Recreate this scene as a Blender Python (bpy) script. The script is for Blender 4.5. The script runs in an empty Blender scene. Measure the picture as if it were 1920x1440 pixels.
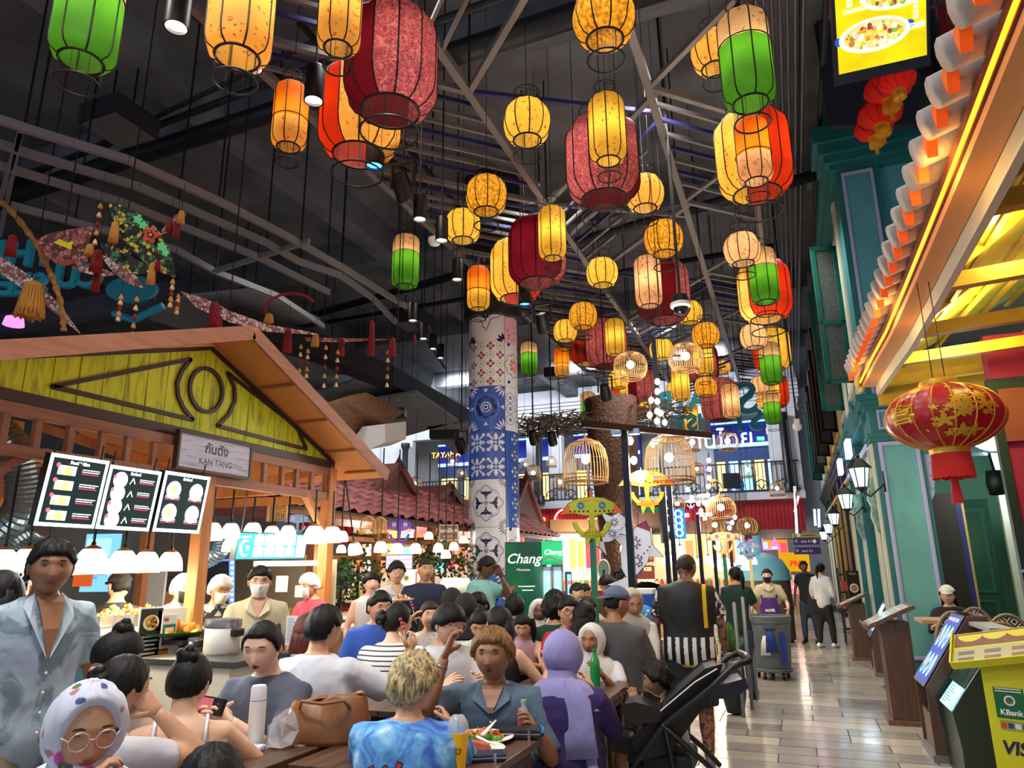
import bpy,bmesh,math,random
import numpy as np
from mathutils import Vector,Matrix,Euler
from math import sin,cos,pi,radians as R,atan2,sqrt
SC=bpy.context.scene
COL=SC.collection
random.seed(7);np.random.seed(7)
FPX=1331.0
PITCH,YAW,ROLL,EYE=R(14.6),R(21.05),0.0115,1.55
_f0=Vector((-sin(YAW),cos(YAW),0));_r0=Vector((cos(YAW),sin(YAW),0))
FW=(_f0*cos(PITCH)+Vector((0,0,1))*sin(PITCH)).normalized()
_u0=_r0.cross(FW).normalized()
RT=(_r0*cos(ROLL)-_u0*sin(ROLL)).normalized()
UP=RT.cross(FW).normalized()
CAM=Vector((0,0,EYE))
cd=bpy.data.cameras.new('camera');cam=bpy.data.objects.new('camera',cd);COL.objects.link(cam)
cd.sensor_width=36;cd.lens=FPX/1920*36;cd.clip_end=200;cd.clip_start=.05
cam.matrix_world=Matrix(((RT.x,UP.x,-FW.x,CAM.x),(RT.y,UP.y,-FW.y,CAM.y),(RT.z,UP.z,-FW.z,CAM.z),(0,0,0,1)))
SC.camera=cam
SC.view_settings.view_transform='Standard';SC.view_settings.look='None'
SC.view_settings.gamma=1;SC.view_settings.exposure=0.35;SC.view_settings.use_curve_mapping=False
wd=bpy.data.worlds.new('world');SC.world=wd;wd.use_nodes=True
wd.node_tree.nodes['Background'].inputs[0].default_value=(.75,.85,1,1)
wd.node_tree.nodes['Background'].inputs[1].default_value=0.55
def lamp(kind,loc,power,color=(1,1,1),size=.1,rot=None,spot=None,name='light',blend=.6):
 l=bpy.data.lights.new(name,kind);l.energy=power;l.color=color
 if kind=='AREA':l.size=size
 else:l.shadow_soft_size=size
 if spot:l.spot_size=spot;l.spot_blend=blend
 o=bpy.data.objects.new(name,l);o.location=loc
 if rot:o.rotation_euler=rot
 COL.objects.link(o);return o
for(x,y,w)in((-2.2,.3,300),(-5.2,2.2,200),(-1.2,3.6,260),(-3.4,5.0,200),(.6,1.0,160),(-1.0,7.5,300),(-3.2,9.5,250),(.2,11.5,320),(-2.4,15.5,380),(.1,20.5,420),(-6,20,400),(-7,9,250)):
 lamp('SPOT',(x,y,7.4),w*1.25,(1,.95,.88),.25,(0,0,0),R(105),'ceiling_light')
def ray(px,py):
 return FW+RT*((px-960)/FPX)+UP*((720-py)/FPX)
def P(px,py,d):return CAM+ray(px,py)*d
def PX(px,py,X):
 r=ray(px,py);return CAM+r*(X/r.x)
def PY(px,py,Y):
 r=ray(px,py);return CAM+r*(Y/r.y)
def PZ(px,py,Z):
 r=ray(px,py);return CAM+r*((Z-EYE)/r.z)
def lin(c):
 return tuple((v/255/12.92 if v/255<=.04045 else((v/255+.055)/1.055)**2.4)for v in c)
_M={}
def mat(c,rough=.6,metal=0,emit=0,alpha=1,trans=0,key=None,ecol=None):
 k=(tuple(c),rough,metal,emit,alpha,trans,ecol)
 if k in _M:return _M[k]
 m=bpy.data.materials.new('paint');m.use_nodes=True
 b=m.node_tree.nodes['Principled BSDF'];l=lin(c)
 b.inputs['Base Color'].default_value=(*l,1);b.inputs['Roughness'].default_value=rough
 b.inputs['Metallic'].default_value=metal;b.inputs['Alpha'].default_value=alpha
 b.inputs['Transmission Weight'].default_value=trans
 if emit:
  b.inputs['Emission Color'].default_value=(*(lin(ecol)if ecol else l),1);b.inputs['Emission Strength'].default_value=emit
 m.diffuse_color=(*l,1);_M[k]=m;return m
class NT:
 """tiny node-graph helper around one material"""
 def __init__(s,name,rough=.6,coord='Object'):
  s.m=bpy.data.materials.new(name);s.m.use_nodes=True;s.t=s.m.node_tree;s.b=s.t.nodes['Principled BSDF']
  s.b.inputs['Roughness'].default_value=rough
  s.tc=s.t.nodes.new('ShaderNodeTexCoord');s.co=s.tc.outputs[coord]
 def n(s,typ,**kw):
  x=s.t.nodes.new('ShaderNode'+typ)
  for k,v in kw.items():
   if k in x.inputs.keys()if isinstance(k,str)else False:x.inputs[k].default_value=v
   else:setattr(x,k,v)
  return x
 def l(s,a,b):s.t.links.new(a,b)
 def map(s,scale=(1,1,1),rot=(0,0,0),loc=(0,0,0)):
  x=s.n('Mapping');x.inputs['Scale'].default_value=scale;x.inputs['Rotation'].default_value=rot;x.inputs['Location'].default_value=loc
  s.l(s.co,x.inputs['Vector']);return x.outputs[0]
 def noise(s,scale,detail=3,vec=None,rough=.5,dist=0):
  x=s.n('TexNoise');x.inputs['Scale'].default_value=scale;x.inputs['Detail'].default_value=detail
  x.inputs['Roughness'].default_value=rough;x.inputs['Distortion'].default_value=dist
  s.l(vec or s.co,x.inputs['Vector']);return x.outputs['Fac']
 def vor(s,scale,feature='F1',vec=None,out='Distance'):
  x=s.n('TexVoronoi');x.feature=feature;x.inputs['Scale'].default_value=scale
  s.l(vec or s.co,x.inputs['Vector']);return x.outputs[out]
 def ramp(s,fac,stops,interp='LINEAR'):
  x=s.n('ValToRGB');cr=x.color_ramp;cr.interpolation=interp
  while len(cr.elements)<len(stops):cr.elements.new(.5)
  for e,(p,c)in zip(cr.elements,stops):
   e.position=p;e.color=(*lin(c),1)if len(c)==3 else c
  s.l(fac,x.inputs[0]);return x.outputs[0]
 def math(s,op,a,b=None,clamp=False):
  x=s.n('Math');x.operation=op;x.use_clamp=clamp
  for i,v in enumerate((a,b)):
   if v is None:continue
   if isinstance(v,(int,float)):x.inputs[i].default_value=v
   else:s.l(v,x.inputs[i])
  return x.outputs[0]
 def mix(s,f,a,b):
  x=s.n('Mix');x.data_type='RGBA'
  for i,v in((0,f),(6,a),(7,b)):
   if isinstance(v,(int,float)):x.inputs[i].default_value=v
   elif isinstance(v,(tuple,list)):x.inputs[i].default_value=(*lin(v),1)
   else:s.l(v,x.inputs[i])
  return x.outputs[2]
 def sep(s,vec=None):
  x=s.n('SeparateXYZ');s.l(vec or s.co,x.inputs[0]);return x.outputs
 def bump(s,h,strength=.3,dist=.01):
  x=s.n('Bump');x.inputs['Strength'].default_value=strength;x.inputs['Distance'].default_value=dist
  s.l(h,x.inputs['Height']);s.l(x.outputs[0],s.b.inputs['Normal'])
 def color(s,c,emit=0):
  s.l(c,s.b.inputs['Base Color'])
  if emit:s.l(c,s.b.inputs['Emission Color']);s.b.inputs['Emission Strength'].default_value=emit
  return s.m
_MM={}
def cached(f):
 def g(*a,**k):
  key=(f.__name__,a,tuple(k.items()))
  if key not in _MM:_MM[key]=f(*a,**k)
  return _MM[key]
 return g
@cached
def wood(c1=(120,82,52),c2=(70,44,28),scale=1.0,rough=.45,axis='x',bump=.15):
 t=NT('wood',rough);s={'x':(1.2,14,14),'y':(14,1.2,14),'z':(14,14,1.2)}[axis]
 v=t.map(tuple(q*scale for q in s));f=t.noise(2.2,6,v,.62,.6)
 t.bump(f,bump,.004);return t.color(t.ramp(f,[(.3,c2),(.7,c1)]))
@cached
def speckle(c1,c2,scale=6,rough=.6,bump=0,metal=0,detail=4):
 t=NT('mottled',rough);f=t.noise(scale,detail);t.b.inputs['Metallic'].default_value=metal
 if bump:t.bump(f,bump,.01)
 return t.color(t.ramp(f,[(.35,c1),(.65,c2)]))
@cached
def cloth(c,var=.82,scale=5,rough=.85,fold=.5,patch=None,pscale=3,seed=0):
 t=NT('cloth',rough);f=t.noise(scale,3,t.map((1,1,.6),loc=(seed,seed*.3,0)),dist=.8)
 fine=t.noise(260,1)
 t.bump(t.math('ADD',f,t.math('MULTIPLY',fine,.04)),fold,.03)
 c2=tuple(v*var for v in c);col=t.ramp(t.noise(2.5,2),[(.3,c2),(.7,c)])
 if patch:
  g=t.noise(pscale,4,t.map(loc=(seed,2,1)),.6,1.5)
  col=t.mix(t.ramp(g,[(.5,(0,0,0)),(.56,(255,255,255))]),col,patch)
 return t.color(col)
@cached
def skin(c):
 t=NT('skin',.48);f=t.noise(14,3);t.b.inputs['Subsurface Weight'].default_value=.12
 t.b.inputs['Subsurface Radius'].default_value=(.02,.008,.004)
 t.b.inputs['Subsurface Scale'].default_value=.6
 t.bump(t.noise(180,2),.06,.002)
 return t.color(t.ramp(f,[(.25,tuple(v*.93 for v in c)),(.75,c)]))
@cached
def hairm(c,c2=None,rough=.55,scale=1):
 t=NT('hair',rough);t.b.inputs['Specular IOR Level'].default_value=.25;v=t.map((55*scale,55*scale,7*scale));f=t.noise(1.6,4,v,.6,.4)
 t.bump(f,.55,.006);c2=c2 or tuple(x*.4 for x in c)
 return t.color(t.ramp(f,[(.36,c2),(.62,c)]))
@cached
def hstripe(c1,c2,n=30,duty=.35,axis=2):
 t=NT('striped_cloth',.85);z=t.sep()[axis]
 w=t.math('FRACT',t.math('MULTIPLY',z,n));t.bump(t.noise(5,3),.4,.03)
 return t.color(t.ramp(w,[(0,c1),(duty,c2)],'CONSTANT'))
@cached
def floral(base,cols,scale=16,dens=.3,rough=.8,fold=.3):
 t=NT('floral_cloth',rough);c=t.ramp(t.noise(3,2),[(.3,tuple(v*.93 for v in base)),(.7,base)])
 for i,k in enumerate(cols):
  sc=scale*(1+.23*i);v=t.map(loc=(i*3.7,i*1.9,i));d=t.vor(sc,vec=v);n=t.noise(sc*2.2,2,v)
  q=t.math('ADD',d,t.math('MULTIPLY',n,.45));m=t.ramp(q,[(dens+.12,(255,255,255)),(dens+.17,(0,0,0))])
  c=t.mix(m,c,k)
 t.bump(t.noise(5,3),fold,.02);return t.color(c)
class MB:
 def __init__(s):s.v=[];s.f=[];s.m=[];s.slots=[]
 def mi(s,m):
  if m is None:return 0
  if m not in s.slots:s.slots.append(m)
  return s.slots.index(m)
 def add(s,vs,fs,m=None,M=None):
  b=len(s.v);i=s.mi(m)
  if M is not None:vs=[M@Vector(v)for v in vs]
  s.v+=[tuple(v)for v in vs];s.f+=[tuple(b+j for j in f)for f in fs];s.m+=[i]*len(fs);return s
 def box(s,c,d,m=None,M=None,rz=0):
  x,y,z=(q/2 for q in d);vs=[Vector((i*x,j*y,k*z))for i in(-1,1)for j in(-1,1)for k in(-1,1)]
  if rz:
   q=Matrix.Rotation(rz,3,'Z');vs=[q@v for v in vs]
  c=Vector(c);return s.add([v+c for v in vs],[(0,1,3,2),(4,6,7,5),(0,4,5,1),(2,3,7,6),(0,2,6,4),(1,5,7,3)],m,M)
 def bb(s,a,b,m=None,M=None):
  a,b=Vector(a),Vector(b);d=b-a;return s.box((a+b)/2,(abs(d.x),abs(d.y),abs(d.z)),m,M)
 def bar(s,p0,p1,w,h=None,m=None,up=(0,0,1)):
  p0,p1=Vector(p0),Vector(p1);h=h or w;t=(p1-p0);L=t.length
  if L<1e-6:return s
  t/=L;u=Vector(up)
  if abs(t.dot(u))>.98:u=Vector((0,1,0))
  r=t.cross(u).normalized();u=r.cross(t)
  vs=[p+r*(i*w/2)+u*(j*h/2)for p in(p0,p1)for(i,j)in((-1,-1),(1,-1),(1,1),(-1,1))]
  return s.add(vs,[(0,3,2,1),(4,5,6,7),(0,1,5,4),(1,2,6,5),(2,3,7,6),(3,0,4,7)],m)
 def tube(s,pts,r,n=8,m=None,cap=True,closed=False,M=None,flat=1.0,up=None):
  pts=[Vector(p)for p in pts];k=len(pts);rs=r if isinstance(r,(list,tuple))else[r]*k
  vs=[];ref=None
  for i,p in enumerate(pts):
   if closed:t=pts[(i+1)%k]-pts[i-1]
   else:t=pts[min(i+1,k-1)]-pts[max(i-1,0)]
   t.normalize()if t.length>1e-9 else None
   if ref is None:
    ref=Vector(up)if up else(Vector((0,0,1))if abs(t.z)<.9 else Vector((0,1,0)))
   a=t.cross(ref)
   if a.length<1e-6:a=t.orthogonal()
   a.normalize();b=a.cross(t);ref=b if not up else ref
   rr=rs[i];ra,rb=(rr if isinstance(rr,(tuple,list))else(rr,rr*flat))
   vs+=[p+a*(ra*cos(2*pi*j/n))+b*(rb*sin(2*pi*j/n))for j in range(n)]
  fs=[]
  for i in range(k if closed else k-1):
   i2=(i+1)%k
   for j in range(n):fs.append((i*n+j,i*n+(j+1)%n,i2*n+(j+1)%n,i2*n+j))
  if cap and not closed:fs+=[tuple(range(n))[::-1],tuple(range((k-1)*n,k*n))]
  return s.add(vs,fs,m,M)
 def lathe(s,prof,n=24,m=None,c=(0,0,0),M=None,a0=0,a1=2*pi,cap=False,mfun=None):
  full=abs(a1-a0-2*pi)<1e-6;k=n if full else n+1;vs=[];c=Vector(c)
  for(r,z)in prof:
   vs+=[c+Vector((r*cos(a0+(a1-a0)*j/n),r*sin(a0+(a1-a0)*j/n),z))for j in range(k)]
  for i in range(len(prof)-1):
   for j in range(n):
    f=(i*k+j,i*k+(j+1)%k,(i+1)*k+(j+1)%k,(i+1)*k+j)
    s2=mfun(i,j)if mfun else m
    b=len(s.v)if(i==0 and j==0)else b
    s.f.append(tuple(b+q for q in f));s.m.append(s.mi(s2))
  s.v+=[tuple(M@v)if M is not None else tuple(v)for v in vs]
  if cap:
   b=len(s.v)-len(vs);s.f+=[tuple(b+j for j in range(k))[::-1],tuple(b+(len(prof)-1)*k+j for j in range(k))];s.m+=[s.mi(m)]*2
  return s
 def prism(s,poly,t,m=None,M=None,side=None):
  n=len(poly);vs=[(x,y,0)for x,y in poly]+[(x,y,t)for x,y in poly]
  s.add(vs,[tuple(range(n))[::-1],tuple(range(n,2*n))]+[(i,(i+1)%n,n+(i+1)%n,n+i)for i in range(n)],m,M)
  if side:
   for q in range(n):s.m[-1-q]=s.mi(side)
  return s
 def sphere(s,c,r,m=None,n=12,k=8,M=None):
  rx,ry,rz=r if isinstance(r,(tuple,list))else(r,r,r);c=Vector(c);vs=[c+Vector((0,0,rz))]
  for i in range(1,k):
   a=pi*i/k;vs+=[c+Vector((rx*sin(a)*cos(2*pi*j/n),ry*sin(a)*sin(2*pi*j/n),rz*cos(a)))for j in range(n)]
  vs.append(c-Vector((0,0,rz)));L=len(vs)-1
  fs=[(0,1+j,1+(j+1)%n)for j in range(n)]
  for i in range(k-2):fs+=[(1+i*n+j,1+(i+1)*n+j,1+(i+1)*n+(j+1)%n,1+i*n+(j+1)%n)for j in range(n)]
  fs+=[(L,1+(k-2)*n+(j+1)%n,1+(k-2)*n+j)for j in range(n)]
  return s.add(vs,fs,m,M)
 def ring(s,c,R_,r,m=None,n=24,k=6,M=None,ry=None):
  c=Vector(c);return s.tube([c+Vector((R_*cos(2*pi*j/n),(ry or R_)*sin(2*pi*j/n),0))for j in range(n)],r,k,m,closed=True,M=M,up=(0,0,1))
 def build(s,name,m=None,parent=None,smooth=False,loc=None,rz=0,bevel=0,sangle=None,M=None):
  me=bpy.data.meshes.new(name);me.from_pydata(s.v,[],s.f)
  sl=s.slots if s.slots else[m]
  for q in sl:me.materials.append(q)
  if s.slots and len(s.slots)>1:me.polygons.foreach_set('material_index',s.m)
  if smooth:me.polygons.foreach_set('use_smooth',[True]*len(me.polygons))
  if smooth and sangle:me.set_sharp_from_angle(angle=R(sangle))
  me.update();o=bpy.data.objects.new(name,me);COL.objects.link(o)
  if parent is not None:o.parent=parent
  if M is not None:o.matrix_local=M
  if loc is not None:o.location=loc
  if rz:o.rotation_euler.z=rz
  if bevel:
   b=o.modifiers.new('bevel','BEVEL');b.width=bevel;b.segments=2;b.limit_method='ANGLE'
  return o
def tag(o,label=None,cat=None,group=None,kind=None):
 if label:o['label']=label
 if cat:o['category']=cat
 if group:o['group']=group
 if kind:o['kind']=kind
 return o
def empty(name,loc,label=None,cat=None,group=None,rz=0,kind=None,M=None):
 o=bpy.data.objects.new(name,None);COL.objects.link(o);o.empty_display_size=.1
 o.location=loc;o.rotation_euler.z=rz
 if M is not None:o.matrix_world=M
 return tag(o,label,cat,group,kind)
def struct(mb,name,m=None,label=None,**k):return tag(mb.build(name,m,**k),label,kind='structure')
def copy_tree(o,parent=None):
 c=o.copy();COL.objects.link(c);c.parent=parent
 for ch in o.children:copy_tree(ch,c)
 return c
def frame(o,ux,uz):
 """matrix: local x along ux, local y along uz (up the sheet), local z out of the sheet"""
 ux=Vector(ux).normalized();uz=Vector(uz).normalized();n=ux.cross(uz).normalized()
 uz=n.cross(ux);o=Vector(o)
 return Matrix(((ux.x,uz.x,n.x,o.x),(ux.y,uz.y,n.y,o.y),(ux.z,uz.z,n.z,o.z),(0,0,0,1)))
_TX={}
def text_geo(t,size,align='CENTER',bold=0,ext=0,shear=0):
 k=(t,size,align,bold,ext,shear)
 if k not in _TX:
  cu=bpy.data.curves.new('t','FONT');cu.body=t;cu.size=size;cu.align_x=align;cu.align_y='CENTER'
  cu.offset=bold;cu.extrude=ext;cu.resolution_u=3;cu.shear=shear
  o=bpy.data.objects.new('t',cu);COL.objects.link(o)
  dg=bpy.context.evaluated_depsgraph_get();me=bpy.data.meshes.new_from_object(o.evaluated_get(dg))
  _TX[k]=([tuple(v.co)for v in me.vertices],[tuple(p.vertices)for p in me.polygons])
  bpy.data.objects.remove(o);bpy.data.curves.remove(cu);bpy.data.meshes.remove(me)
 return _TX[k]
class Art(MB):
 """flat print in sheet coordinates, layered by a hair's breadth"""
 def __init__(s):super().__init__();s.z=.0015
 def up(s):s.z+=.0012;return s
 def rect(s,x,y,w,h,m):return s.add([(x,y,s.z),(x+w,y,s.z),(x+w,y+h,s.z),(x,y+h,s.z)],[(0,1,2,3)],m)
 def poly(s,pts,m):return s.add([(x,y,s.z)for x,y in pts],[tuple(range(len(pts)))],m)
 def disc(s,x,y,rx,m,ry=None,n=20):return s.poly([(x+rx*cos(2*pi*i/n),y+(ry or rx)*sin(2*pi*i/n))for i in range(n)],m)
 def annulus(s,x,y,r0,r1,m,n=24,a0=0,a1=2*pi,k=1.0):
  vs=[];
  for i in range(n+1):
   a=a0+(a1-a0)*i/n
   vs+=[(x+r0*cos(a),y+r0*sin(a)*k,s.z),(x+r1*cos(a),y+r1*sin(a)*k,s.z)]
  return s.add(vs,[(2*i,2*i+1,2*i+3,2*i+2)for i in range(n)],m)
 def line(s,pts,w,m,closed=False):
  pts=[Vector((p[0],p[1]))for p in pts];k=len(pts);vs=[]
  for i,p in enumerate(pts):
   a=pts[i-1]if(i or closed)else p;b=pts[(i+1)%k]if(i<k-1 or closed)else p
   t1=(p-a).normalized()if(p-a).length else(b-p).normalized();t2=(b-p).normalized()if(b-p).length else t1
   t=(t1+t2);t=t.normalized()if t.length>1e-4 else t1
   n=Vector((-t.y,t.x));c=max(.45,n.dot(Vector((-t1.y,t1.x))));n=n*(w/2/c)
   vs+=[(p.x+n.x,p.y+n.y,s.z),(p.x-n.x,p.y-n.y,s.z)]
  return s.add(vs,[(2*i,2*i+1,2*((i+1)%k)+1,2*((i+1)%k))for i in range(k if closed else k-1)],m)
 def text(s,t,x,y,size,m,align='CENTER',bold=0,shear=0,sx=1):
  v,f=text_geo(t,size,align,bold,0,shear);return s.add([(a*sx+x,b+y,s.z)for a,b,c in v],f,m)
def solid_text(t,size,ext,m,M,name,parent=None,bold=0,align='CENTER',shear=0):
 v,f=text_geo(t,size,align,bold,ext,shear);mb=MB();mb.add(v,f,m);return mb.build(name,m,parent,M=M)
#  THE HALL
DARK=speckle((112,114,122),(88,90,98),1.2,.85)
DARK2=mat((24,25,29),.7);DARKN=mat((22,24,42),.7);PIPE=mat((40,42,47),.5,.3)
BLACK=mat((12,12,13),.45);STEEL=mat((120,120,124),.45,.6);CHROME=mat((190,190,195),.2,1)
WHITE=mat((235,235,232),.5);TRUSS=mat((128,126,130),.5,.35);TRUSSB=mat((50,52,110),.5,.2)
def floor_tiles():
 t=NT('grout',.8);m=t.color(t.ramp(t.noise(3,3),[(.3,(62,58,56)),(.7,(84,78,74))]))
 mb=MB();mb.bb((-26,-8,-.12),(14,40,-.004),m);fl=struct(mb,'floor',label='grey wood-look plank tile floor of the food hall')
 tones=[((178,172,164),(156,149,142)),((160,155,152),(138,133,130)),((192,184,174),(170,162,153)),((136,130,128),(114,109,107))]
 mats=[]
 for a,b in tones:
  t=NT('tile',.2);v=t.map((1.2,12,1));n=t.noise(1.2,4,v,.6,.3);t.bump(n,.05,.002)
  t.l(t.ramp(t.noise(5,3),[(.3,(92,92,92)),(.7,(130,130,130))]),t.b.inputs['Roughness'])
  mats.append(t.color(t.ramp(n,[(.3,b),(.7,a)])))
 cache={};rnd=random.Random(3);y=5.2;cnt=0
 rest=MB()
 while y<27.5:
  x=-1.5;dy=.3;first=True
  while x<1.25:
   w=rnd.choice((.3,.6,.9))if first else rnd.choice((.6,.9,.9));first=False;mi=rnd.choices((0,1,2,3),(5,4,3,1))[0];c=(w,mi)
   if cnt<298:
    if c not in cache:
     mb=MB();mb.box((0,0,0),(w-.011,dy-.011,.008),mats[mi]);o=mb.build('floor_tile',parent=fl,bevel=0);cache[c]=o.data
    else:
     o=bpy.data.objects.new('floor_tile',cache[c]);COL.objects.link(o);o.parent=fl
    o.location=(x+w/2,y+dy/2,0.0);cnt+=1
   else:rest.box((x+w/2,y+dy/2,0),(w-.008,dy-.008,.008),mats[mi])
   x+=w
  y+=dy
 y=-.8
 while y<27:
  x=-8-rnd.random()*.6
  while x<(-1.501 if y>5.15 else 3):
   w=rnd.choice((.6,.9));w=min(w,max(.05,-1.5-x))if y>5.15 else w;rest.box((x+w/2,y+.15,0),(w-.008,.292,.008),mats[rnd.choices((0,1,2,3),(5,4,3,1))[0]]);x+=w
  y+=.3
 tag(rest.build('floor_tile_field',parent=fl),kind='stuff')
floor_tiles()
mb=MB();mb.bb((-26,-8,9),(14,40,9.2),DARK);struct(mb,'ceiling',label='charcoal painted open ceiling slab')
mb=MB()
for y in(2,7.5,13,18.5,24,29.5):mb.bb((-26,y,8.45),(1,y+.4,9),DARK)
for x in(-13,-8.2):mb.bb((x,-8,8.4),(x+.5,40,9),DARK)
struct(mb,'trim_1',label='charcoal ceiling downstand beams')
CREAM=speckle((206,208,216),(196,198,208),1.5,.8);WALLD=mat((96,98,104),.9)
mb=MB();mb.bb((-26.2,-8,0),(-26,40,9),WALLD);struct(mb,'wall_left')
mb=MB();mb.bb((-26,31.8,0),(14,32,9),mat((150,152,156),.9));struct(mb,'wall_back')
def pipe(p0,p1,r,m=PIPE,n=10):
 mb=MB();mb.tube([p0,p1],r,n,m);return mb
for i,(a,b,r)in enumerate((((0,375),(560,195),.15),((0,345),(520,152),.05),((60,330),(480,130),.035),((700,560),(1040,465),.1),((640,600),(960,545),.06))):
 p0=PZ(*a,7.9);p1=PZ(*b,7.9);d=(p1-p0);o=pipe(p0-d*.5,p1+d*1.2,r).build('service_pipe',smooth=True)
 tag(o,('fat dark round air duct crossing the ceiling at upper left','thin dark pipe just behind the fat air duct','thinnest dark conduit behind the fat air duct','dark pipe crossing the ceiling left of the tiled column','slim dark pipe below the pipe left of the tiled column')[i],'pipe')
mb=MB()
for k in range(9):
 x=.05+k*.09;mb.tube([(x,2,8.2-.02*(k%3)),(x,27,8.2-.02*(k%3))],.018,6,STEEL)
tag(mb.build('conduit_run',smooth=True),'bundle of thin steel conduits running along the ceiling above the aisle','conduit')
for k,X in enumerate((1.02,1.0)):
 mb=MB();mb.tube([(X-.25+.3*k,2,8.3),(X-.25+.3*k,30,8.3)],.04,8,PIPE);tag(mb.build('ceiling_pipe',smooth=True),('black pipe along the ceiling beside the conduit bundle','black pipe along the ceiling nearest the green shop front')[k],'pipe')
for i,(px,py,w)in enumerate(((225,228,.7),(775,600,.75),(1040,700,.55))):
 p=PZ(px,py,7.6);mb=MB();mb.box((0,0,0),(w,w,.3),DARK2);mb.box((0,0,-.155),(w*.92,w*.92,.012),mat((92,92,96),.6))
 for sx in(-1,1):mb.bb((sx*w*.3-.01,-.01,.15),(sx*w*.3+.01,.01,1.4),BLACK)
 tag(mb.build('air_box',loc=p),('dark square fan box under the ceiling at upper left','dark square fan box left of the tiled column','dark square box behind the orange lanterns right of the column')[i],'box')
for i,(px,py)in enumerate(((730,775),(835,815))):
 p=P(px,py,16+i*1.5);mb=MB();mb.box((0,0,0),(.75,.3,.2),BLACK,rz=.3);mb.bar((0,0,.1),(0,0,9-p.z),.02,m=BLACK)
 tag(mb.build('speaker_box',loc=p,bevel=.02),('black oblong speaker hung above the second stall roof','black oblong speaker just left of the tiled column')[i],'speaker')
PAN=speckle((138,140,146),(122,124,130),2,.9)
for i,(poly,z)in enumerate((([(280,600),(345,557),(470,545),(600,600),(420,640)],6.9),([(500,660),(560,645),(690,700),(570,705)],6.6),([(600,735),(700,700),(760,745),(650,800)],6.3),([(640,760),(780,735),(860,790),(720,830),(640,800)],6.0),([(800,800),(880,790),(960,850),(850,850)],6.0))):
 pts=[PZ(x,y,z)for x,y in poly];mb=MB();n=len(pts)
 mb.add(pts+[p+Vector((0,0,.06))for p in pts],[tuple(range(n)),tuple(range(n,2*n))[::-1]]+[(q,(q+1)%n,n+(q+1)%n,n+q)for q in range(n)],PAN)
 for q in range(n):mb.bar(pts[q]*.6+pts[(q+2)%n]*.4,pts[q]*.6+pts[(q+2)%n]*.4+Vector((0,0,9-z)),.015,m=BLACK)
 tag(mb.build('ceiling_panel'),('grey acoustic panel above the hanging kites','grey acoustic panel above the ridge of the plank gable','grey acoustic panel right of the plank gable','largest pale acoustic panel above the tiled stall roof','pale acoustic panel beside the tiled column')[i],'panel')
def px_strip(pts,z,w,h,m,name,**k):
 mb=MB();q=[PZ(x,y,z)for x,y in pts]
 for a,b in zip(q,q[1:]):mb.bar(a,b,w,h,m)
 return mb.build(name)
tag(px_strip([(430,600),(600,655),(720,705),(880,790),(960,840)],6.4,.5,.5,DARK2,'bulkhead'),'broad charcoal bulkhead sweeping down towards the tiled column','bulkhead')
mb=MB()
for k,(a,b)in enumerate(zip([(610,760),(640,752),(700,780),(735,800)],[(640,752),(700,780),(735,800),(660,830)])):
 pass
TIM=wood((150,112,84),(104,72,52),.6)
pts=[P(605,758,13),P(640,752,13),P(722,790,14),P(690,800,14),P(655,830,13.5),P(618,790,13)]
mb.add(pts+[p+Vector((0,.8,.35))for p in pts],[tuple(range(6)),tuple(range(6,12))[::-1]]+[(q,(q+1)%6,6+(q+1)%6,6+q)for q in range(6)],TIM)
pts=[P(680,800,13.6),P(722,795,13.6),P(722,830,13.6),P(690,843,13.6),P(655,832,13.6)]
mb.add(pts+[p+Vector((0,.8,.2))for p in pts],[tuple(range(5)),tuple(range(5,10))[::-1]]+[(q,(q+1)%5,5+(q+1)%5,5+q)for q in range(5)],WHITE)
tag(mb.build('ceiling_bulkhead'),'timber clad ceiling feature with a white end behind the gable','bulkhead')
RAIL=mat((150,150,156),.4,.5)
rails=[([(-60,205),(67,247),(240,300),(410,377),(533,440),(640,500),(762,575)],'longest curved aluminium rail, nearest the top of the picture'),([(-60,250),(37,283),(260,350),(500,455),(560,490),(640,517),(700,560),(742,604)],'second curved aluminium rail below the longest one'),([(-60,292),(30,320),(230,380),(330,420),(480,480),(560,520),(617,548)],'third curved aluminium rail, ending above the plank gable'),([(20,385),(140,417),(330,468),(405,510),(520,555),(607,612)],'lowest curved aluminium rail above the hanging kites')]
for pts,lb in rails:
 o=px_strip(pts,5.9,.055,.09,RAIL,'curved_rail')
 mb=MB()
 for(x,y)in pts[1::2]:
  p=PZ(x,y,5.9);mb.bar(p,(p.x,p.y,9),.018,m=BLACK)
 mb.build('hanger',parent=o);tag(o,lb,'rail','curved rails of the hall ceiling')
mb=MB()
for a,b in(((40,240),(0,375)),((405,508),(580,452)),((0,440),(40,245))):mb.bar(PZ(*a,5.9),PZ(*b,5.9),.05,.07,RAIL)
tag(mb.build('cross_rail'),'short aluminium cross rails tying the curved rails together','rail')
ZT=6.85
truss=empty('ceiling_truss',(-1,10,ZT),'grey steel lattice of diagonal bars that carries the coloured lanterns','truss')
def tbar(a,b,w,h,m,name='truss_bar',z=ZT):
 mb=MB();mb.bar((a[0]+1,a[1]-10,z-ZT),(b[0]+1,b[1]-10,z-ZT),w,h,m);return mb.build(name,parent=truss)
for x in(-4.9,-2.95,-1.02,.0):tbar((x,2.5 if x<-.5 else 7.3),(x,22),.09,.09,TRUSS,'long_bar')
yy=[3.6+2.8*k for k in range(7)]
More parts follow.
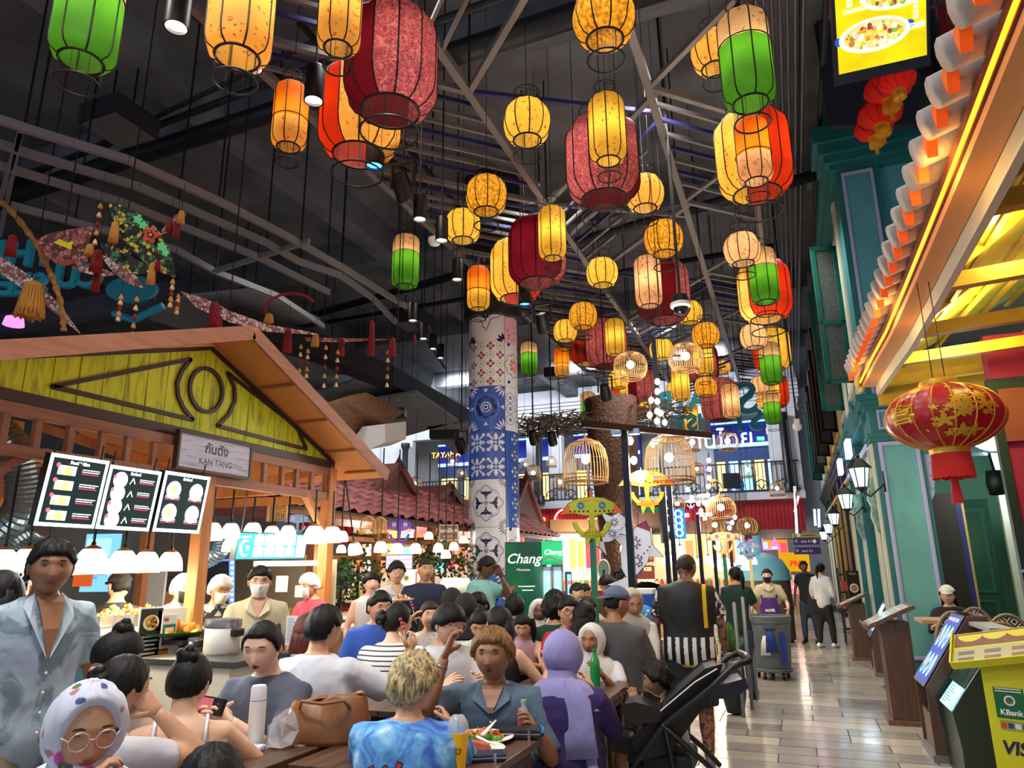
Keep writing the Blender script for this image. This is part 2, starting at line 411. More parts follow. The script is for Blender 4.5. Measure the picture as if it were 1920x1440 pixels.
for k,y in enumerate(yy):
 tbar((-2.95,y),(-.95,y-2.0),.07,.07,TRUSS);tbar((-2.95,y),(-1.02,y+.0+1.2),.05,.05,TRUSSB if k%2 else TRUSS)
 tbar((-4.9,y-1.9),(-2.95,y),.07,.07,TRUSS);tbar((-1.02,y+.7),(0,y+1.7),.06,.06,TRUSS)
 tbar((-1.02,y-2.1),(0,y-3.1),.06,.06,TRUSS)
 for j in range(7):
  s=.3+.32*j
  tbar((-1.02,y+.7+s),(0,y+1.7+s),.035,.05,TRUSSB if j%2 else TRUSS,'ladder_bar')if k%2 else None
  tbar((-4.9,y-1.9+s),(-2.95,y+s),.035,.05,TRUSSB if j%3==0 else TRUSS,'ladder_bar')if k<6 else None
  if k%2==0 and j<6:tbar((-2.95,y+s+.2),(-2.95+1.93*(1-j/8),y+s+.2-1.93*(1-j/8)),.035,.05,TRUSSB if j%3==0 else TRUSS,'ladder_bar')
mb=MB()
for x in(-4.9,-2.95,-1.02,0):
 for y in yy:mb.bar((x+1,y-10,0),(x+1,y-10,2.15),.02,m=BLACK)
mb.build('hanger_rod',parent=truss)
SPOTE=mat((255,250,240),emit=14)
def spot_can(p,lb,tilt=(0,0),s=1.0,glow=SPOTE,grp='black can spotlights on the ceiling tracks'):
 o=empty('track_spotlight',p,lb,'spotlight',grp);o.rotation_euler=(tilt[0],tilt[1],0)
 mb=MB();mb.lathe([(.0,.24*s),(.055*s,.24*s),(.06*s,.23*s),(.06*s,0),(.052*s,0),(.048*s,.02*s)],16,BLACK);mb.build('can',parent=o,smooth=True,sangle=30)
 mb=MB();mb.lathe([(.048*s,.018*s),(0,.016*s)],16,glow);mb.build('lens',glow,o)
 mb=MB();mb.bar((0,0,.24*s),(0,0,max(.5,9-p.z)),.014,m=BLACK);mb.build('stem',parent=o)
spots=[(330,52,5.2),(473,128,5.9),(588,190,6.3),(787,412,7.6),(828,452,8),(857,525,9.5),(774,602,11),(794,636,12.3),(812,655,13.2),(826,672,14)]
names=['brightest can spotlight, at the top left beside the green lantern','can spotlight between the two top left yellow lanterns and the orange one','can spotlight half hidden behind the orange and floral lanterns','can spotlight above and left of the small floral drum','can spotlight beside the round smoke detector','single can spotlight above left of the slim orange lantern','first of four small can spotlights left of the tiled column','second of four small can spotlights left of the tiled column','third of four small can spotlights left of the tiled column','lowest of four small can spotlights left of the tiled column']
for(x,y,d),lb in zip(spots,names):spot_can(P(x,y,d),lb,(0,0),1.45 if d<7 else 1.2)
for a,b,i in(((300,-20),(800,350),0),((820,440),(950,520),1),((760,575),(835,690),2),((560,40),(1130,700),3)):
 mb=MB();za=7.0 if i!=3 else 7.3;mb.bar(PZ(*a,za),PZ(*b,za),.05,.06,BLACK)
 tag(mb.build('light_track'),('black light track carrying the big can spotlights','short black light track left of the tiled column top','black light track of the four small spotlights','long black track running beside the lattice')[i],'track')
BLUEE=mat((60,160,255),emit=5)
for i,(x,y,d)in enumerate(((702,313,7.2),(984,572,10.5))):
 p=P(x,y,d);spot_can(p,('blue tinted spotlight under the orange floral lantern','blue tinted spotlight right of the tiled column')[i],(0,0),1.6,BLUEE,None)
for i,(x,y,d)in enumerate(((755,350,7.5),(1017,605,10.5),(1000,820,15),(1035,822,15.5),(865,835,14),(1135,735,13))):
 o=empty('moving_spotlight',P(x,y,d),'black stage spotlight '+('left of the orange floral lantern','right of the tiled column beside the blue spotlight','below the woven ceiling canopy, left one','below the woven ceiling canopy, right one','left of the tiled column at balcony height','in front of the woven canopy')[i],'spotlight')
 mb=MB();mb.lathe([(0,.16),(.08,.14),(.1,0),(.1,-.14),(.085,-.16),(0,-.15)],12,BLACK,M=Matrix.Rotation(.6,4,'X'));mb.build('lamp_head',parent=o,smooth=True,sangle=40)
 mb=MB();mb.bar((-.13,0,0),(-.13,0,.28),.02,.05,BLACK);mb.bar((.13,0,0),(.13,0,.28),.02,.05,BLACK);mb.bar((-.14,0,.28),(.14,0,.28),.05,.02,BLACK);mb.bar((0,0,.28),(0,0,9-o.location.z),.02,m=BLACK);mb.build('yoke',parent=o)
o=empty('smoke_detector',P(815,453,8.6),'white round detector beside a can spotlight','detector');mb=MB();mb.lathe([(0,-.05),(.06,-.04),(.08,0),(.08,.04)],14,WHITE);mb.build('cover',parent=o,smooth=True)
mb=MB();mb.lathe([(0,-.03),(.12,0),(.1,.1),(0,.14)],14,mat((200,90,190),emit=3),c=P(25,610,9));tag(mb.build('stage_light',smooth=True),'pink glowing stage light at the left edge','spotlight')
#  RIGHT HAND SHOP FRONTS
T1=speckle((30,112,116),(24,100,106),2,.55);TP=speckle((104,170,168),(94,158,158),2,.55);TL=speckle((84,156,174),(76,146,164),2,.5)
TG=speckle((12,84,72),(9,74,64),2,.55);LAV=mat((176,176,216),.5);CRM=mat((205,205,190),.5)
XF,YF=1.17,11.0
def moulding(mb,x0,x1,y0,y1,zs,m,step=.05):
 for i,(za,zb)in enumerate(zs):mb.bb((x0-step*(i+1),y0-step*(i+1),za),(x1,y1,zb),m)
def framed_panel(mb,M,w,h,m_in,m_fr,fw=.05,d=.03):
 """raised picture-frame moulding on a sheet"""
 for(x,y,a,b)in((0,0,w,fw),(0,h-fw,w,fw),(0,fw,fw,h-2*fw),(w-fw,fw,fw,h-2*fw)):
  mb.bb((x,y,0),(x+a,y+b,d),m_fr,M);
  mb.bb((x+.012 if a>fw else x+.3*fw,y+.3*fw if a>fw else y,d),(x+a-.012 if a>fw else x+.7*fw,y+.7*fw if a>fw else y+b,d+.012),m_fr,M)
 mb.bb((fw,fw,0),(w-fw,h-fw,.006),m_in,M)
ge=empty('door_1',(0,0,0));ge.name='shop_front';tag(ge,'tall teal and green classical shop front with lavender mouldings','shop front',kind='thing')
mb=MB();mb.bb((XF,YF,0),(1.78,YF+.55,8.9),T1)
framed_panel(mb,frame((XF+.06,YF,.35),(1,0,0),(0,0,1)),.5,2.85,TP,LAV);framed_panel(mb,frame((XF+.08,YF,3.9),(1,0,0),(0,0,1)),.44,3.5,TL,LAV,.045)
framed_panel(mb,frame((XF,YF+.5,.35),(0,-1,0),(0,0,1)),.45,2.85,TG,CRM)
framed_panel(mb,frame((XF+.1,YF-.0,3.38),(1,0,0),(0,0,1)),.42,.28,TL,LAV,.03)
mb.build('pilaster',parent=ge)
mb=MB();moulding(mb,XF,4.4,YF,YF+.5,((3.22,3.27),(3.27,3.33)),T1,.03);moulding(mb,XF,4.4,YF,YF+.6,((3.68,3.73),(3.73,3.8),(3.8,3.88)),T1,.05)
mb.bb((1.78,YF+.1,3.0),(4.4,YF+.5,3.8),TL);mb.build('cornice',parent=ge)
mb=MB();moulding(mb,XF,4.4,YF,YF+.6,((7.45,7.55),(7.55,7.68),(7.68,7.85),(7.85,7.98)),T1,.07);mb.bb((XF-.28,YF-.28,7.98),(4.4,YF+.6,8.12),T1);mb.build('upper_cornice',parent=ge)
mb=MB();mb.bb((1.78,YF+.12,6.6),(4.4,YF+.5,7.5),TL)
mb.bb((1.78,YF+.1,6.25),(1.95,YF+.5,6.6),TL);mb.bb((1.95,YF+.05,6.55),(2.3,YF+.13,6.62),LAV);mb.bb((1.78,YF+.05,6.2),(1.97,YF+.13,6.27),LAV);mb.bb((1.93,YF+.05,6.2),(1.99,YF+.13,6.6),LAV);mb.build('spandrel',parent=ge)
def bracket(x,z,s,m,parent,y=YF+.02):
 mb=MB();sh=[(0,0),(.2,0),(.2,-.06),(.16,-.1),(.17,-.2),(.12,-.26),(.12,-.36),(.08,-.42),(.06,-.6),(0,-.7)]
 mb.prism([(a*s,b*s)for a,b in sh],.08,m,frame((x,y+.1,z),(1,0,0),(0,0,1)))
 for(a,b,r)in((.1,-.13,.05),(.07,-.32,.035),(.04,-.5,.02)):mb.ring((x+a*s,y+.02,z+b*s),r*s,.01,m,14,5,M=None)
 o=mb.build('bracket',parent=parent);return o
for z in(6.2,3.0):bracket(1.78,z,.9,LAV,ge)
mb=MB();mb.bb((1.78,YF+.3,8.0),(1.85,YF+5,3.9),mat((168,158,132),.8));mb.bb((1.8,YF+.5,5.9),(4.5,YF+5,6.0),mat((178,170,150),.8));mb.build('loggia_lining',parent=ge)
for i,(x,y)in enumerate(((2.05,11.9),(2.0,12.7),(2.0,13.7))):
 mb=MB();mb.lathe([(.0,5.885),(.05,5.885),(.06,5.9)],14,mat((255,248,230),emit=10),c=(x,y,0));mb.ring((x,y,5.893),.06,.008,WHITE,14,5);tag(mb.build('downlight'),('recessed downlight in the beige upper loggia ceiling, nearest','recessed downlight in the beige loggia ceiling, middle','recessed downlight in the beige loggia ceiling, farthest')[i],'downlight')
lamp('POINT',(3.0,12.0,2.9),70,(.95,1,.95),.3,name='terrace_fill')  # added fill without a fixture, brightens the dim terrace
lamp('POINT',(2.3,12.6,5.4),22,(1,.9,.75),.1,name='loggia_light')
GREENS=speckle((10,96,84),(7,84,74),2,.5);GLASSD=speckle((60,66,64),(96,104,102),40,.35)
bays=[(YF+.55,16.2,TG,T1,CRM,'teal green'),(16.2,20.0,mat((30,34,104),.55),mat((26,30,92),.55),mat((196,160,70),.5),'dark blue'),(20.0,24.0,mat((58,30,92),.55),mat((34,26,24),.5),mat((180,150,80),.5),'violet'),(24.0,28.0,mat((20,70,66),.6),mat((24,58,54),.6),CRM,'far green')]
for bi,(ya,yb,mw,mt,mtr,nm)in enumerate(bays):
 e=ge if bi==0 else empty('shop_front',(0,0,0),nm+' shop front section further along the aisle','shop front')
 mb=MB();mb.bb((XF+.12,ya,0),(XF+.5,yb,9),mw);mb.build('facade',parent=e)
 mb=MB();ys=[ya,(ya+yb)/2,yb-.35]
 for y in ys:
  mb.bb((XF,y,0),(XF+.14,y+.35,8.9),mt);framed_panel(mb,frame((XF,y+.32,.3),(0,-1,0),(0,0,1)),.28,2.8,mw,mtr,.035)
  framed_panel(mb,frame((XF,y+.32,3.95),(0,-1,0),(0,0,1)),.28,3.3,mw,mtr,.035)
 mb.build('pilaster',parent=e)
 mb=MB();moulding(mb,XF,XF+.2,ya,yb,((3.2,3.3),),mtr if bi else LAV,.03);moulding(mb,XF,XF+.2,ya,yb,((3.6,3.7),(3.7,3.8),(3.8,3.9)),mt,.05);moulding(mb,XF,XF+.2,ya,yb,((7.5,7.7),(7.7,7.9)),mt,.08);mb.build('cornice',parent=e)
 for k,y in enumerate((ya+.55,(ya+yb)/2+.45)):
  mb=MB();fm=(GREENS,mat((40,32,30),.4),mat((44,34,32),.4),GREENS)[bi];h=2.35;w=.42;mb2=MB()
  M=frame((XF-.02,y,4.35),(-.8,-.6 if bi else-.25,0),(0,0,1))
  for(a,b,c,d)in((0,0,w,.07),(0,h-.07,w,.07),(0,0,.07,h),(w-.07,0,.07,h),(0,h*.42,w,.06)):mb.bb((a,b,0),(a+c,b+d,.04),fm,M)
  mb2.bb((.06,.06,.012),(w-.06,h-.06,.022),GLASSD,M)
  o=mb.build('casement_window',parent=e);mb2.build('patterned_pane',parent=o)
  mb=MB();mb.bb((XF-.03,y+.1,4.3),(XF+.13,y+1.3,4.4),mtr);mb.bb((XF-.02,y+.1,4.3),(XF+.13,y+.17,6.9),mtr);mb.bb((XF-.02,y+1.25,4.3),(XF+.13,y+1.32,6.9),mtr);mb.bb((XF-.02,y+.1,6.85),(XF+.13,y+1.32,6.95),mtr);mb.bb((XF+.08,y+.17,4.4),(XF+.125,y+1.25,6.85),GLASSD);mb.build('window_frame',parent=e)
LGL=mat((200,250,245),.3,emit=3.2)
def wall_lantern(p,lb,s=1.0):
 o=empty('wall_lantern',p,lb,'lantern','black wall lanterns along the shop fronts')
 mb=MB();mb.lathe([(.06*s,-.17*s),(.1*s,.03*s)],6,LGL);mb.build('glass',parent=o)
 mb=MB()
 for k in range(6):
  a=2*pi*k/6;mb.bar((.061*s*cos(a),.061*s*sin(a),-.17*s),(.102*s*cos(a),.102*s*sin(a),.03*s),.012*s,m=BLACK)
 mb.lathe([(.125*s,.03*s),(.125*s,.045*s),(.05*s,.13*s),(.02*s,.15*s),(.03*s,.17*s),(0,.2*s)],6,BLACK);mb.lathe([(0,-.24*s),(.02*s,-.21*s),(.065*s,-.18*s),(.065*s,-.165*s),(0,-.165*s)],6,BLACK);mb.build('cage',parent=o)
 mb=MB();mb.tube([(0,0,-.22*s),(.08*s,0,-.27*s),(.16*s,0,-.2*s),(.22*s,0,-.15*s)],.012*s,6,BLACK);mb.box((.225*s,0,-.12*s),(.02,.06*s,.22*s),BLACK);mb.build('arm',parent=o,smooth=True)
 lamp('POINT',p+Vector((-.02,0,-.02)),10*s,(.85,1,.98),.05,name='lantern_light').visible_camera=True
for i,(x,y,d,s)in enumerate(((1615,884,9.6,1.25),(1583,932,12.4,1.2),(1556,967,16.5,1.2),(1547,986,19.5,1.2),(1533,1000,23,1.2))):
 p=P(x,y,d);p.x=XF-.3+.05;wall_lantern(p,('nearest glowing wall lantern on the teal corner pilaster','second glowing wall lantern along the teal shop front','third wall lantern, in front of the dark blue section','fourth wall lantern, close below the third','farthest small wall lantern near the direction sign')[i],s)
for i,(y0)in enumerate((11.25,13.9)):
 mb=MB();prof=[(0,0),(.16,0),(.16,-.1),(.11,-.14),(.14,-.3),(.1,-.4),(.12,-.55),(.06,-.75),(.0,-.8)]
 mb.prism(prof,.14,speckle((150,175,165),(100,130,120),14,.5,.4),frame((XF,y0,2.75),(-1,0,0),(0,0,1)));o=mb.build('corbel',bevel=.01);tag(o,('pale carved corbel below the nearest wall lantern','pale carved corbel below the second wall lantern')[i],'corbel')
for i,(y,t)in enumerate(((12.2,'TIDAL'),(14.6,'NOODLE'))):
 o=solid_text('IIIII',.42,.04,mat((190,225,255),emit=2.2),frame((XF-.16,y+.9,3.42),(0,-1,0),(0,0,1)),'sign_letters');tag(o,('blue-white lit fascia letters seen edge-on above the nearest wall lantern','blue-white lit fascia letters above the second wall lantern')[i],'sign')
o=empty('round_sign',P(1858,800,8.3),'round white glowing shop sign behind the red lantern','sign')
mb=MB();mb.lathe([(0,-.03),(.29,-.03),(.29,.05),(0,.05)],36,mat((215,245,255),emit=2.6),M=Matrix.Rotation(pi/2,4,'X'));mb.build('disc',parent=o)
mb=MB();mb.ring((0,0,0),.295,.015,mat((40,60,70),.4),36,6,M=Matrix.Rotation(pi/2,4,'X'));mb.build('rim',parent=o)
lamp('POINT',P(1858,830,8.0),14,(.85,.95,1),.2,name='sign_light')
G1=speckle((18,84,66),(14,74,58),2,.6);G2=speckle((110,168,142),(98,156,132),2,.7)
mb=MB();mb.bb((1.8,14.2,0),(6,14.4,3.8),G2);mb.bb((4.2,4,0),(4.4,14.2,3.8),G2);mb.bb((1.5,11.5,3.5),(6,14.3,3.6),G1);struct(mb,'wall_terrace',label='pale green inner walls of the terrace cafe')
for i,x in enumerate((2.35,3.05,3.75)):
 mb=MB();M=frame((x,13.6-.5*i,0),(1,-.35,0),(0,0,1));mb.bb((0,0,0),(.62,2.55,.05),G1,M)
 for(za,zb)in((.1,1.0),(1.1,2.4)):framed_panel(mb,M@Matrix.Translation((.06,za,.05)),.5,zb-za,G1,mat((24,104,84),.5),.05,.015)
 tag(mb.build('folding_door'),('dark green panelled folding door behind the seated customer','middle dark green panelled folding door of the terrace','right hand dark green panelled folding door of the terrace')[i],'door',kind='thing')
mb=MB()
for x in(3.0,3.9):mb.bb((x,12.3,0),(x+.1,12.42,3.3),CRM);mb.bb((x-.14,12.33,0),(x-.04,12.42,3.2),CRM)
mb.bb((2.9,12.3,3.0),(4.2,12.42,3.1),CRM);struct(mb,'trim_2',label='cream door casings of the terrace')
mb=MB();mb.bb((2.0,12.6,0),(2.35,12.75,2.6),mat((40,30,26),.6));mb.bb((2.35,12.6,0),(2.42,12.75,2.6),mat((40,44,110),.5));mb.bb((2.42,12.6,0),(2.45,12.75,2.6),mat((200,160,80),.5));tag(mb.build('door_post'),'dark doorway with blue and gold edge behind the seated customer','doorway')
o=empty('wall_sconce',P(1752,1000,11.5),'small warm shell-shaped sconce right of the pilaster','lamp');mb=MB();mb.lathe([(.01,-.12),(.1,-.02),(.11,.04)],14,mat((255,225,160),emit=4));mb.build('shade',parent=o,smooth=True);mb=MB();mb.box((0,.05,.13),(.16,.1,.14),mat((150,92,66),.6));mb.build('bracket',parent=o)
lamp('POINT',P(1752,1010,11.2),6,(1,.8,.5),.08,name='sconce_light')
o=empty('wall_speaker',P(1868,905,9.5),'black cylindrical speaker under the terrace ceiling','speaker');mb=MB();mb.lathe([(0,-.17),(.1,-.16),(.12,0),(.1,.16),(0,.17)],16,BLACK);mb.build('body',parent=o,smooth=True);mb=MB();mb.bar((0,0,.16),(0,.1,.4),.03,m=BLACK);mb.build('mount',parent=o)
#  COLOURED LANTERNS
def fabric(name,base,cols=(),scale=14,dens=.3,tr=.75,grain=None):
 k=('fab',name)
 if k in _MM:return _MM[k]
 t=NT('lantern_fabric',.7);nt=t.t;c=None
 v0=t.map((1,1,1));c=t.ramp(t.noise(30 if grain else 4,4),[(.35,tuple(q*(.62 if grain else .9)for q in base)),(.62,base)])
 for i,kk in enumerate(cols):
  sc=scale*(1+.35*i);v=t.map(loc=(i*3.1,i*2.3,i*1.1));d=t.vor(sc,vec=v);n=t.noise(sc*2.6,2,v)
  q=t.math('ADD',d,t.math('MULTIPLY',n,.7))
  w=t.math('SINE',t.math('MULTIPLY',q,30));g=t.math('MULTIPLY',t.ramp(q,[(dens+.4,(255,255,255)),(dens+.46,(0,0,0))]),t.ramp(w,[(.35,(0,0,0)),(.6,(255,255,255))]))
  c=t.mix(g,c,kk)
 b=t.b;nt.links.new(c,b.inputs['Base Color'])
 trn=nt.nodes.new('ShaderNodeBsdfTranslucent');nt.links.new(c,trn.inputs[0])
 ms=nt.nodes.new('ShaderNodeMixShader');ms.inputs[0].default_value=tr
 nt.links.new(b.outputs[0],ms.inputs[1]);nt.links.new(trn.outputs[0],ms.inputs[2])
 nt.links.new(ms.outputs[0],nt.nodes['Material Output'].inputs[0]);_MM[k]=t.m;return t.m
F_YEL=fabric('yel',(250,205,80),((214,70,40),(90,130,40)),11,.2)
F_YEL2=fabric('yel2',(250,190,90),((190,60,50),(110,110,50)),13,.2)
F_PNK=fabric('pnk',(192,112,104),((150,20,50),(60,24,34),(120,20,60)),17,.5)
F_PEA=fabric('pea',(250,200,150),((190,60,60),(70,110,70)),12,.22)
F_MAR=fabric('mar',(96,12,26));F_RED=fabric('red',(200,50,16));F_ORG=fabric('org',(255,140,28));F_GRN=fabric('grn',(90,165,40),tr=.7)
F_AMB=fabric('amb',(250,180,50),grain=True)
WIRE=mat((22,20,18),.5,.4);BULB=mat((255,244,214),emit=7)
def prof_for(kind):
 if kind=='A':pr=[(.31,-.58),(.40,-.53),(.475,-.42),(.5,-.3),(.5,.32),(.475,.44),(.40,.54),(.31,.58)];D=.82
 elif kind=='B':pr=[(.31,-1.0),(.43,-.93),(.48,-.82),(.5,-.7),(.5,.72),(.47,.84),(.40,.93),(.3,.98)];D=.35
 elif kind=='C':pr=[(.33,-1.0),(.45,-.93),(.49,-.82),(.5,-.7),(.5,.72),(.47,.86),(.40,.94),(.3,.98)];D=.4
 else:pr=[(.29,-.44),(.38,-.40),(.455,-.28),(.5,-.08),(.495,.1),(.45,.25),(.37,.37),(.28,.42)];D=.48
 return[(r*D,z*D)for r,z in pr],D
_LC={}
def lantern_proto(kind,m1,m2,split):
 key=(kind,m1,m2,split)
 if key in _LC:return _LC[key]
 pr,D=prof_for(kind);nr={'A':12,'B':8,'C':8,'D':10}[kind];n=nr*4;meshes=[]
 zmin,zmax=pr[0][1],pr[-1][1];H=zmax-zmin
 pp=[]
 for(a,b)in zip(pr,pr[1:]):
  for q in range(2 if abs(a[1]-b[1])<.3*D else 6):t=q/(2 if abs(a[1]-b[1])<.3*D else 6);pp.append((a[0]+(b[0]-a[0])*t,a[1]+(b[1]-a[1])*t))
 pp.append(pr[-1])
 def puff(j):return 1-.05*(1-abs(((j*nr/n)%1)-.5)*2)**1.5
 def shell(sel,m):
  mb=MB()
  for i in range(len(pp)-1):
   zc=(pp[i][1]+pp[i+1][1])/2;fz=(zc-zmin)/H
   for j in range(n):
    if not sel(j/n,fz):continue
    q=[(i,j),(i,j+1),(i+1,j+1),(i+1,j)];vs=[]
    for(a,b)in q:
     r=pp[a][0]*puff(b%n);an=2*pi*b/n;vs.append((r*cos(an),r*sin(an),pp[a][1]))
    mb.add(vs,[(0,1,2,3)],m)
  me=mb.build('x',m,smooth=True);bm=bmesh.new();bm.from_mesh(me.data);bmesh.ops.remove_doubles(bm,verts=bm.verts,dist=1e-5);bm.to_mesh(me.data);bm.free()
  for p in me.data.polygons:p.use_smooth=True
  md=me.data;bpy.data.objects.remove(me);return md
 if m2 is None:parts=[('shade',shell(lambda u,f:True,m1))]
 elif split=='side':parts=[('plain_cloth',shell(lambda u,f:u<.5,m1)),('floral_cloth',shell(lambda u,f:u>=.5,m2))]
 else:parts=[('upper_cloth',shell(lambda u,f:f>split,m1)),('lower_cloth',shell(lambda u,f:f<=split,m2))]
 mb=MB();w=.0045+.004*D
 for j in range(nr):
  an=2*pi*j/nr;mb.tube([(r*1.0*cos(an),r*1.0*sin(an),z)for r,z in pr],w,4,WIRE,cap=False)
 r0,z0=pr[0];r1,z1=pr[-1]
 mb.ring((0,0,z0),r0,w*1.6,WIRE,24,5);mb.ring((0,0,z1),r1,w*1.3,WIRE,24,5)
 if m2 is not None and split!='side':mb.ring((0,0,zmin+H*split),pr[3][0]*1.0,w,WIRE,24,4)
 g=.13+.1*D
 mb.ring((0,0,z0-g),r0*1.0,w*1.3,WIRE,24,5);mb.ring((0,0,z1+g*.8),r1*.95,w,WIRE,24,4)
 for j in range(nr):
  an=2*pi*(j+.3)/nr;c,s_=cos(an),sin(an);mb.bar((r0*c,r0*s_,z0),(r0*c,r0*s_,z0-g),.003,m=WIRE);mb.bar((r1*.95*c,r1*.95*s_,z1),(r1*.95*c,r1*.95*s_,z1+g*.8),.003,m=WIRE)
 for j in range(3):
  an=2*pi*j/3;mb.bar((r1*.95*cos(an),r1*.95*sin(an),z1+g*.8),(0,0,z1+g*1.1),.004,m=WIRE)
 o=mb.build('x',smooth=True);parts.append(('wire_frame',o.data));bpy.data.objects.remove(o)
 mb=MB();mb.sphere((0,0,0),.03,BULB,10,8);mb.bar((0,0,.03),(0,0,z1+g*1.1),.008,m=WIRE);o=mb.build('x',smooth=True);parts.append(('bulb',o.data));bpy.data.objects.remove(o)
 _LC[key]=(parts,D,z1+g*1.1);return _LC[key]
LPOW={'A':12,'B':2.6,'C':4,'D':3.2}
def lantern(px,py,w,kind,m1,m2,split,label,group,rot=0,wf=1.0):
 parts,D,ztop=lantern_proto(kind,m1,m2,split);d=FPX*D*wf/w;p=P(px,py,d)
 o=empty('fabric_lantern',p,label,'lantern',group,rz=rot)
 for n,me in parts:
  c=bpy.data.objects.new(n,me);COL.objects.link(c);c.parent=o
 mb=MB();mb.bar((0,0,ztop),(0,0,max(ztop+.1,9-p.z)),.006,m=WIRE);mb.build('cord',parent=o)
 lamp('POINT',p+Vector((0,0,.0)),LPOW[kind],(1,.86,.62),.05,name='lantern_light');return o
SIDE=-YAW
def seam(x,y,f):
 q=ray(x,y);v0=atan2(-q.y,-q.x);a=v0+math.asin(max(-1,min(1,2*abs(f)-1)));return a-pi if f>0 else a
A=[(735,122,172,F_MAR,F_PNK,0.3,'biggest lantern, maroon left side and pink floral right side, top centre left'),(676,214,150,F_RED,F_YEL2,0.24,'large drum lantern, orange-red left and yellow floral right, behind the biggest maroon one'),(1130,303,137,F_MAR,F_PNK,-0.97,'large drum lantern all in pink floral cloth, behind a slim yellow floral one'),(1412,293,137,F_RED,F_YEL,-0.62,'large drum lantern, yellow floral left and red right, below the green one at upper right'),(968,508,90,F_RED,F_YEL,-0.75,'large yellow floral drum with orange base, half behind the dark maroon one above the column'),(1007,473,107,F_MAR,F_PNK,0.92,'dark maroon drum lantern above the tiled column top'),(1243,548,97,F_MAR,F_PNK,0.74,'dark maroon drum lantern with a pink floral right edge, beside the dome camera'),(1433,547,95,F_RED,F_YEL2,-0.22,'large drum with floral left and red right, behind the green lantern at right'),(1100,648,62,F_RED,F_YEL2,0.9,'orange-red drum partly covered by a pink floral drum'),(1137,645,76,F_MAR,F_PNK,-1,'pink floral drum in front of the orange-red one right of the column'),(1446,655,68,F_RED,F_YEL,0.2,'yellow floral drum behind the second green lantern at right'),(1316,682,60,F_MAR,F_PNK,-0.95,'pink floral drum half hidden by the right bamboo globe'),(1166,727,44,F_RED,F_YEL,0.4,'small looking yellow and red drum beneath the left bamboo globe'),(1206,728,56,F_MAR,F_PNK,0.28,'maroon and pink drum right under the left bamboo globe'),(1349,750,60,F_MAR,F_PNK,-1,'lowest pink floral drum, beside a slim yellow one'),(1452,735,50,F_RED,F_YEL2,-0.7,'floral and red drum behind the lowest green lantern at right')]
for(x,y,w,a,b,r,lb)in A:lantern(x,y,w,'A',a,b,'side',lb,'big drum lanterns',seam(x,y,r),wf={968:.93,1349:.9}.get(x,1))
Bs=[(545,218,66,F_ORG,F_YEL2,'slim lantern, orange above and floral below, at the upper left'),(1412,283,52,F_ORG,F_PEA,'slim orange over floral lantern in front of the red drum at upper right'),(897,540,38,F_ORG,F_YEL,'slim orange lantern hanging over the tiled column top'),(1053,679,28,F_ORG,F_YEL2,'slim orange lantern left of the orange-red drum'),(1137,757,24,F_ORG,F_YEL,'slim orange lantern beside a green one above the steel pole')]
for(x,y,w,a,b,lb)in Bs:lantern(x,y,w,'B',a,b,.42,lb,'slim orange topped lanterns',.4,wf={897:.9,1412:.8}.get(x,1))
B2=[(1138,242,58,F_YEL,'slim yellow floral lantern in front of the pink floral drum'),(1035,437,44,F_YEL,'slim yellow floral lantern in front of the dark maroon drum'),(1215,528,42,F_PEA,'slim pale floral lantern left of the maroon drum by the dome camera'),(1153,632,30,F_YEL,'slim yellow lantern in front of the pink drum right of the column'),(1276,718,28,F_YEL,'slim yellow lantern left of the lower amber globe'),(1318,668,30,F_YEL,'slim yellow lantern just right of the bamboo globe'),(1370,752,25,F_PEA,'slim pale lantern right of the lowest pink drum'),(1296,783,22,F_YEL,'lowest slim yellow lantern, hanging over the balcony letters'),(638,22,82,F_YEL2,'yellow floral lantern cut by the top edge, left of the biggest drum')]
for(x,y,w,a,lb)in B2:lantern(x,y,w,'B',a,None,None,lb,'slim floral lanterns',.2,wf=.78 if x==1370 else .85 if x>700 else 1)
lantern(455,8,118,'C',F_YEL2,None,None,'wide yellow floral lantern cut by the top edge, left of centre','slim floral lanterns',.2)
Cs=[(168,20,112,'green lantern cut by the top edge at the far left'),(1398,112,88,'green lantern with pale floral top at the upper right'),(761,490,51,'green lantern with floral top left of the tiled column'),(1431,517,49,'green lantern with floral top in front of the red drum at right'),(992,672,31,'green lantern with floral top just right of the tiled column'),(1444,681,36,'second green lantern down at the right'),(1103,763,26,'small green lantern left of a slim orange one above the steel pole'),(1447,764,28,'lowest green lantern at the right'),(1160,815,17,'tiny green lantern just behind the steel pole')]
for(x,y,w,lb)in Cs:lantern(x,y,w,'C',F_PEA,F_GRN,.64,lb,'green lanterns with floral tops',.3,wf=.92 if x>1000 else 1)
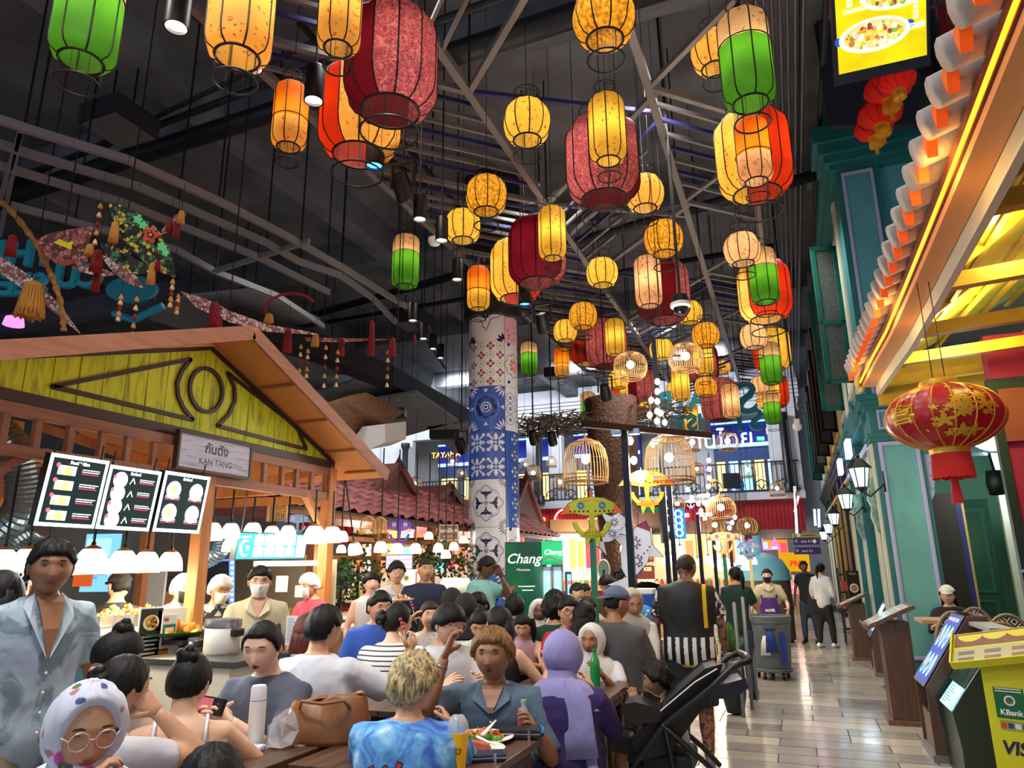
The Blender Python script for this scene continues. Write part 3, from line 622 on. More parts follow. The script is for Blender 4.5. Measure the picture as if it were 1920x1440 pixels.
Ds=[(1132,32,117,F_AMB,'largest amber globe lantern, at the top edge'),(1338,98,84,F_YEL2,'floral globe lantern half behind the upper right green one'),(1390,62,78,F_PEA,'pale floral globe just behind the upper right green lantern'),(988,229,89,F_YEL,'yellow floral globe lantern left of the pink floral drum'),(912,366,78,F_AMB,'amber globe lantern above a floral one, left of the maroon drum'),(868,424,68,F_YEL,'floral globe lantern beside the round detector'),(1208,362,73,F_YEL2,'floral globe lantern at the right of the pink floral drum'),(1244,447,72,F_AMB,'amber globe lantern crossed by the camera pole'),(1129,511,59,F_YEL,'floral globe lantern below the maroon drum, to its right'),(1391,467,67,F_PEA,'pale floral globe above the red drum at right'),(1093,592,53,F_AMB,'amber globe above the orange-red drum'),(1060,620,45,F_YEL,'floral globe left of the amber one above the orange-red drum'),(1293,586,47,F_YEL,'floral globe under the dome camera'),(1323,628,50,F_AMB,'amber globe right above the bamboo globe'),(1240,655,44,F_YEL,'floral globe just left of the right bamboo globe'),(1413,631,50,F_PEA,'pale floral globe left of the second green lantern'),(1355,689,28,F_YEL2,'small floral globe right of the pink drum by the bamboo globe'),(1160,711,38,F_YEL,'floral globe under the left bamboo globe'),(1323,725,40,F_AMB,'amber globe under the right bamboo globe'),(1266,731,34,F_YEL,'floral globe behind a slim yellow lantern, low centre'),(1425,722,36,F_PEA,'pale floral globe behind the lowest green lantern'),(1212,769,34,F_YEL,'floral globe low down beside the string of bulbs'),(1246,765,22,F_AMB,'smallest amber globe behind the string of bulbs'),(1435,752,30,F_YEL2,'small floral globe beside the lowest green lantern')]
for(x,y,w,a,lb)in Ds:lantern(x,y,w,'D',a,None,None,lb,'globe lanterns',.15)
#  BAMBOO LAMPS
BAM=wood((222,180,112),(170,122,66),.8,.5,'z',.05);BAMD=mat((128,88,50),.6)
def bamboo_lamp(px,py,w,lb,kind='globe',D=None,cord=None,power=9,grp='bamboo lamps'):
 D=D or(.42 if kind=='globe' else .52);d=FPX*D/w;p=P(px,py,d);o=empty('bamboo_lamp',p,lb,'lamp',grp);far=w<45
 if kind=='globe':pr=[(.30,-.38),(.42,-.3),(.49,-.12),(.5,.05),(.44,.25),(.3,.38),(.12,.43)]
 else:pr=[(.47,-.46),(.49,-.36),(.5,-.2),(.49,.05),(.44,.27),(.33,.42),(.16,.49)]
 pr=[(r*D,z*D)for r,z in pr];nr=18 if far else 40
 mb=MB()
 for j in range(nr):
  a=2*pi*j/nr;mb.tube([(r*cos(a),r*sin(a),z)for r,z in pr],.0035 if not far else .006,4,BAM,cap=False)
 mb.build('cane_ribs',parent=o,smooth=True)
 mb=MB()
 for(r,z,t)in((pr[0][0],pr[0][1],.012),(pr[0][0]*1.01,pr[0][1]+.035*D*2,.009),(pr[3][0]*.98,pr[3][1],.003),(pr[-2][0],pr[-2][1],.008),(pr[-1][0],pr[-1][1],.008)):mb.ring((0,0,z),r,t,BAMD,24,5)
 mb.lathe([(pr[-1][0],pr[-1][1]),(.03*D,pr[-1][1]+.06*D),(.035*D,pr[-1][1]+.12*D),(0,pr[-1][1]+.16*D)],12,BAMD);mb.build('hoops',parent=o,smooth=True)
 mb=MB();mb.sphere((0,0,.05*D),.05 if not far else .055,mat((255,246,220),emit=16),10,8);mb.bar((0,0,.1),(0,0,pr[-1][1]),.01,m=BLACK);mb.build('bulb',parent=o,smooth=True)
 top=cord if cord is not None else 9-p.z
 mb=MB();mb.bar((0,0,pr[-1][1]+.1*D),(0,0,top),.008,m=BLACK);mb.build('cord',parent=o)
 lamp('POINT',p+Vector((0,0,.02)),power,(1,.85,.6),.05,name='bulb_light');return o
for a in((1098,866,84,'big bamboo cage lamp hanging left of the steel pole','cage'),(1255,862,91,'biggest bamboo cage lamp hanging right of the steel pole','cage'),(1182,687,63,'dim bamboo globe lamp up among the lanterns, left of the tall pole','globe'),(1286,671,65,'bright bamboo globe lamp up among the lanterns, right of the tall pole','globe'),(1298,831,39,'bamboo globe lamp behind the biggest cage lamp','globe'),(1364,829,41,'bamboo globe lamp in front of the white Thai letters','globe'),(1352,954,55,'bamboo globe lamp in front of the red fascia','globe'),(1340,986,37,'bamboo globe lamp below left of another on the red fascia','globe'),(1401,987,38,'bamboo globe lamp on a black bracket at the right of the pole','globe'),(1270,946,30,'small bamboo lamp left of the white T letter','globe')):bamboo_lamp(*a)
for i,(x,y,w)in enumerate(((848,866,23),(866,888,20),(985,872,21),(1000,888,30),(1034,866,20),(1307,880,24),(1402,882,28),(1457,917,27),(1455,870,20),(1240,905,18),(778,908,26),(1050,905,28))):
 bamboo_lamp(x,y,w,'small cage lamp hung before the balcony, '+('above the second gable ridge','lower one above the second gable ridge','right beside the tiled column','lower one right beside the tiled column','left of the big bamboo cage','behind the biggest bamboo cage','in front of the dark screen','low on the right of the railing','upper right by the black column','between the two big cages','arched, left of the column over the roof','low, behind the left big cage')[i],'cage',.4,power=5,grp='small lamps before the balcony')
RP=fabric('redpaper',(160,18,12),tr=.7);GOLDF=mat((214,172,48),.4,.3);REDF=mat((214,40,30),.6)
def red_lantern(p,D,lb,lit=True,big=False):
 o=empty('red_lantern',p,lb,'lantern',None if big else 'small red lanterns under the yellow screen');n=12 if not big else 18
 pr=[(.16*D,.3*D)]+[(D*.5*sin(a)*1.0,D*.31*cos(a))for a in[pi*(.12+.76*i/14)for i in range(15)]]+[(.16*D,-.3*D)]
 m=RP if lit else speckle((176,20,34),(150,14,30),5,.35)
 mb=MB();vs=[];k=n*4
 for(r,z)in pr:vs+=[(r*(1-.03*abs(((j*n/k)%1)-.5)*2)*cos(2*pi*j/k),r*(1-.03*abs(((j*n/k)%1)-.5)*2)*sin(2*pi*j/k),z)for j in range(k)]
 mb.add(vs,[(i*k+j,(i+1)*k+j,(i+1)*k+(j+1)%k,i*k+(j+1)%k)for i in range(len(pr)-1)for j in range(k)],m);mb.build('paper_body',parent=o,smooth=True)
 mb=MB()
 for j in range(n):
  a=2*pi*(j+.5)/n;mb.tube([(r*cos(a)*1.0,r*sin(a)*1.0,z)for r,z in pr],.0025*(2 if big else 1.6),4,GOLDF if big else mat((120,16,14),.6),cap=False)
 mb.build('ribs',parent=o)
 mb=MB();mb.lathe([(.165*D,-.29*D),(.17*D,-.31*D),(.165*D,-.35*D)],20,GOLDF);mb.lathe([(.17*D,.29*D),(.175*D,.31*D),(.16*D,.35*D)],20,GOLDF);mb.build('gold_collar',parent=o,smooth=True)
 mb=MB();F=REDF if big else GOLDF;rr=random.Random(2);nf=90 if big else 36
 for j in range(nf):
  a=2*pi*j/nf;r=.155*D;L=D*(.22+.02*rr.random());mb.bar((r*cos(a),r*sin(a),-.34*D),(r*1.1*cos(a),r*1.1*sin(a),-.34*D-L),.012*D*(1 if big else 1.6),.006*D,F)
 mb.build('fringe',parent=o)
 mb=MB();z0=-.34*D-.2*D
 for j in range(22):a=2*pi*j/22;mb.bar((.02*D*cos(a),.02*D*sin(a),z0),(.045*D*cos(a),.045*D*sin(a),z0-.26*D),.008*D,.006*D,F)
 mb.tube([(0,0,-.33*D),(0,0,z0)],.012*D,6,F);mb.build('tassel',parent=o)
 mb=MB();mb.bar((-.04*D,0,.33*D),(-.04*D,0,.33*D+(1.0 if big else .5)),.006,m=BLACK);mb.bar((.06*D,0,.33*D),(.06*D,0,.33*D+(1.0 if big else .5)),.006,m=BLACK);mb.build('cord',parent=o)
 if lit:
  mb=MB();mb.sphere((0,0,0),.05,mat((255,240,210),emit=9),10,8);mb.build('bulb',parent=o,smooth=True);lamp('POINT',p+Vector((0,0,0)),1.2,(1,.8,.6),.06,name='lantern_light')
 return o
for i,(x,y,w)in enumerate(((1682,152,66),(1665,165,84),(1650,214,78),(1638,240,68))):
 red_lantern(P(x,y,7.6-.0*i+.25*i),w*(7.6+.25*i)/FPX,('small red paper lantern tucked right behind the screen corner','brightest small red paper lantern directly under the yellow screen','third small red paper lantern, in the middle of the stack','lowest small red paper lantern with the longest tassel')[i])
RLP=P(1770,782,4.9);RLD=200*4.9/FPX
rl=red_lantern(RLP,RLD,'big oval red lantern with gold writing and red fringe under the yellow roof',lit=False,big=True)
def on_ellipsoid(poly,lon0,lat0,m,mb,off=1.008,sc=1.0):
 b=len(mb.v);vs=[]
 for x,y in poly:
  lo=lon0+x*sc;la=lat0+y*sc;vs.append((RLD*.5*off*cos(la)*sin(lo),-RLD*.5*off*cos(la)*cos(lo),RLD*.31*off*sin(la)))
 mb.add(vs,[tuple(range(len(vs)))],m)
mb=MB();view=atan2(RLP.x,RLP.y)
v,f=text_geo('喜',1.0,'CENTER',.02)
mb.add([(RLD*.5*1.01*cos(b*.62-.05)*sin(a*.62-.75-view),-RLD*.5*1.01*cos(b*.62-.05)*cos(a*.62-.75-view),RLD*.31*1.01*sin(b*.62-.05))for a,b,c in v],f,GOLDF)
rr=random.Random(5)
for k in range(46):
 lo=rr.gauss(.35,.3);la=rr.gauss(.0,.3);s=rr.uniform(.03,.1)if k>3 else .16;poly=[(s*(1+.5*sin(5*q))*cos(q),s*(1+.5*sin(5*q))*sin(q))for q in[2*pi*i/20 for i in range(20)]];on_ellipsoid(poly,lo-view,la,GOLDF,mb)
for k in range(14):on_ellipsoid([(.03*cos(q),.05*sin(q))for q in[2*pi*i/7 for i in range(7)]],rr.uniform(-1.2,-.3)-view,rr.choice((-1,1))*rr.uniform(.42,.75),GOLDF,mb)
mb.build('gold_print',parent=rl)
#  TILED COLUMN
CY=P(926,1000,12.4);CYX,CYY,CR=CY.x,CY.y,.447
colm=empty('tiled_column',(CYX,CYY,0),'round column wrapped in blue and white patterned tile panels','column')
mb=MB();mb.lathe([(CR-.01,0),(CR-.01,9)],40,mat((40,42,48),.6));mb.build('core',parent=colm,smooth=True)
mb=MB();mb.lathe([(CR-.005,6.05),(CR+.1,6.05),(CR+.1,9)],32,DARK2);mb.build('dark_collar',parent=colm,smooth=True,sangle=30)
TW=mat((222,224,230),.25);TB=mat((58,92,176),.25);TN=mat((26,34,86),.25);TLB=mat((128,156,214),.25);TLINE=mat((40,44,60),.3)
TMAR=mat((150,48,58),.3);TOLV=mat((178,182,116),.3);TPK=mat((232,180,200),.3);TGR=mat((96,98,104),.3);TYL=mat((226,214,140),.3);TOR=mat((214,120,60),.3)
face0=atan2(-CYY,-CYX)
def petal(A,cx,cy,a,L,w,m,r0=0,tip=1.0,n=7):
 pts=[]
 for i in range(n+1):t=i/n;pts.append((r0+L*t,w*sin(pi*t**tip)))
 for i in range(n-1,0,-1):t=i/n;pts.append((r0+L*t,-w*sin(pi*t**tip)))
 A.poly([(cx+x*cos(a)-y*sin(a),cy+x*sin(a)+y*cos(a))for x,y in pts],m)
def scallop(cx,cy,r,lobes,depth,n=64,rot=0,sq=0):
 return[(cx+r*(1+depth*abs(cos(lobes/2*(q+rot)))-sq*abs(sin(2*q)))*cos(q),cy+r*(1+depth*abs(cos(lobes/2*(q+rot)))-sq*abs(sin(2*q)))*sin(q))for q in[2*pi*i/n for i in range(n)]]
def d_mandala(A,w,h):
 cx,cy,r=w/2,h/2,min(w,h)*.42
 A.up();A.line(scallop(cx,cy,r*.9,8,.14,sq=.12),.011,TN,True);A.line(scallop(cx,cy,r*.78,8,.14,sq=.12),.004,TLINE,True)
 for k in range(4):
  a=k*pi/2;petal(A,cx,cy,a,r*.42,r*.12,TN,r*.3)
  for s in(-1,1):petal(A,cx+r*.5*cos(a),cy+r*.5*sin(a),a+s*1.15,r*.42,r*.09,TN,0)
  petal(A,cx,cy,a,r*.2,r*.05,TLINE,r*.18)
 A.annulus(cx,cy,r*.1,r*.13,TLINE,16);A.disc(cx,cy,r*.06,TGR,n=10)
 for(x,y)in((0,0),(w,0),(0,h),(w,h)):
  sx=1 if x==0 else-1;sy=1 if y==0 else-1
  for k in range(4):
   a=(k+.5)*pi/8;p=[(x+sx*r*.30*cos(a-.2),y+sy*r*.30*sin(a-.2)),(x+sx*r*.55*cos(a),y+sy*r*.55*sin(a)),(x+sx*r*.30*cos(a+.2),y+sy*r*.30*sin(a+.2))]
   A.poly(p if sx*sy>0 else p[::-1],TGR)
  A.annulus(x,y,r*.2,r*.24,TLINE,8,0 if sx>0 and sy>0 else(pi/2 if sx<0 and sy>0 else(pi if sx<0 else 1.5*pi)),(pi/2 if sx>0 and sy>0 else(pi if sx<0 and sy>0 else(1.5*pi if sx<0 else 2*pi))))
def d_bigflower(A,w,h):
 cx,cy,r=w/2,h*.52,w*.38
 A.up();A.disc(cx,cy,r*.92,TLB,n=32);A.up();A.poly(scallop(cx,cy,r*.62,8,.2),TN);A.up();A.disc(cx,cy,r*.36,TW,n=24);A.up();A.disc(cx,cy,r*.27,TB);A.up();A.disc(cx,cy,r*.18,TW,n=16);A.up();A.disc(cx,cy,r*.1,TN,n=12)
 for(x,y)in((0,0),(w,0),(0,h),(w,h)):
  sx=1 if x==0 else-1;sy=1 if y==0 else-1;a0=atan2(sy,sx)
  for s in(-.55,-.2,.2,.55):petal(A,x,y,a0+s,r*.55,r*.06,TW,r*.25)
 for k in range(4):
  a=k*pi/2;petal(A,cx+r*1.22*cos(a),cy+r*1.22*sin(a),a+pi,r*.22,r*.08,TW);petal(A,cx+r*1.2*cos(a),cy+r*1.2*sin(a),a+pi/2,r*.16,r*.05,TW);petal(A,cx+r*1.2*cos(a),cy+r*1.2*sin(a),a-pi/2,r*.16,r*.05,TW)
def d_lace(A,w,h):
 A.up();nx=2;s=w/nx;ny=max(1,round(h/s))
 for i in range(nx+1):
  for j in range(ny+1):
   x,y=i*s,j*(h/ny)
   for k in range(4):
    a=k*pi/2+pi/4;q=(x+s*.0*cos(a),y)
   def ok(px,py):return-.001<=px<=w+.001 and-.001<=py<=h+.001
   if i<nx and j<ny:
    cx,cy=x+s/2,y+h/ny/2
    for k in range(4):petal(A,cx,cy,k*pi/2,s*.4,s*.1,TW,s*.08);petal(A,cx,cy,k*pi/2+pi/4,s*.42,s*.045,TW,s*.16)
    A.disc(cx,cy,s*.06,TW,n=10);A.annulus(cx,cy,s*.2,s*.23,TW,20)
    for k in range(4):a=k*pi/2+pi/4;A.disc(cx+s*.55*cos(a)*.95,cy+s*.55*sin(a)*.95,s*.09,TW,n=10)
def d_star(A,w,h):
 cx,cy,r=w/2,h/2,w*.42
 A.up();pts=[]
 for i in range(96):
  q=2*pi*i/96;k=(q%(pi/2))/(pi/2);rr_=r*(1.0-.55*sin(pi*k))*(1+.05*(1 if i%4<2 else-1));pts.append((cx+rr_*cos(q),cy+rr_*sin(q)))
 A.line(pts,.012,TN,True)
 for k in range(8):petal(A,cx,cy,k*pi/4,r*(.42 if k%2==0 else .3),r*.07,TN)
 A.up();A.disc(cx,cy,.014,TW,n=8)
 for(x,y)in((0,0),(w,0),(0,h),(w,h)):
  sx=1 if x==0 else-1;sy=1 if y==0 else-1;a0=atan2(sy,sx)
  for s in(-.5,0,.5):petal(A,x,y,a0+s,r*.5,r*.09,TN,r*.12)
def d_diamond(A,w,h):
 A.up();nx=4;s=w/nx;ny=max(1,round(h/s))
 for i in range(nx):
  for j in range(ny):
   cx,cy=(i+.5)*s,(j+.5)*(h/ny)
   if(i+j)%2==0:
    for k in range(4):a=k*pi/2;d=s*.27;A.poly([(cx+d*cos(a)+.2*s*cos(a+q*pi/2),cy+d*sin(a)+.2*s*sin(a+q*pi/2))for q in range(4)],TMAR)
   else:A.line(scallop(cx,cy,s*.34,8,.2,32),.012,TOLV,True);A.disc(cx,cy,s*.16,TOLV,n=8)
def d_fleur(A,w,h):
 A.up();s=w*.7;ny=max(1,round(h/s))
 for j in range(ny):
  cx,cy=w/2,(j+.5)*h/ny
  A.line([(x,y)for x,y in scallop(cx,cy,s*.42,8,.2,32)],.006,TN,True)
  for k in range(4):
   a=k*pi/2+pi/2;petal(A,cx,cy,a,s*.2,s*.05,TYL,s*.12);petal(A,cx+s*.2*cos(a),cy+s*.2*sin(a),a+1.1,s*.13,s*.03,TYL);petal(A,cx+s*.2*cos(a),cy+s*.2*sin(a),a-1.1,s*.13,s*.03,TYL)
  A.disc(cx,cy,s*.04,TYL,n=8)
def d_circles(A,w,h):
 A.up();s=w*.5;ny=max(1,round(h/s))
 for j in range(ny+1):
  for i in range(2):
   cx,cy=(i+.5)*s,j*h/ny
   if .0<cy<h:A.annulus(cx,cy,s*.36,s*.44,TLB,20);A.disc(cx,cy,s*.14,TN,n=10);A.up();A.disc(cx,cy,s*.06,TW,n=8)
def d_pink(A,w,h):
 A.up();rr=random.Random(4)
 for k in range(16):x,y=rr.uniform(.03,w-.03),rr.uniform(.03,h-.03);A.disc(x,y,.018,TMAR,n=8)if k%2 else petal(A,x,y,rr.random()*6,.06,.014,TMAR)
def d_orange(A,w,h):
 A.up();A.line(scallop(w/2,h*.5,w*.42,8,.2,48),.012,TLINE,True);
 for k in range(8):petal(A,w/2,h/2,k*pi/4,w*.28,w*.06,TOR,w*.06)
 for(x,y)in((.06,.06),(w-.06,.06),(.06,h-.06),(w-.06,h-.06)):petal(A,x,y,.8,.08,.03,TN)
def col_z(py):return PY(926,py,CYY-.2).z if False else P(926,py,9.0*1.0).z
zs=lambda y:EYE+(lambda r:r.z/sqrt(r.x**2+r.y**2))(ray(926,y))*(sqrt(CYX**2+CYY**2)-CR)
bands=[(1290,1078,'mandala',TW),(1078,988,'mandala',TW),(988,898,'mandala',TW),(898,806,'lace',TB),(806,723,'flower',TB),(723,640,'diamond',TW),(640,540,'star',TW),(540,440,'mandala',TW)]
bands[0]=(1168,1078,'flower',TB)
fn=dict(mandala=d_mandala,lace=d_lace,flower=d_bigflower,diamond=d_diamond,star=d_star,fleur=d_fleur,circles=d_circles,pink=d_pink,orange=d_orange)
side={0:('mandala',TW),1:('orange',TW),2:('fleur',TB),3:('fleur',TB),4:('circles',TW),5:('orange',TW),6:('pink',TPK),7:('mandala',TW)}
def col_panel(z0,z1,a0,a1,design,base,name='tile_panel'):
 w=(a1-a0)*CR;h=z1-z0;mb=MB();n=10
 mb.lathe([(CR-.004,z0+.003),(CR+.002,z0+.003),(CR+.002,z1-.003),(CR-.004,z1-.003)],n,base,a0=a0+.01,a1=a1-.01)
 A=Art();fn[design](A,w,h)
 for i,(x,y,z)in enumerate(A.v):
  x=min(max(x,.004),w-.004);y=min(max(y,.004),h-.004);a=a0+x/CR;r=CR+.002+z*.35
  A.v[i]=(r*cos(a),r*sin(a),z0+y)
 b=len(mb.v);mb.v+=A.v;mb.f+=[tuple(b+q for q in f)for f in A.f];mb.m+=[mb.mi(A.slots[q])for q in A.m]
 o=mb.build(name,parent=colm);return o
aw=1.57
z_low=zs(1168)
for i,(yb,yt,ds,bs)in enumerate(bands):
 z0,z1=zs(yb),zs(yt)
 a_mid=face0-.28;p0,p1=a_mid-aw/2-.02,a_mid+aw/2-.02+.0
 col_panel(z0,z1,p0,p1,ds,bs);d2,b2=side[i]
 col_panel(z0,z1,p1,p1+1.0,d2,b2);col_panel(z0,z1,p0-1.2,p0,('flower','pink','mandala','fleur','flower','orange','star','mandala')[i],(TB,TPK,TW,TB,TB,TW,TW,TW)[i])
 col_panel(z0,z1,p1+1.0,p0-1.2+2*pi,'circles',TW)
zz=z_low;
for k in range(3):
 h=z_low/3;a_mid=face0-.28;col_panel(k*h,(k+1)*h,a_mid-aw/2,a_mid+aw/2,('mandala','flower','flower')[k],TB if k else TW);col_panel(k*h,(k+1)*h,a_mid+aw/2,a_mid-aw/2+2*pi,'circles',TB)
#  KAN TANG KIOSK (front plane X  -4.2)
KX=-4.2
PINKW=wood((168,112,84),(140,88,66),.7,.55,'y',.05);ORW=wood((206,136,70),(178,108,52),.7,.55,'z',.05);ROOFU=mat((216,140,72),.6);BRN=mat((58,32,34),.5)
kio=empty('food_kiosk',(KX,4,0),'wooden market kiosk with yellow plank gable and orange-lined pitched roof','kiosk')
def K(px,py,off=0):p=PX(px,py,KX+off);return p
def kb(mb,name):
 o=mb.build(name);o.parent=kio;o.matrix_parent_inverse=Matrix.Translation((-KX,-4,0));return o
gl,gr,ap=K(-90,700),K(626,868),K(400,657)
base_z=(K(0,722).z+K(610,863).z)/2;yl,yr,ya,za=K(0,735).y-.55,gr.y,ap.y,ap.z+.02
YW=[]
for k in range(3):
 t=NT('yellow_plank',.6);n=t.noise(2,5,t.map((6,9,1.3)),.65,.8);YW.append(t.color(t.ramp(n,[(.28,(140,146,20)),(.5,(222,232,30)),(.75,(240,246,60))])));t.bump(n,.2,.004)
nb=22;slopeL=(za-base_z)/(ya-yl);slopeR=(za-base_z)/(yr-ya)
def roofz(y):return base_z+(y-yl)*slopeL if y<ya else base_z+(yr-y)*slopeR
for k in range(nb):
 y0=yl+(yr-yl)*k/nb;y1=yl+(yr-yl)*(k+1)/nb-.008;pts=[(y0,base_z),(y1,base_z),(y1,roofz(y1))]
 if y0<ya<y1:pts.append((ya,za))
 pts.append((y0,roofz(y0)));mb=MB();n=len(pts)
 mb.add([(KX-.03,y,z)for y,z in pts]+[(KX-.06,y,z)for y,z in pts],[tuple(range(n)),tuple(range(n,2*n))[::-1]]+[(q,n+q,n+(q+1)%n,(q+1)%n)for q in range(n)],YW[k%3]);kb(mb,'gable_plank')
def kline(pts,w=.03,closed=True,name='gable_moulding'):
 q=[K(x,y)for x,y in pts];q=[Vector((KX-.022,p.y,p.z))for p in q];mb=MB();
 n=len(q)
 for i in range(n if closed else n-1):mb.bar(q[i],q[(i+1)%n],w,.02,BRN,up=(1,0,0));mb.sphere(q[i],(.012,w*.5,w*.5),BRN,8,4)
 return kb(mb,name)
kline([(103,724),(362,673)]+[(345,695),(336,718),(338,742),(348,765),(366,787)])
kline([(430,698),(560,800),(578,842),(412,798),(432,778),(444,752),(443,725)])
cc,cr_=K(391,731),K(391,690).z-K(391,731).z
mb=MB();nn=40;ring=[Vector((KX-.02,cc.y+cr_*.98*cos(2*pi*i/nn),cc.z+cr_*sin(2*pi*i/nn)))for i in range(nn)]
for i in range(nn):mb.bar(ring[i],ring[(i+1)%nn],.03,.02,BRN,up=(1,0,0))
kb(mb,'gable_ring')
mb=MB();mb.bb((KX-.05,yl,base_z-.07),(KX+.0,yr+.02,base_z),BRN);kb(mb,'gable_sill')
mb=MB();mb.bar((KX-.02,ya,za+.0),(KX-.02,yr,base_z),.03,.03,BRN,up=(1,0,0));mb.bar((KX-.02,ya,za),(KX-.02,yl,base_z),.03,.03,BRN,up=(1,0,0));kb(mb,'gable_edge')
FO,BK=.38,-2.6
for(y0,z0,y1,z1)in((ya,za+.06,yr+.38,base_z-.38*slopeR*.9),(ya,za+.06,yl-.2,base_z-.1)):
 mb=MB();dz=.05
 mb.add([(KX+FO,y0,z0),(KX+FO,y1,z1),(KX+BK,y1,z1),(KX+BK,y0,z0),(KX+FO,y0,z0+dz),(KX+FO,y1,z1+dz),(KX+BK,y1,z1+dz),(KX+BK,y0,z0+dz)],[(0,1,2,3),(7,6,5,4),(0,4,5,1),(1,5,6,2),(2,6,7,3),(3,7,4,0)],ROOFU);kb(mb,'roof_slab')
 mb=MB();mb.bar((KX+FO+.01,y0,z0+.02),(KX+FO+.01,y1,z1+.02),.03,.11,PINKW,up=(0,0,1));kb(mb,'barge_board')
 for q in(.28,.52,.75,.93):
  y,z=y0+(y1-y0)*q,z0+(z1-z0)*q;mb=MB();mb.bar((KX-.02,y,z-.012),(KX+FO-.01,y,z-.012),.03,.02,wood((186,112,54),(150,86,40),.7));kb(mb,'batten')
zt,zb=base_z-.08,K(365,985).z*0+(K(200,845).z+K(450,905).z)/2-.0
zb=K(630,935).z
mb=MB();mb.bb((KX-.04,yl,zt-.07),(KX+.03,yr,zt),PINKW);kb(mb,'top_rail')
mb=MB();mb.bb((KX-.04,yl,zb-.03),(KX+.03,yr,zb+.04),PINKW);kb(mb,'bottom_rail')
for(x,y)in((10,780),(72,790),(133,800),(192,812),(240,820),(290,825),(460,870),(495,880),(528,890),(555,895),(583,900),(610,905)):
 p=K(x,y);mb=MB();mb.bb((KX-.02,p.y-.02,zb),(KX+.02,p.y+.02,zt),PINKW);kb(mb,'baluster')
YP=[K(372,1050).y,K(634,1000).y]
for i,y in enumerate([yl,YP[0],yr-.06]):
 for xx in(0,-2.3):
  mb=MB();mb.bb((KX-.05+xx,y-.05,0),(KX+.05+xx,y+.05,zt if xx==0 else 2.9),ORW);kb(mb,'post')
mb=MB()
for y in(yl+.3,YP[0],(YP[0]+yr)/2,yr):
 mb.bar((KX,y,zb),(KX-2.3,y,zb),.06,.08,ORW);
kb(mb,'cross_beam')
for(a,b)in(((KX,YP[0],zb),(KX-2.3,YP[0]+.2,2.9)),((KX,yr,zt),(KX-2.0,yr-.5,zb)),((KX-1.2,yl,zb+.2),(KX-1.2,yr,zb+.2)),((KX-2.3,yl,zt),(KX-2.3,yr,zt))):
 mb=MB();mb.bar(a,b,.06,.08,ORW);kb(mb,'roof_timber')
mb=MB();q0=K(572,930);mb.bar((KX,q0.y,zb),(KX,K(612,1010).y,K(612,1010).z),.05,.06,ORW,up=(1,0,0));mb.bar((KX,K(612,1010).y,K(612,1010).z),(KX,yr-.1,1.4),.05,.06,ORW,up=(1,0,0));kb(mb,'curved_brace')
mb=MB();pts=[K(x,y)for x,y in((-20,900),(20,870),(60,852),(90,848))];
for a,b in zip(pts,pts[1:]):mb.bar((KX-.02,a.y,a.z),(KX-.02,b.y,b.z),.05,.06,PINKW,up=(1,0,0))
kb(mb,'arched_brace')
t=NT('white_board',.6);n=t.noise(2,4,t.map((2,2,30)));LBW=t.color(t.ramp(n,[(.3,(150,150,176)),(.5,(196,196,214))]))
a,b=K(322,812),K(449,893);c_=K(322,876)
sb=empty('name_board',(KX+.06,a.y,c_.z),'pale lavender board lettered KAN TANG in Thai and Latin letters','sign')
W_,H_=b.y-a.y,a.z-c_.z;M=frame((0,0,0),(0,1,0),(0,0,1))
mb=MB();mb.bb((0,0,0),(W_,H_,.03),LBW,M);mb.build('board',parent=sb)
mb=MB();
for(x,y,w,h)in((-.02,-.02,W_+.04,.02),(-.02,H_,W_+.04,.02),(-.02,0,.02,H_),(W_,0,.02,H_)):mb.bb((x,y,-.005),(x+w,y+h,.04),BRN,M)
mb.build('board_frame',parent=sb)
A=Art();A.z=.0312;A.text('กันตัง',W_/2,H_*.66,H_*.42,mat((30,26,34),.5),bold=.002);A.text('KAN TANG',W_/2,H_*.26,H_*.27,mat((30,26,34),.5));A.build('lettering',parent=sb,M=M)
EW=mat((225,245,255),emit=2.4);EBD=mat((10,44,48),emit=.35);ETX=mat((235,245,245),emit=1.8);ERD=mat((240,60,90),emit=1.3);EFOOD=mat((240,250,245),emit=2.6);EYG=mat((160,230,120),emit=1.6)
rr=random.Random(9)
scr=[((75,847),(186,870),(62,985)),((189,870),(288,884),(178,991)),((290,882),(377,894),(285,996))]
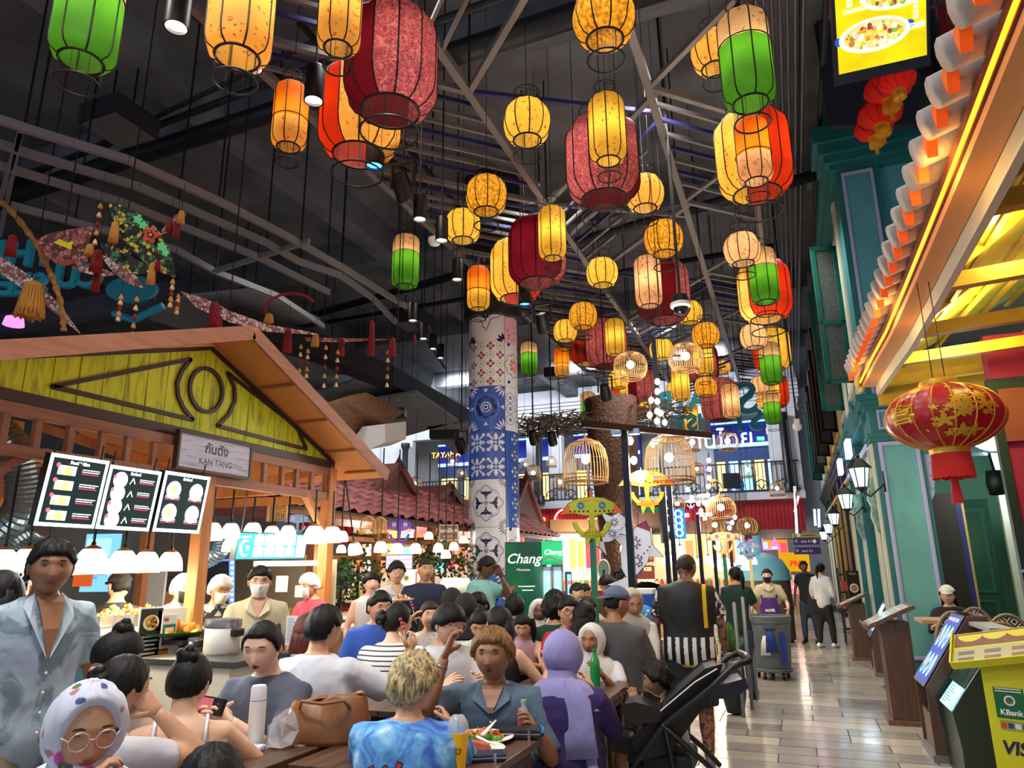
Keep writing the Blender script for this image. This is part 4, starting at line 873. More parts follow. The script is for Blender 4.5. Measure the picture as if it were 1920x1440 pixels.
for i,(tl,trr,bl)in enumerate(scr):
 a=PX(*tl,KX+.16);b=PX(*trr,KX+.16);c=PX(*bl,KX+.1);w=(b-a).length;h=(a-c).length
 o=empty('menu_lightbox',(0,0,0),('left','middle','right')[i]+' glowing blackboard style menu box of the three over the kiosk counter','menu board','glowing menu boxes over the counter')
 M=frame(c,(0,1,0),a-c);o.matrix_world=M
 mb=MB();mb.bb((0,0,-.05),(w,h,0),BLACK);mb.build('case',parent=o)
 A=Art();A.z=.002;A.rect(0,0,w,h,EW);A.up();f=w*.055;A.rect(f,f,w-2*f,h-2*f,EBD);A.up()
 A.text('Food & Rice' if i==0 else 'Seafood',w*.5,h*.9,h*.06,ETX,bold=.002)
 nrow=4 if i<2 else 2
 for r in range(nrow):
  y=h*(.78-.21*r)if i<2 else h*(.7-.38*r)
  if i==0:
   A.rect(w*.16,y-h*.06,w*.3,h*.13,EFOOD);A.up();A.disc(w*.33,y,w*.07,mat((220,200,120),emit=1.3));A.rect(w*.17,y-h*.055,w*.06,h*.07,EYG)
   for q in range(3):A.rect(w*.56,y+h*.035-q*h*.03,w*(.28+.06*rr.random()),h*.012,ETX if q<2 else ERD)
   A.disc(w*.15,y+h*.07,w*.035,mat((240,90,110),emit=1.6),n=12)
  elif i==1:
   A.disc(w*.24,y,w*.13,EFOOD);A.up();A.disc(w*.24,y-.004,w*.05,mat((226,214,160),emit=1.6));A.disc(w*.13,y+h*.05,w*.03,mat((240,90,110),emit=1.6),n=12)
   for q in range(3):A.rect(w*.6,y+h*.035-q*h*.03,w*(.22+.1*rr.random()),h*.012,ETX if q<2 else ERD)
   A.line([(w*.42,y-.02),(w*.47,y+.02),(w*.52,y-.015)],.006,ETX)
  else:
   for xx in(.25,.74):
    A.disc(w*xx,y,w*.15,EFOOD);A.up();A.disc(w*xx,y,w*.07,EYG if xx<.5 else mat((230,216,160),emit=1.6))
    for q in range(3):A.rect(w*(xx-.15),y-h*.11-q*h*.028,w*.3,h*.011,ETX if q<2 else ERD)
 A.build('menu_print',parent=o)
 mb=MB()
 for x in(.1*w,.9*w):mb.bar((x,h,-.03),(x,h+.09,-.03),.008,m=BLACK)
 mb.build('hanger',parent=o)
lamp('AREA',((KX+.4),K(200,930).y,K(200,930).z),26,(.8,.95,1),.6,(0,R(-90),0),name='menu_glow_light')
a,b,c=P(441,1000,6.1),P(570,1004,6.9),P(441,1048,6.1);w=(b-a).length;h=(a-c).length
o=empty('turquoise_menu_lightbox',(0,0,0),'turquoise glowing menu box with white crescent and star','menu board');o.matrix_world=frame(c,b-a,a-c)
mb=MB();mb.bb((-.01,-.01,-.06),(w+.01,h+.01,0),mat((60,66,70),.4));mb.build('case',parent=o)
TQ=mat((20,150,185),emit=1.4);EWW=mat((240,250,255),emit=3)
A=Art();A.rect(0,0,w,h,TQ);A.up();A.rect(w*.85,h*.05,w*.14,h*.9,EWW)
for r in range(2):
 for k in range(4):A.rect(w*(.22+.155*k),h*(.54-.46*r),w*.135,h*.36,EWW);A.disc(w*(.285+.155*k),h*(.9-.46*r),w*.045,EWW,h*.07)
n=24;A.poly([(w*.1+h*.3*cos(q),h*.42+h*.33*sin(q))for q in[pi*.28+2*pi*.72*i/n for i in range(n+1)]]+[(w*.118+h*.22*cos(q),h*.42+h*.26*sin(q))for q in[pi*.28+2*pi*.72*i/n for i in range(n,-1,-1)]],EWW)
A.poly([(w*.135+h*.13*(1 if i%2==0 else .4)*cos(pi/2+i*pi/5),h*.43+h*.13*(1 if i%2==0 else .4)*sin(pi/2+i*pi/5))for i in range(10)],EWW);A.text('เมนูแนะนำ',w*.1,h*.86,h*.14,EWW);A.build('menu_print',parent=o)
mb=MB();mb.bar((.05,h,-.03),(.05,h+.5,-.03),.008,m=STEEL);mb.bar((w-.05,h,-.03),(w-.05,h+.5,-.03),.008,m=STEEL);mb.build('chain',parent=o)
SHD=NT('lamp_shade',.6);SHD=SHD.color(SHD.ramp(SHD.sep()[2],[(0,(255,252,235)),(.12,(255,250,225)),(.2,(220,140,60))]),3.2)
SHC=mat((255,250,226),.6,emit=2.6);SHT=wood((214,150,84),(170,100,46),2)
_pp={}
def pendant(p,D,lb,grp,tilt=0,small=False,power=12,top=None):
 key=small
 if key not in _pp:
  mb=MB();mb.lathe([(.5,-.46),(.5,-.25),(.46,-.02),(.38,.18),(.27,.32)],20,mat((255,246,200),.6,emit=2.1)if small else SHC);a=mb.build('x',smooth=True)
  mb=MB();mb.lathe([(.28,.31),(.2,.38),(.09,.43),(.06,.45)],20,SHT);mb.ring((0,0,-.46),.5,.014,SHT,20,5);b=mb.build('x',smooth=True)
  mb=MB();mb.lathe([(.07,.36),(.07,.5),(.04,.56),(.015,.6)],10,BLACK);c=mb.build('x',smooth=True)
  mb=MB();mb.sphere((0,0,.0),.14,mat((255,250,235),emit=9),10,8);d=mb.build('x',smooth=True)
  _pp[key]=[('shade',a.data),('rim',b.data),('socket',c.data),('bulb',d.data)]
  for q in(a,b,c,d):bpy.data.objects.remove(q)
 o=empty('pendant_lamp',p,lb,'lamp',grp);o.scale=(D,D,D);o.rotation_euler.x=tilt
 for n,me in _pp[key]:
  c=bpy.data.objects.new(n,me);COL.objects.link(c);c.parent=o
 mb=MB();L=((top or 3.0)-p.z)/D;mb.bar((0,0,.58),(0,0,max(.8,L)),.012/D,m=BLACK);mb.build('cord',parent=o)
 lamp('POINT',p-Vector((0,0,.5*D)),power,(1,.88,.68),.08,name='pendant_light');return o
row1=[(-6,1045,90,4.3),(52,1047,52,4.6),(172,1049,60,4.6),(231,1050,52,4.9),(275,1051,48,5.2),(320,1050,44,5.5)]
nm1=('cut by the left edge','left of the standing man','right beside the standing man','second right of the standing man','third right of the standing man','nearest the kiosk post')
row1[0]=(8,1046,46,4.4)
for(x,y,w,d),s in zip(row1,nm1):pendant(P(x,y,d),w*d/FPX,'white glowing bell pendant '+s,'bell pendants over the kiosk counter',power=9,top=zb)
row2=[(397,994,40,5.9,'first right of the kiosk post'),(433,993,34,6.1,'second right of the kiosk post'),(432,1020,30,6.5,'low one left of the turquoise menu'),(474,992,34,6.4,'left above the turquoise menu'),(510,997,30,6.6,'small one above the middle of the turquoise menu'),(540,996,30,6.6,'right above the turquoise menu'),(590,1000,40,6.2,'right of the turquoise menu'),(623,1000,36,6.3,'second right of the turquoise menu'),(641,1004,24,7.2,'behind the right kiosk post')]
for(x,y,w,d,s)in row2:pendant(P(x,y,d),w*d/FPX,'white glowing bell pendant '+s,'bell pendants around the turquoise menu',power=8,top=zb)
row3=[(665,1026,27,8.2,'tilted, right of the kiosk post'),(714,1024,25,8.4,'under the purple fish kite left side'),(745,1027,24,8.5,'right under the purple fish kite'),(779,1027,23,8.6,'right of the purple fish kite'),(804,1003,17,8.8,'high beside the brown sign'),(822,1026,20,8.8,'left below the brown sign'),(836,1038,19,8.6,'lowest below the brown sign'),(851,1023,18,8.8,'right below the brown sign'),(869,1010,17,9,'beside the tiled column'),(640,1028,18,8.5,'half hidden behind the kiosk post')]
for i,(x,y,w,d,s)in enumerate(row3):pendant(P(x,y,d),w*d/FPX,'small basket pendant '+s,'basket pendants of the tiled stall',R(18)if i==0 else 0,True,5)
CB=mat((70,130,156),.6);CTW=mat((214,208,196),.35);SS=mat((176,176,178),.28,.9)
cz=.95
def counter(x0,x1,y0,y1,z,lb,mf=CB,mt=CTW):
 o=empty('counter',(0,0,0),lb,'counter');mb=MB();mb.bb((x0,y0,.05),(x1,y1,z-.04),mf);mb.build('cabinet',parent=o)
 mb=MB();mb.bb((x0-.03,y0-.02,z-.04),(x1+.05,y1+.02,z),mt);mb.build('worktop',parent=o,bevel=.005);return o
c1=counter(KX-.6,KX-.05,2.0,YP[0]-.1,1.17,'blue fronted serving counter with posters at the left kiosk')
counter(KX-.9,KX-.15,YP[0]+.9,yr+1.0,1.0,'timber serving counter heaped with food at the right of the kiosk',wood((190,140,84),(150,104,60),.8))
def poster(M,w,h,lb,paint,name='poster',cat='poster'):
 o=empty(name,(0,0,0),lb,cat);o.matrix_world=M;mb=MB();mb.bb((0,0,-.006),(w,h,.0),mat((236,234,228),.5));mb.build('sheet',parent=o);A=Art();A.z=.001;paint(A,w,h);A.build('print',parent=o);return o
PR,PY_,PO,PBK,PG=mat((190,36,34),.5),mat((226,190,40),.5),mat((222,134,66),.5),mat((26,24,24),.5),mat((70,130,60),.5)
def pfood(A,w,h,top,bot,txt=PY_):
 A.rect(.01,.01,w-.02,h-.02,top);A.up();A.rect(.01,.01,w-.02,h*.5,bot);A.up();A.disc(w*.5,h*.7,w*.34,mat((236,220,190),.5),h*.15);A.up();A.disc(w*.5,h*.72,w*.26,PO,h*.11);A.up()
 rr=random.Random(3)
 for k in range(14):A.disc(w*rr.uniform(.25,.75),h*rr.uniform(.6,.8),w*.05,rr.choice((PO,PR,PY_,PG)),n=8)
 for k in range(5):A.rect(w*.14,h*(.42-.08*k),w*rr.uniform(.5,.75),h*.03,txt)
Mx=lambda px,py,off=.0:frame(PX(px,py,KX+.02+off),(0,1,0),(0,0,1))
y0,y1=PX(283,1245,KX).y,PX(337,1245,KX).y
ph=PX(283,1182,KX).z-PX(283,1248,KX).z
for o in(poster(Mx(284,1246),y1-(y0+.12)if False else .27,.36,'red and white soup poster on the counter front',lambda A,w,h:pfood(A,w,h,mat((226,224,220),.5),PR)),poster(Mx(252,1240),.2,.34,'black menu poster with prawns beside the soup poster',lambda A,w,h:pfood(A,w,h,PBK,PBK,mat((220,220,220),.5)))):pass
def payslip(A,w,h):A.rect(.005,.005,w-.01,h-.01,mat((196,200,206),.5));A.up();A.rect(w*.08,h*.08,w*.84,h*.62,mat((28,92,96),.5));A.up();A.rect(w*.2,h*.18,w*.6,h*.42,mat((214,216,220),.5));A.rect(w*.1,h*.8,w*.3,h*.1,PR)
poster(Mx(299,1216,.05),.13,.22,'small grey and green payment stand card at the counter corner',payslip,'payment_card','card')
poster(frame(PX(309,1290,KX+.03),(0,1,0),(0,0,1)),.22,.42,'white paper notice on the blue counter',lambda A,w,h:A.text('S-5',w*.3,h*.4,.06,PBK),'notice')
A=Art();A.z=.0;mm=Mx(276,1316);A.rect(0,.16,.2,.1,mat((66,40,30),.5));A.annulus(.04,.16,.14,.15,PBK,14,-1.57,0);A.disc(.1,.12,.01,PBK,n=8);o=A.build('counter_drawing',M=mm);tag(o,'simple brown and black line drawing on the blue counter','drawing')
EB=mat((110,180,240),emit=1.15)
def slab(px0,py0,px1,py1,d,m,name,lb,cat,thick=.04,art=None,ux=None):
 a,b,c=P(px0,py0,d),P(px1,py0,d),P(px0,py1,d);ux=Vector((b-a).xyz);ux.z=0;w=ux.length;a2=c
 h=a.z-c.z;M=frame((c.x,c.y,c.z),ux,(0,0,1));o=empty(name,(0,0,0),lb,cat);o.matrix_world=M
 mb=MB();mb.bb((0,0,-thick),(w,h,0),m);mb.build('panel',parent=o)
 if art:A=Art();A.z=.001;art(A,w,h);A.build('print',parent=o)
 return o,w,h
def a_yen(A,w,h):A.rect(w*.05,h*.62,w*.72,h*.3,mat((150,205,255),emit=1.1));A.up();A.text('Yendrink',w*.68,h*.5,h*.11,mat((20,40,70),.5));A.text('A FUND',w*.3,h*.24,h*.06,mat((20,40,70),.5))
slab(148,1000,212,1110,7.6,EB,'blue_screen','light blue lit screen behind the kiosk cook','screen',art=a_yen)
slab(135,1070,168,1100,7.4,mat((226,96,30),emit=.5),'orange_board','orange panel behind the standing man','board')
def a_food(A,w,h):A.up();A.text('FOOD',w*.5,h*.6,h*.5,mat((230,232,230),emit=.8),bold=.004);A.annulus(w*.85,h*.5,h*.3,h*.36,PY_,12)
slab(-20,1065,55,1100,6.6,PBK,'stall_sign','black FOOD sign at the far left behind the lamps','sign',art=a_food)
slab(50,1068,88,1110,6.4,mat((236,230,220),emit=.6),'food_poster','poster of skewers left of the standing man','poster',art=lambda A,w,h:(A.rect(w*.2,h*.1,w*.7,h*.8,mat((200,50,30),emit=.4)),A.up(),[A.line([(w*(.3+.1*k),h*.2),(w*(.45+.1*k),h*.85)],.02,mat((236,170,60),emit=.5))for k in range(4)]))
slab(40,1098,52,1200,5.8,mat((240,140,40),.5),'orange_post','bright orange post left of the standing man','post',.08)
slab(-30,1110,46,1190,7.4,mat((240,236,226),emit=.9),'self_lit_wall','white wall section at the far left, brightness put in as glow','wall')  # wall brightness put in as emission; the wall is no lamp
slab(268,1070,300,1170,6.2,mat((130,130,136),.4),'glass_screen','patterned grey screen behind the black capped cook','screen')
slab(370,1052,430,1095,7.2,mat((18,16,16),.3),'wall_tv','black screen behind the masked cook','television',.06)
slab(300,1080,372,1140,6.6,mat((40,36,34),.4),'dark_splashback','dark glossy splashback behind the hair-netted cook','splashback')
slab(270,1110,345,1150,6.4,wood((156,112,64),(128,88,48),1),'timber_board','brown board wall behind the cooking counter','board')
slab(60,985,460,1230,7.9,mat((104,98,86),.8),'kiosk_back_wall','grey back wall of the kiosk','wall',.1)
slab(460,1050,620,1230,8.3,mat((150,140,120),.8),'kiosk_back_panel','beige back panel behind the pink shirted cook','wall',.1)
slab(475,1052,620,1062,7.0,mat((240,232,210),emit=.8),'lit_fascia','cream lit fascia below the turquoise menu','fascia',.05)
for i,(x,y,w_,h_)in enumerate(((516,1080,20,30),(552,1098,12,22))):slab(x,y,x+w_,y+h_,6.2-.2*i,mat((238,214,200),emit=.5),'price_card',('peach price card on a yellow stem above the right counter','small white price card left of the pink shirted cook')[i],'card')
mb=MB();LEDB=mat((150,200,255),emit=6)
pts=[P(430,1051,7.0),P(436,1051,7.0),P(436,1130,7.0)];mb.bar(P(398,1051,7),P(434,1050,7),.05,.02,mat((70,110,200),emit=1));mb.bar(P(435,1050,7),P(434,1130,7),.05,.02,mat((70,110,200),emit=1))
for k in range(8):mb.sphere(P(435,1055+k*10,6.97),.014,LEDB,8,5)
tag(mb.build('light_strip'),'blue-white bulb strip framing the window behind the masked cook','light strip')
DUCT=mat((120,140,158),.3,.85)
def flex(pts,r,lb):
 P_=[Vector(p)for p in pts];q=[]
 for i in range(len(P_)-1):
  p0,p1,p2,p3=P_[max(i-1,0)],P_[i],P_[i+1],P_[min(i+2,len(P_)-1)]
  for k in range(14):t=k/14;q.append(.5*((2*p1)+(-p0+p2)*t+(2*p0-5*p1+4*p2-p3)*t*t+(-p0+3*p1-3*p2+p3)*t**3))
 mb=MB();mb.tube(q,[r*(1.0 if k%2 else .9)for k in range(len(q))],16,DUCT);tag(mb.build('flexible_duct'),lb,'duct')
flex([P(-30,812,5.6),P(0,812,5.6),P(32,850,5.6),P(44,905,5.6),P(36,960,5.6),P(-20,1005,5.6)],.13,'ribbed silver flexible duct curling down at the left edge')
flex([P(75,985,6.1),P(35,1010,6.1),P(20,1050,6.2)],.12,'ribbed silver duct below the left menu box')
flex([P(372,990,6.8),P(405,1005,6.8),P(405,1030,6.8),P(375,1048,6.8)],.12,'ribbed grey duct behind the pendants right of the kiosk post')
def pot(px,py,d,w,h,lb,body,name='rice_cooker',z0=None):
 p=P(px,py,d);r=w/2*d/FPX;H=h*d/FPX;o=empty(name,(p.x,p.y,p.z-H),lb,'pot')
 mb=MB();mb.lathe([(0,0),(r*.9,0),(r,H*.08),(r,H*.74),(r*.97,H*.76)],28,body);mb.build('body',parent=o,smooth=True,sangle=40)
 mb=MB();mb.lathe([(r*1.02,H*.76),(r*1.04,H*.8),(r*1.02,H),(r*.96,H),(r*.96,H*.8),(0,H*.8)],28,SS);mb.build('rim_pan',parent=o,smooth=True,sangle=40)
 for s in(-1,1):mb=MB();mb.box((s*r*1.06,0,H*.62),(.05,.09,.05),BLACK);mb.build('handle',parent=o,bevel=.01)
 return o
pc=pot(420,1160,4.75,64,62,'large white rice cooker with steel rim beside the beige shirted waiter',mat((220,216,204),.4))
o=counter(pc.location.x-.35,pc.location.x+.35,pc.location.y-.3,pc.location.y+.3,pc.location.z,'cream cabinet under the rice cooker',mat((216,208,188),.5),mat((60,58,56),.4))
pot(366,1195,4.9,26,26,'small steel pan beside the rice cooker',SS,'steel_pan')
FM=[mat(c,.5)for c in((226,148,50),(214,110,40),(120,170,50),(236,200,90),(200,80,40),(236,224,190))]
def food_pile(c,rx,ry,h,n,lb,name='food_pile',mats=FM,seed=0,s=.03,parent=None):
 rr=random.Random(seed);mb=MB();c=Vector(c)
 for k in range(n):
  a,q=rr.random()*2*pi,sqrt(rr.random());x,y=rx*q*cos(a),ry*q*sin(a);z=h*(1-q*q)*rr.uniform(.4,1)
  M=Matrix.Translation((x,y,z))@Euler((rr.random()*3,rr.random()*3,rr.random()*3)).to_matrix().to_4x4()
  mb.sphere((0,0,0),(s*rr.uniform(.6,1.5),s*.7,s*.35),rr.choice(mats),6,4,M=M)
 if parent is not None:o=mb.build(name,parent=parent,smooth=True);o['kind']='stuff';o.location=c;return o
 o=mb.build(name,smooth=True,loc=c);return tag(o,lb,'food',kind='stuff')
GLS=mat((200,214,214),.1,alpha=.35)
def tray(px,py,d,w,dp,lb,seed,h=.07):
 p=PZ(px,py,1.185);o=empty('serving_tray',p,lb,'tray',rz=0);mb=MB();W=w*d/FPX
 for(x,y,a,b)in((-W/2,-dp/2,W,.01),(-W/2,dp/2,W,.01),(-W/2,-dp/2,.01,dp),(W/2,-dp/2,.01,dp)):mb.bb((x,y,0),(x+a,y+b,h),SS)
 mb.bb((-W/2,-dp/2,-.01),(W/2,dp/2,0),SS);mb.build('pan',parent=o);food_pile((0,0,h*.6),W*.42,dp*.4,.09,70,'','fried_food',seed=seed,parent=o,s=.025);return o
for i,a in enumerate(((205,1172,4.3,44,.3,'steel tray of food at the left end of the counter'),(236,1170,4.5,40,.3,'steel tray of orange and yellow salad behind the seated women'),(268,1168,4.75,34,.3,'clear bowl tray of noodles nearest the hair-netted cook'))):tray(*a,seed=i)
p=PX(326,1190,KX-.0);o=empty('banana_leaf_platter',p,'green leaf platter piled with fried snacks beside the kiosk post','platter');mb=MB();mb.lathe([(0,-.02),(.2,0),(.3,.03)],20,mat((96,150,50),.5));mb.build('leaf',parent=o,smooth=True);food_pile((0,0,.02),.2,.14,.06,50,'','fried_snacks',seed=8,parent=o,mats=FM[:2]+[FM[3]],s=.035)
mb=MB();
for x in(-.2,.2):
 for y in(-.12,.12):mb.bar((x,y,-.28),(x,y,-.02),.025,m=BRN)
mb.bb((-.24,-.16,-.05),(.24,.16,-.02),BRN);mb.build('rattan_stand',parent=o)
for i,(x,y,d,rx)in enumerate(((560,1158,5.7,.3),(590,1152,5.9,.24))):
 p=PZ(x,y+8,1.005);o=empty('salad_platter',p,('heaped platter of fried food and salad on the right counter','second heaped platter of greens on the right counter')[i],'platter');mb=MB();mb.lathe([(0,0),(rx*.8,0),(rx,.05)],20,mat((50,46,44),.4));mb.build('dish',parent=o,smooth=True);food_pile((0,0,.03),rx*.85,rx*.6,.12,90,'','salad',seed=i+20,parent=o,mats=FM[:4]+[FM[2]],s=.035)
slab(534,1156,555,1210,4.95,mat((196,200,206),.5),'standing_menu','white printed menu sheet standing right of the phone user','menu',.01,art=lambda A,w,h:[A.rect(w*.12,h*(.9-.07*k),w*(.5+.2*((k*7)%3)/2),h*.012,PBK)for k in range(12)])
#  TILE ROOFED STALL behind the kiosk
SXE=-5.2
RTILE=[speckle((176,104,104),(140,74,78),5,.6,.2),speckle((160,92,94),(128,68,72),5,.6,.2),speckle((190,120,118),(150,84,86),5,.6,.2)]
def E(px,py,off=0):return PX(px,py,SXE+off)
e0,e1=E(480,938),E(876,985);ez=(e0.z+e1.z)/2;ya_,yb_=6.4,16.5
rz=ez+.62;RX=SXE-.95
stall=empty('tiled_roof_stall',(SXE,10,0),'long market stall with a red-brown tiled roof and three steep carved gablets','stall')
def sp(mb,name,smooth=False):o=mb.build(name,smooth=smooth);o.parent=stall;o.matrix_parent_inverse=Matrix.Translation((-SXE,-10,0));return o
mb=MB();mb.add([(SXE+.04,ya_,ez-.02),(SXE+.04,yb_,ez-.02),(RX,yb_,rz-.02),(RX,ya_,rz-.02),(SXE+.04,ya_,ez-.05),(SXE+.04,yb_,ez-.05),(RX,yb_,rz-.05),(RX,ya_,rz-.05)],[(0,3,2,1),(4,5,6,7),(0,1,5,4)],BRN);sp(mb,'roof_deck')
mb=MB();mb.add([(RX-.9,ya_,ez),(RX-.9,yb_,ez),(RX,yb_,rz),(RX,ya_,rz)],[(0,1,2,3)],RTILE[0]);sp(mb,'rear_slope')
crs=6;tw=.3;L=sqrt((SXE+.08-RX)**2+(rz-ez)**2);sl=atan2(rz-ez,SXE+.08-RX);tcache=[]
for m in RTILE:
 mb=MB();n=6;vs=[]
 for i in range(n+1):
  u=i/n;z=.028*sin(2*pi*u);vs+=[(0,u*tw,z+.03),(-L/crs*1.12,u*tw,z+.008)]
 vs+=[(0,i/n*tw,.028*sin(2*pi*i/n)+.005)for i in range(n+1)]
 mb.add(vs,[(2*i,2*i+2,2*i+3,2*i+1)for i in range(n)]+[(2*i,2*(n+1)+i,2*(n+1)+i+1,2*i+2)for i in range(n)],m);o=mb.build('x',smooth=False);tcache.append(o.data);bpy.data.objects.remove(o)
rr=random.Random(1);cnt=0
Yc=[ya_+tw*j for j in range(int((yb_-ya_)/tw))]
for c in range(crs):
 for j,y in enumerate(Yc):
  s=L/crs*c;x=SXE+.1-s*cos(sl);z=ez+s*sin(sl)
  o=bpy.data.objects.new('roof_tile',tcache[rr.randrange(3)]);COL.objects.link(o);o.parent=stall;o.matrix_parent_inverse=Matrix.Translation((-SXE,-10,0))
  o.location=(x,y,z);o.rotation_euler=(0,sl,0);cnt+=1
GRED=wood((126,66,60),(98,48,46),1,.5,'z',.06);GPL=wood((98,66,62),(74,48,48),.8,.6,'y',.1);FRET=mat((96,44,48),.5)
for i,(apx,apy,lx,rx_,by)in enumerate(((592,838,505,655,918),(745,872,690,797,930),(841,912,800,880,945),(985,898,950,1015,985))):
 X=RX+.25;a=PX(apx,apy,X);l=PX(lx,by,X);r=PX(rx_,by,X);zb_=rz-.3;hw=(r.y-l.y)/2;yc=a.y;H=a.z-zb_
 g=empty('gablet',(0,0,0));g.parent=stall;g.matrix_parent_inverse=Matrix.Translation((-SXE,-10,0))
 mb=MB()
 for s in(-1,1):
  pts=[(yc+s*hw*q,zb_+H*((1-q)**1.15))for q in(0,.15,.35,.6,.8,.92,1.0)]
  for(p,q)in zip(pts,pts[1:]):mb.bar((X+.04,p[0],p[1]),(X+.04,q[0],q[1]),.12,.1*min(1,hw),GRED,up=(1,0,0));mb.bar((X-.4,p[0],p[1]+.02),(X-.4,q[0],q[1]+.02),.9,.03,GRED,up=(0,0,1)if False else(0,(q[1]-p[1])*s*-1,abs(q[0]-p[0])))
 mb.build('barge_board',parent=g)
 mb=MB();mb.add([(X,yc-hw*.95,zb_),(X,yc+hw*.95,zb_),(X,yc,zb_+H*.93)],[(0,1,2)],GPL);mb.build('gable_board',parent=g)
 mb=MB();Hs=H*.42
 for k in range(9):
  t=k/9;z=zb_+H*(.93+.5*t*.55);w=.1*(1-t)*hw+.012;mb.ring((X+.03,yc,z),w,.007,FRET,10,4,M=None);mb.box((X+.03,yc,z),(.015,w*1.6,.02),FRET);mb.box((X+.03,yc-w,z-.02),(.02,.02,.05),FRET);mb.box((X+.03,yc+w,z-.02),(.02,.02,.05),FRET)
 mb.bar((X+.03,yc,zb_+H*.9),(X+.03,yc,zb_+H*1.26),.015,m=FRET);mb.build('carved_finial',parent=g)
PST=wood((176,112,62),(142,84,44),.8,.5,'z',.05)
for y in(7.2,8.6,10.2,12.0,13.6,15.6):
 mb=MB();mb.bb((SXE-.17,y-.05,0),(SXE-.07,y+.05,ez),PST);sp(mb,'post')
for(z,x)in((ez-.05,SXE-.1),(ez-.32,SXE-.12),(ez-.55,SXE-.4)):
 mb=MB();mb.bb((x-.03,ya_,z-.04),(x+.03,yb_,z+.02),PST);sp(mb,'beam')
for k in range(6):
 mb=MB();mb.bb((SXE-1.8,7.2+1.6*k,ez-.3),(SXE-.1,7.28+1.6*k,ez-.22),PST);sp(mb,'rafter')
counter(SXE-.7,SXE-.15,7.4,14.5,1.0,'blue-green counter of the tiled stall with glass display',mat((84,140,156),.5),mat((214,212,204),.3))
def a_rows(A,w,h):
 A.rect(w*.03,h*.04,w*.94,h*.92,mat((150,120,200),emit=1.1));A.up()
 for r in range(3):
  for k in range(8):A.rect(w*(.05+.115*k),h*(.68-.3*r),w*.085,h*.22,mat((245,248,255),emit=2));A.disc(w*(.09+.115*k),h*(.66-.3*r),w*.03,mat((210,60,110),emit=1),n=6)
slab(722,1040,774,1068,9.4,mat((30,26,40),.4),'lit_menu_screen','lit menu screen with rows of small pictures above the young couple','screen',art=a_rows)
def a_bsign(A,w,h):A.line([(w*.03,h*.04),(w*.97,h*.04),(w*.97,h*.96),(w*.03,h*.96)],.012,mat((196,176,150),.5),True);A.text('นะหมี่บก',w*.5,h*.6,h*.34,WHITE,bold=.002);A.text('อุดรธานี',w*.5,h*.25,h*.22,mat((220,200,180),.5))
slab(823,983,859,1013,10.2,mat((118,82,62),.5),'brown_sign','brown stall sign with white Thai letters left of the column','sign',art=a_bsign)
LEAF=[mat(c,.6)for c in((30,60,26),(44,84,34),(24,48,24),(66,104,44))]
def leafy(c,r,n,seed,s=.07,mb=None):
 rr=random.Random(seed);mb=mb or MB()
 for k in range(n):
  d=Vector((rr.gauss(0,1),rr.gauss(0,1),rr.gauss(0,1))).normalized()*r*rr.random()**.4;p=Vector(c)+Vector((d.x,d.y,d.z*1.1))
  M=Matrix.Translation(p)@Euler((rr.random()*6,rr.random()*6,rr.random()*6)).to_matrix().to_4x4();mb.add([(0,0,0),(s*.35,s*.5,.01),(0,s*1.4,0),(-s*.35,s*.5,.01)],[(0,1,2,3)],rr.choice(LEAF),M)
 return mb
for i,(x,y,d,r)in enumerate(((672,1060,9.6,.45),(700,1095,9.6,.35),(835,1050,10.8,.5),(862,1075,10.8,.4),(800,1050,10.4,.3),(640,1090,9,.3))):
 p=P(x,y,d);o=empty('leafy_plant',(p.x,p.y,0),'dark leafy plant in the tiled stall '+('right of the kiosk post','behind the woman in the white vest','left of the tiled column','low beside the tiled column','between the lit screen and the brown sign','behind the kiosk post')[i],'plant')
 leafy((0,0,p.z),r,150,i).build('foliage',parent=o);mb=MB();mb.bar((0,0,.25),(0,0,p.z),.03,m=BRN);mb.build('stem',parent=o);mb=MB();mb.lathe([(0,0),(.16,0),(.2,.3),(.17,.3),(0,.26)],14,BRN);mb.build('pot',parent=o)
def a_case(A,w,h):A.rect(w*.85,h*.1,w*.1,h*.8,PR);A.disc(w*.3,h*.62,w*.22,mat((190,170,110),.5));A.up();A.disc(w*.3,h*.62,w*.14,mat((60,80,60),.5))
slab(752,1068,783,1110,8.9,mat((226,232,226),emit=.25),'display_case','white food display case between the couple and the navy shirted man','display case',.3,art=a_case)
for i in range(7):
 p=P(834+7*i,1102,8.8);mb=MB();mb.lathe([(0,-.1),(.06,-.1),(.065,.06),(.03,.1),(.03,.12)],12,mat((220,226,222),.1,alpha=.6));tag(mb.build('clear_bag',loc=p,smooth=True),'clear drink bag on the stall counter, '+('first','second','third','fourth','fifth','sixth','seventh')[i]+' of seven from the left','bag','clear bags on the stall counter')
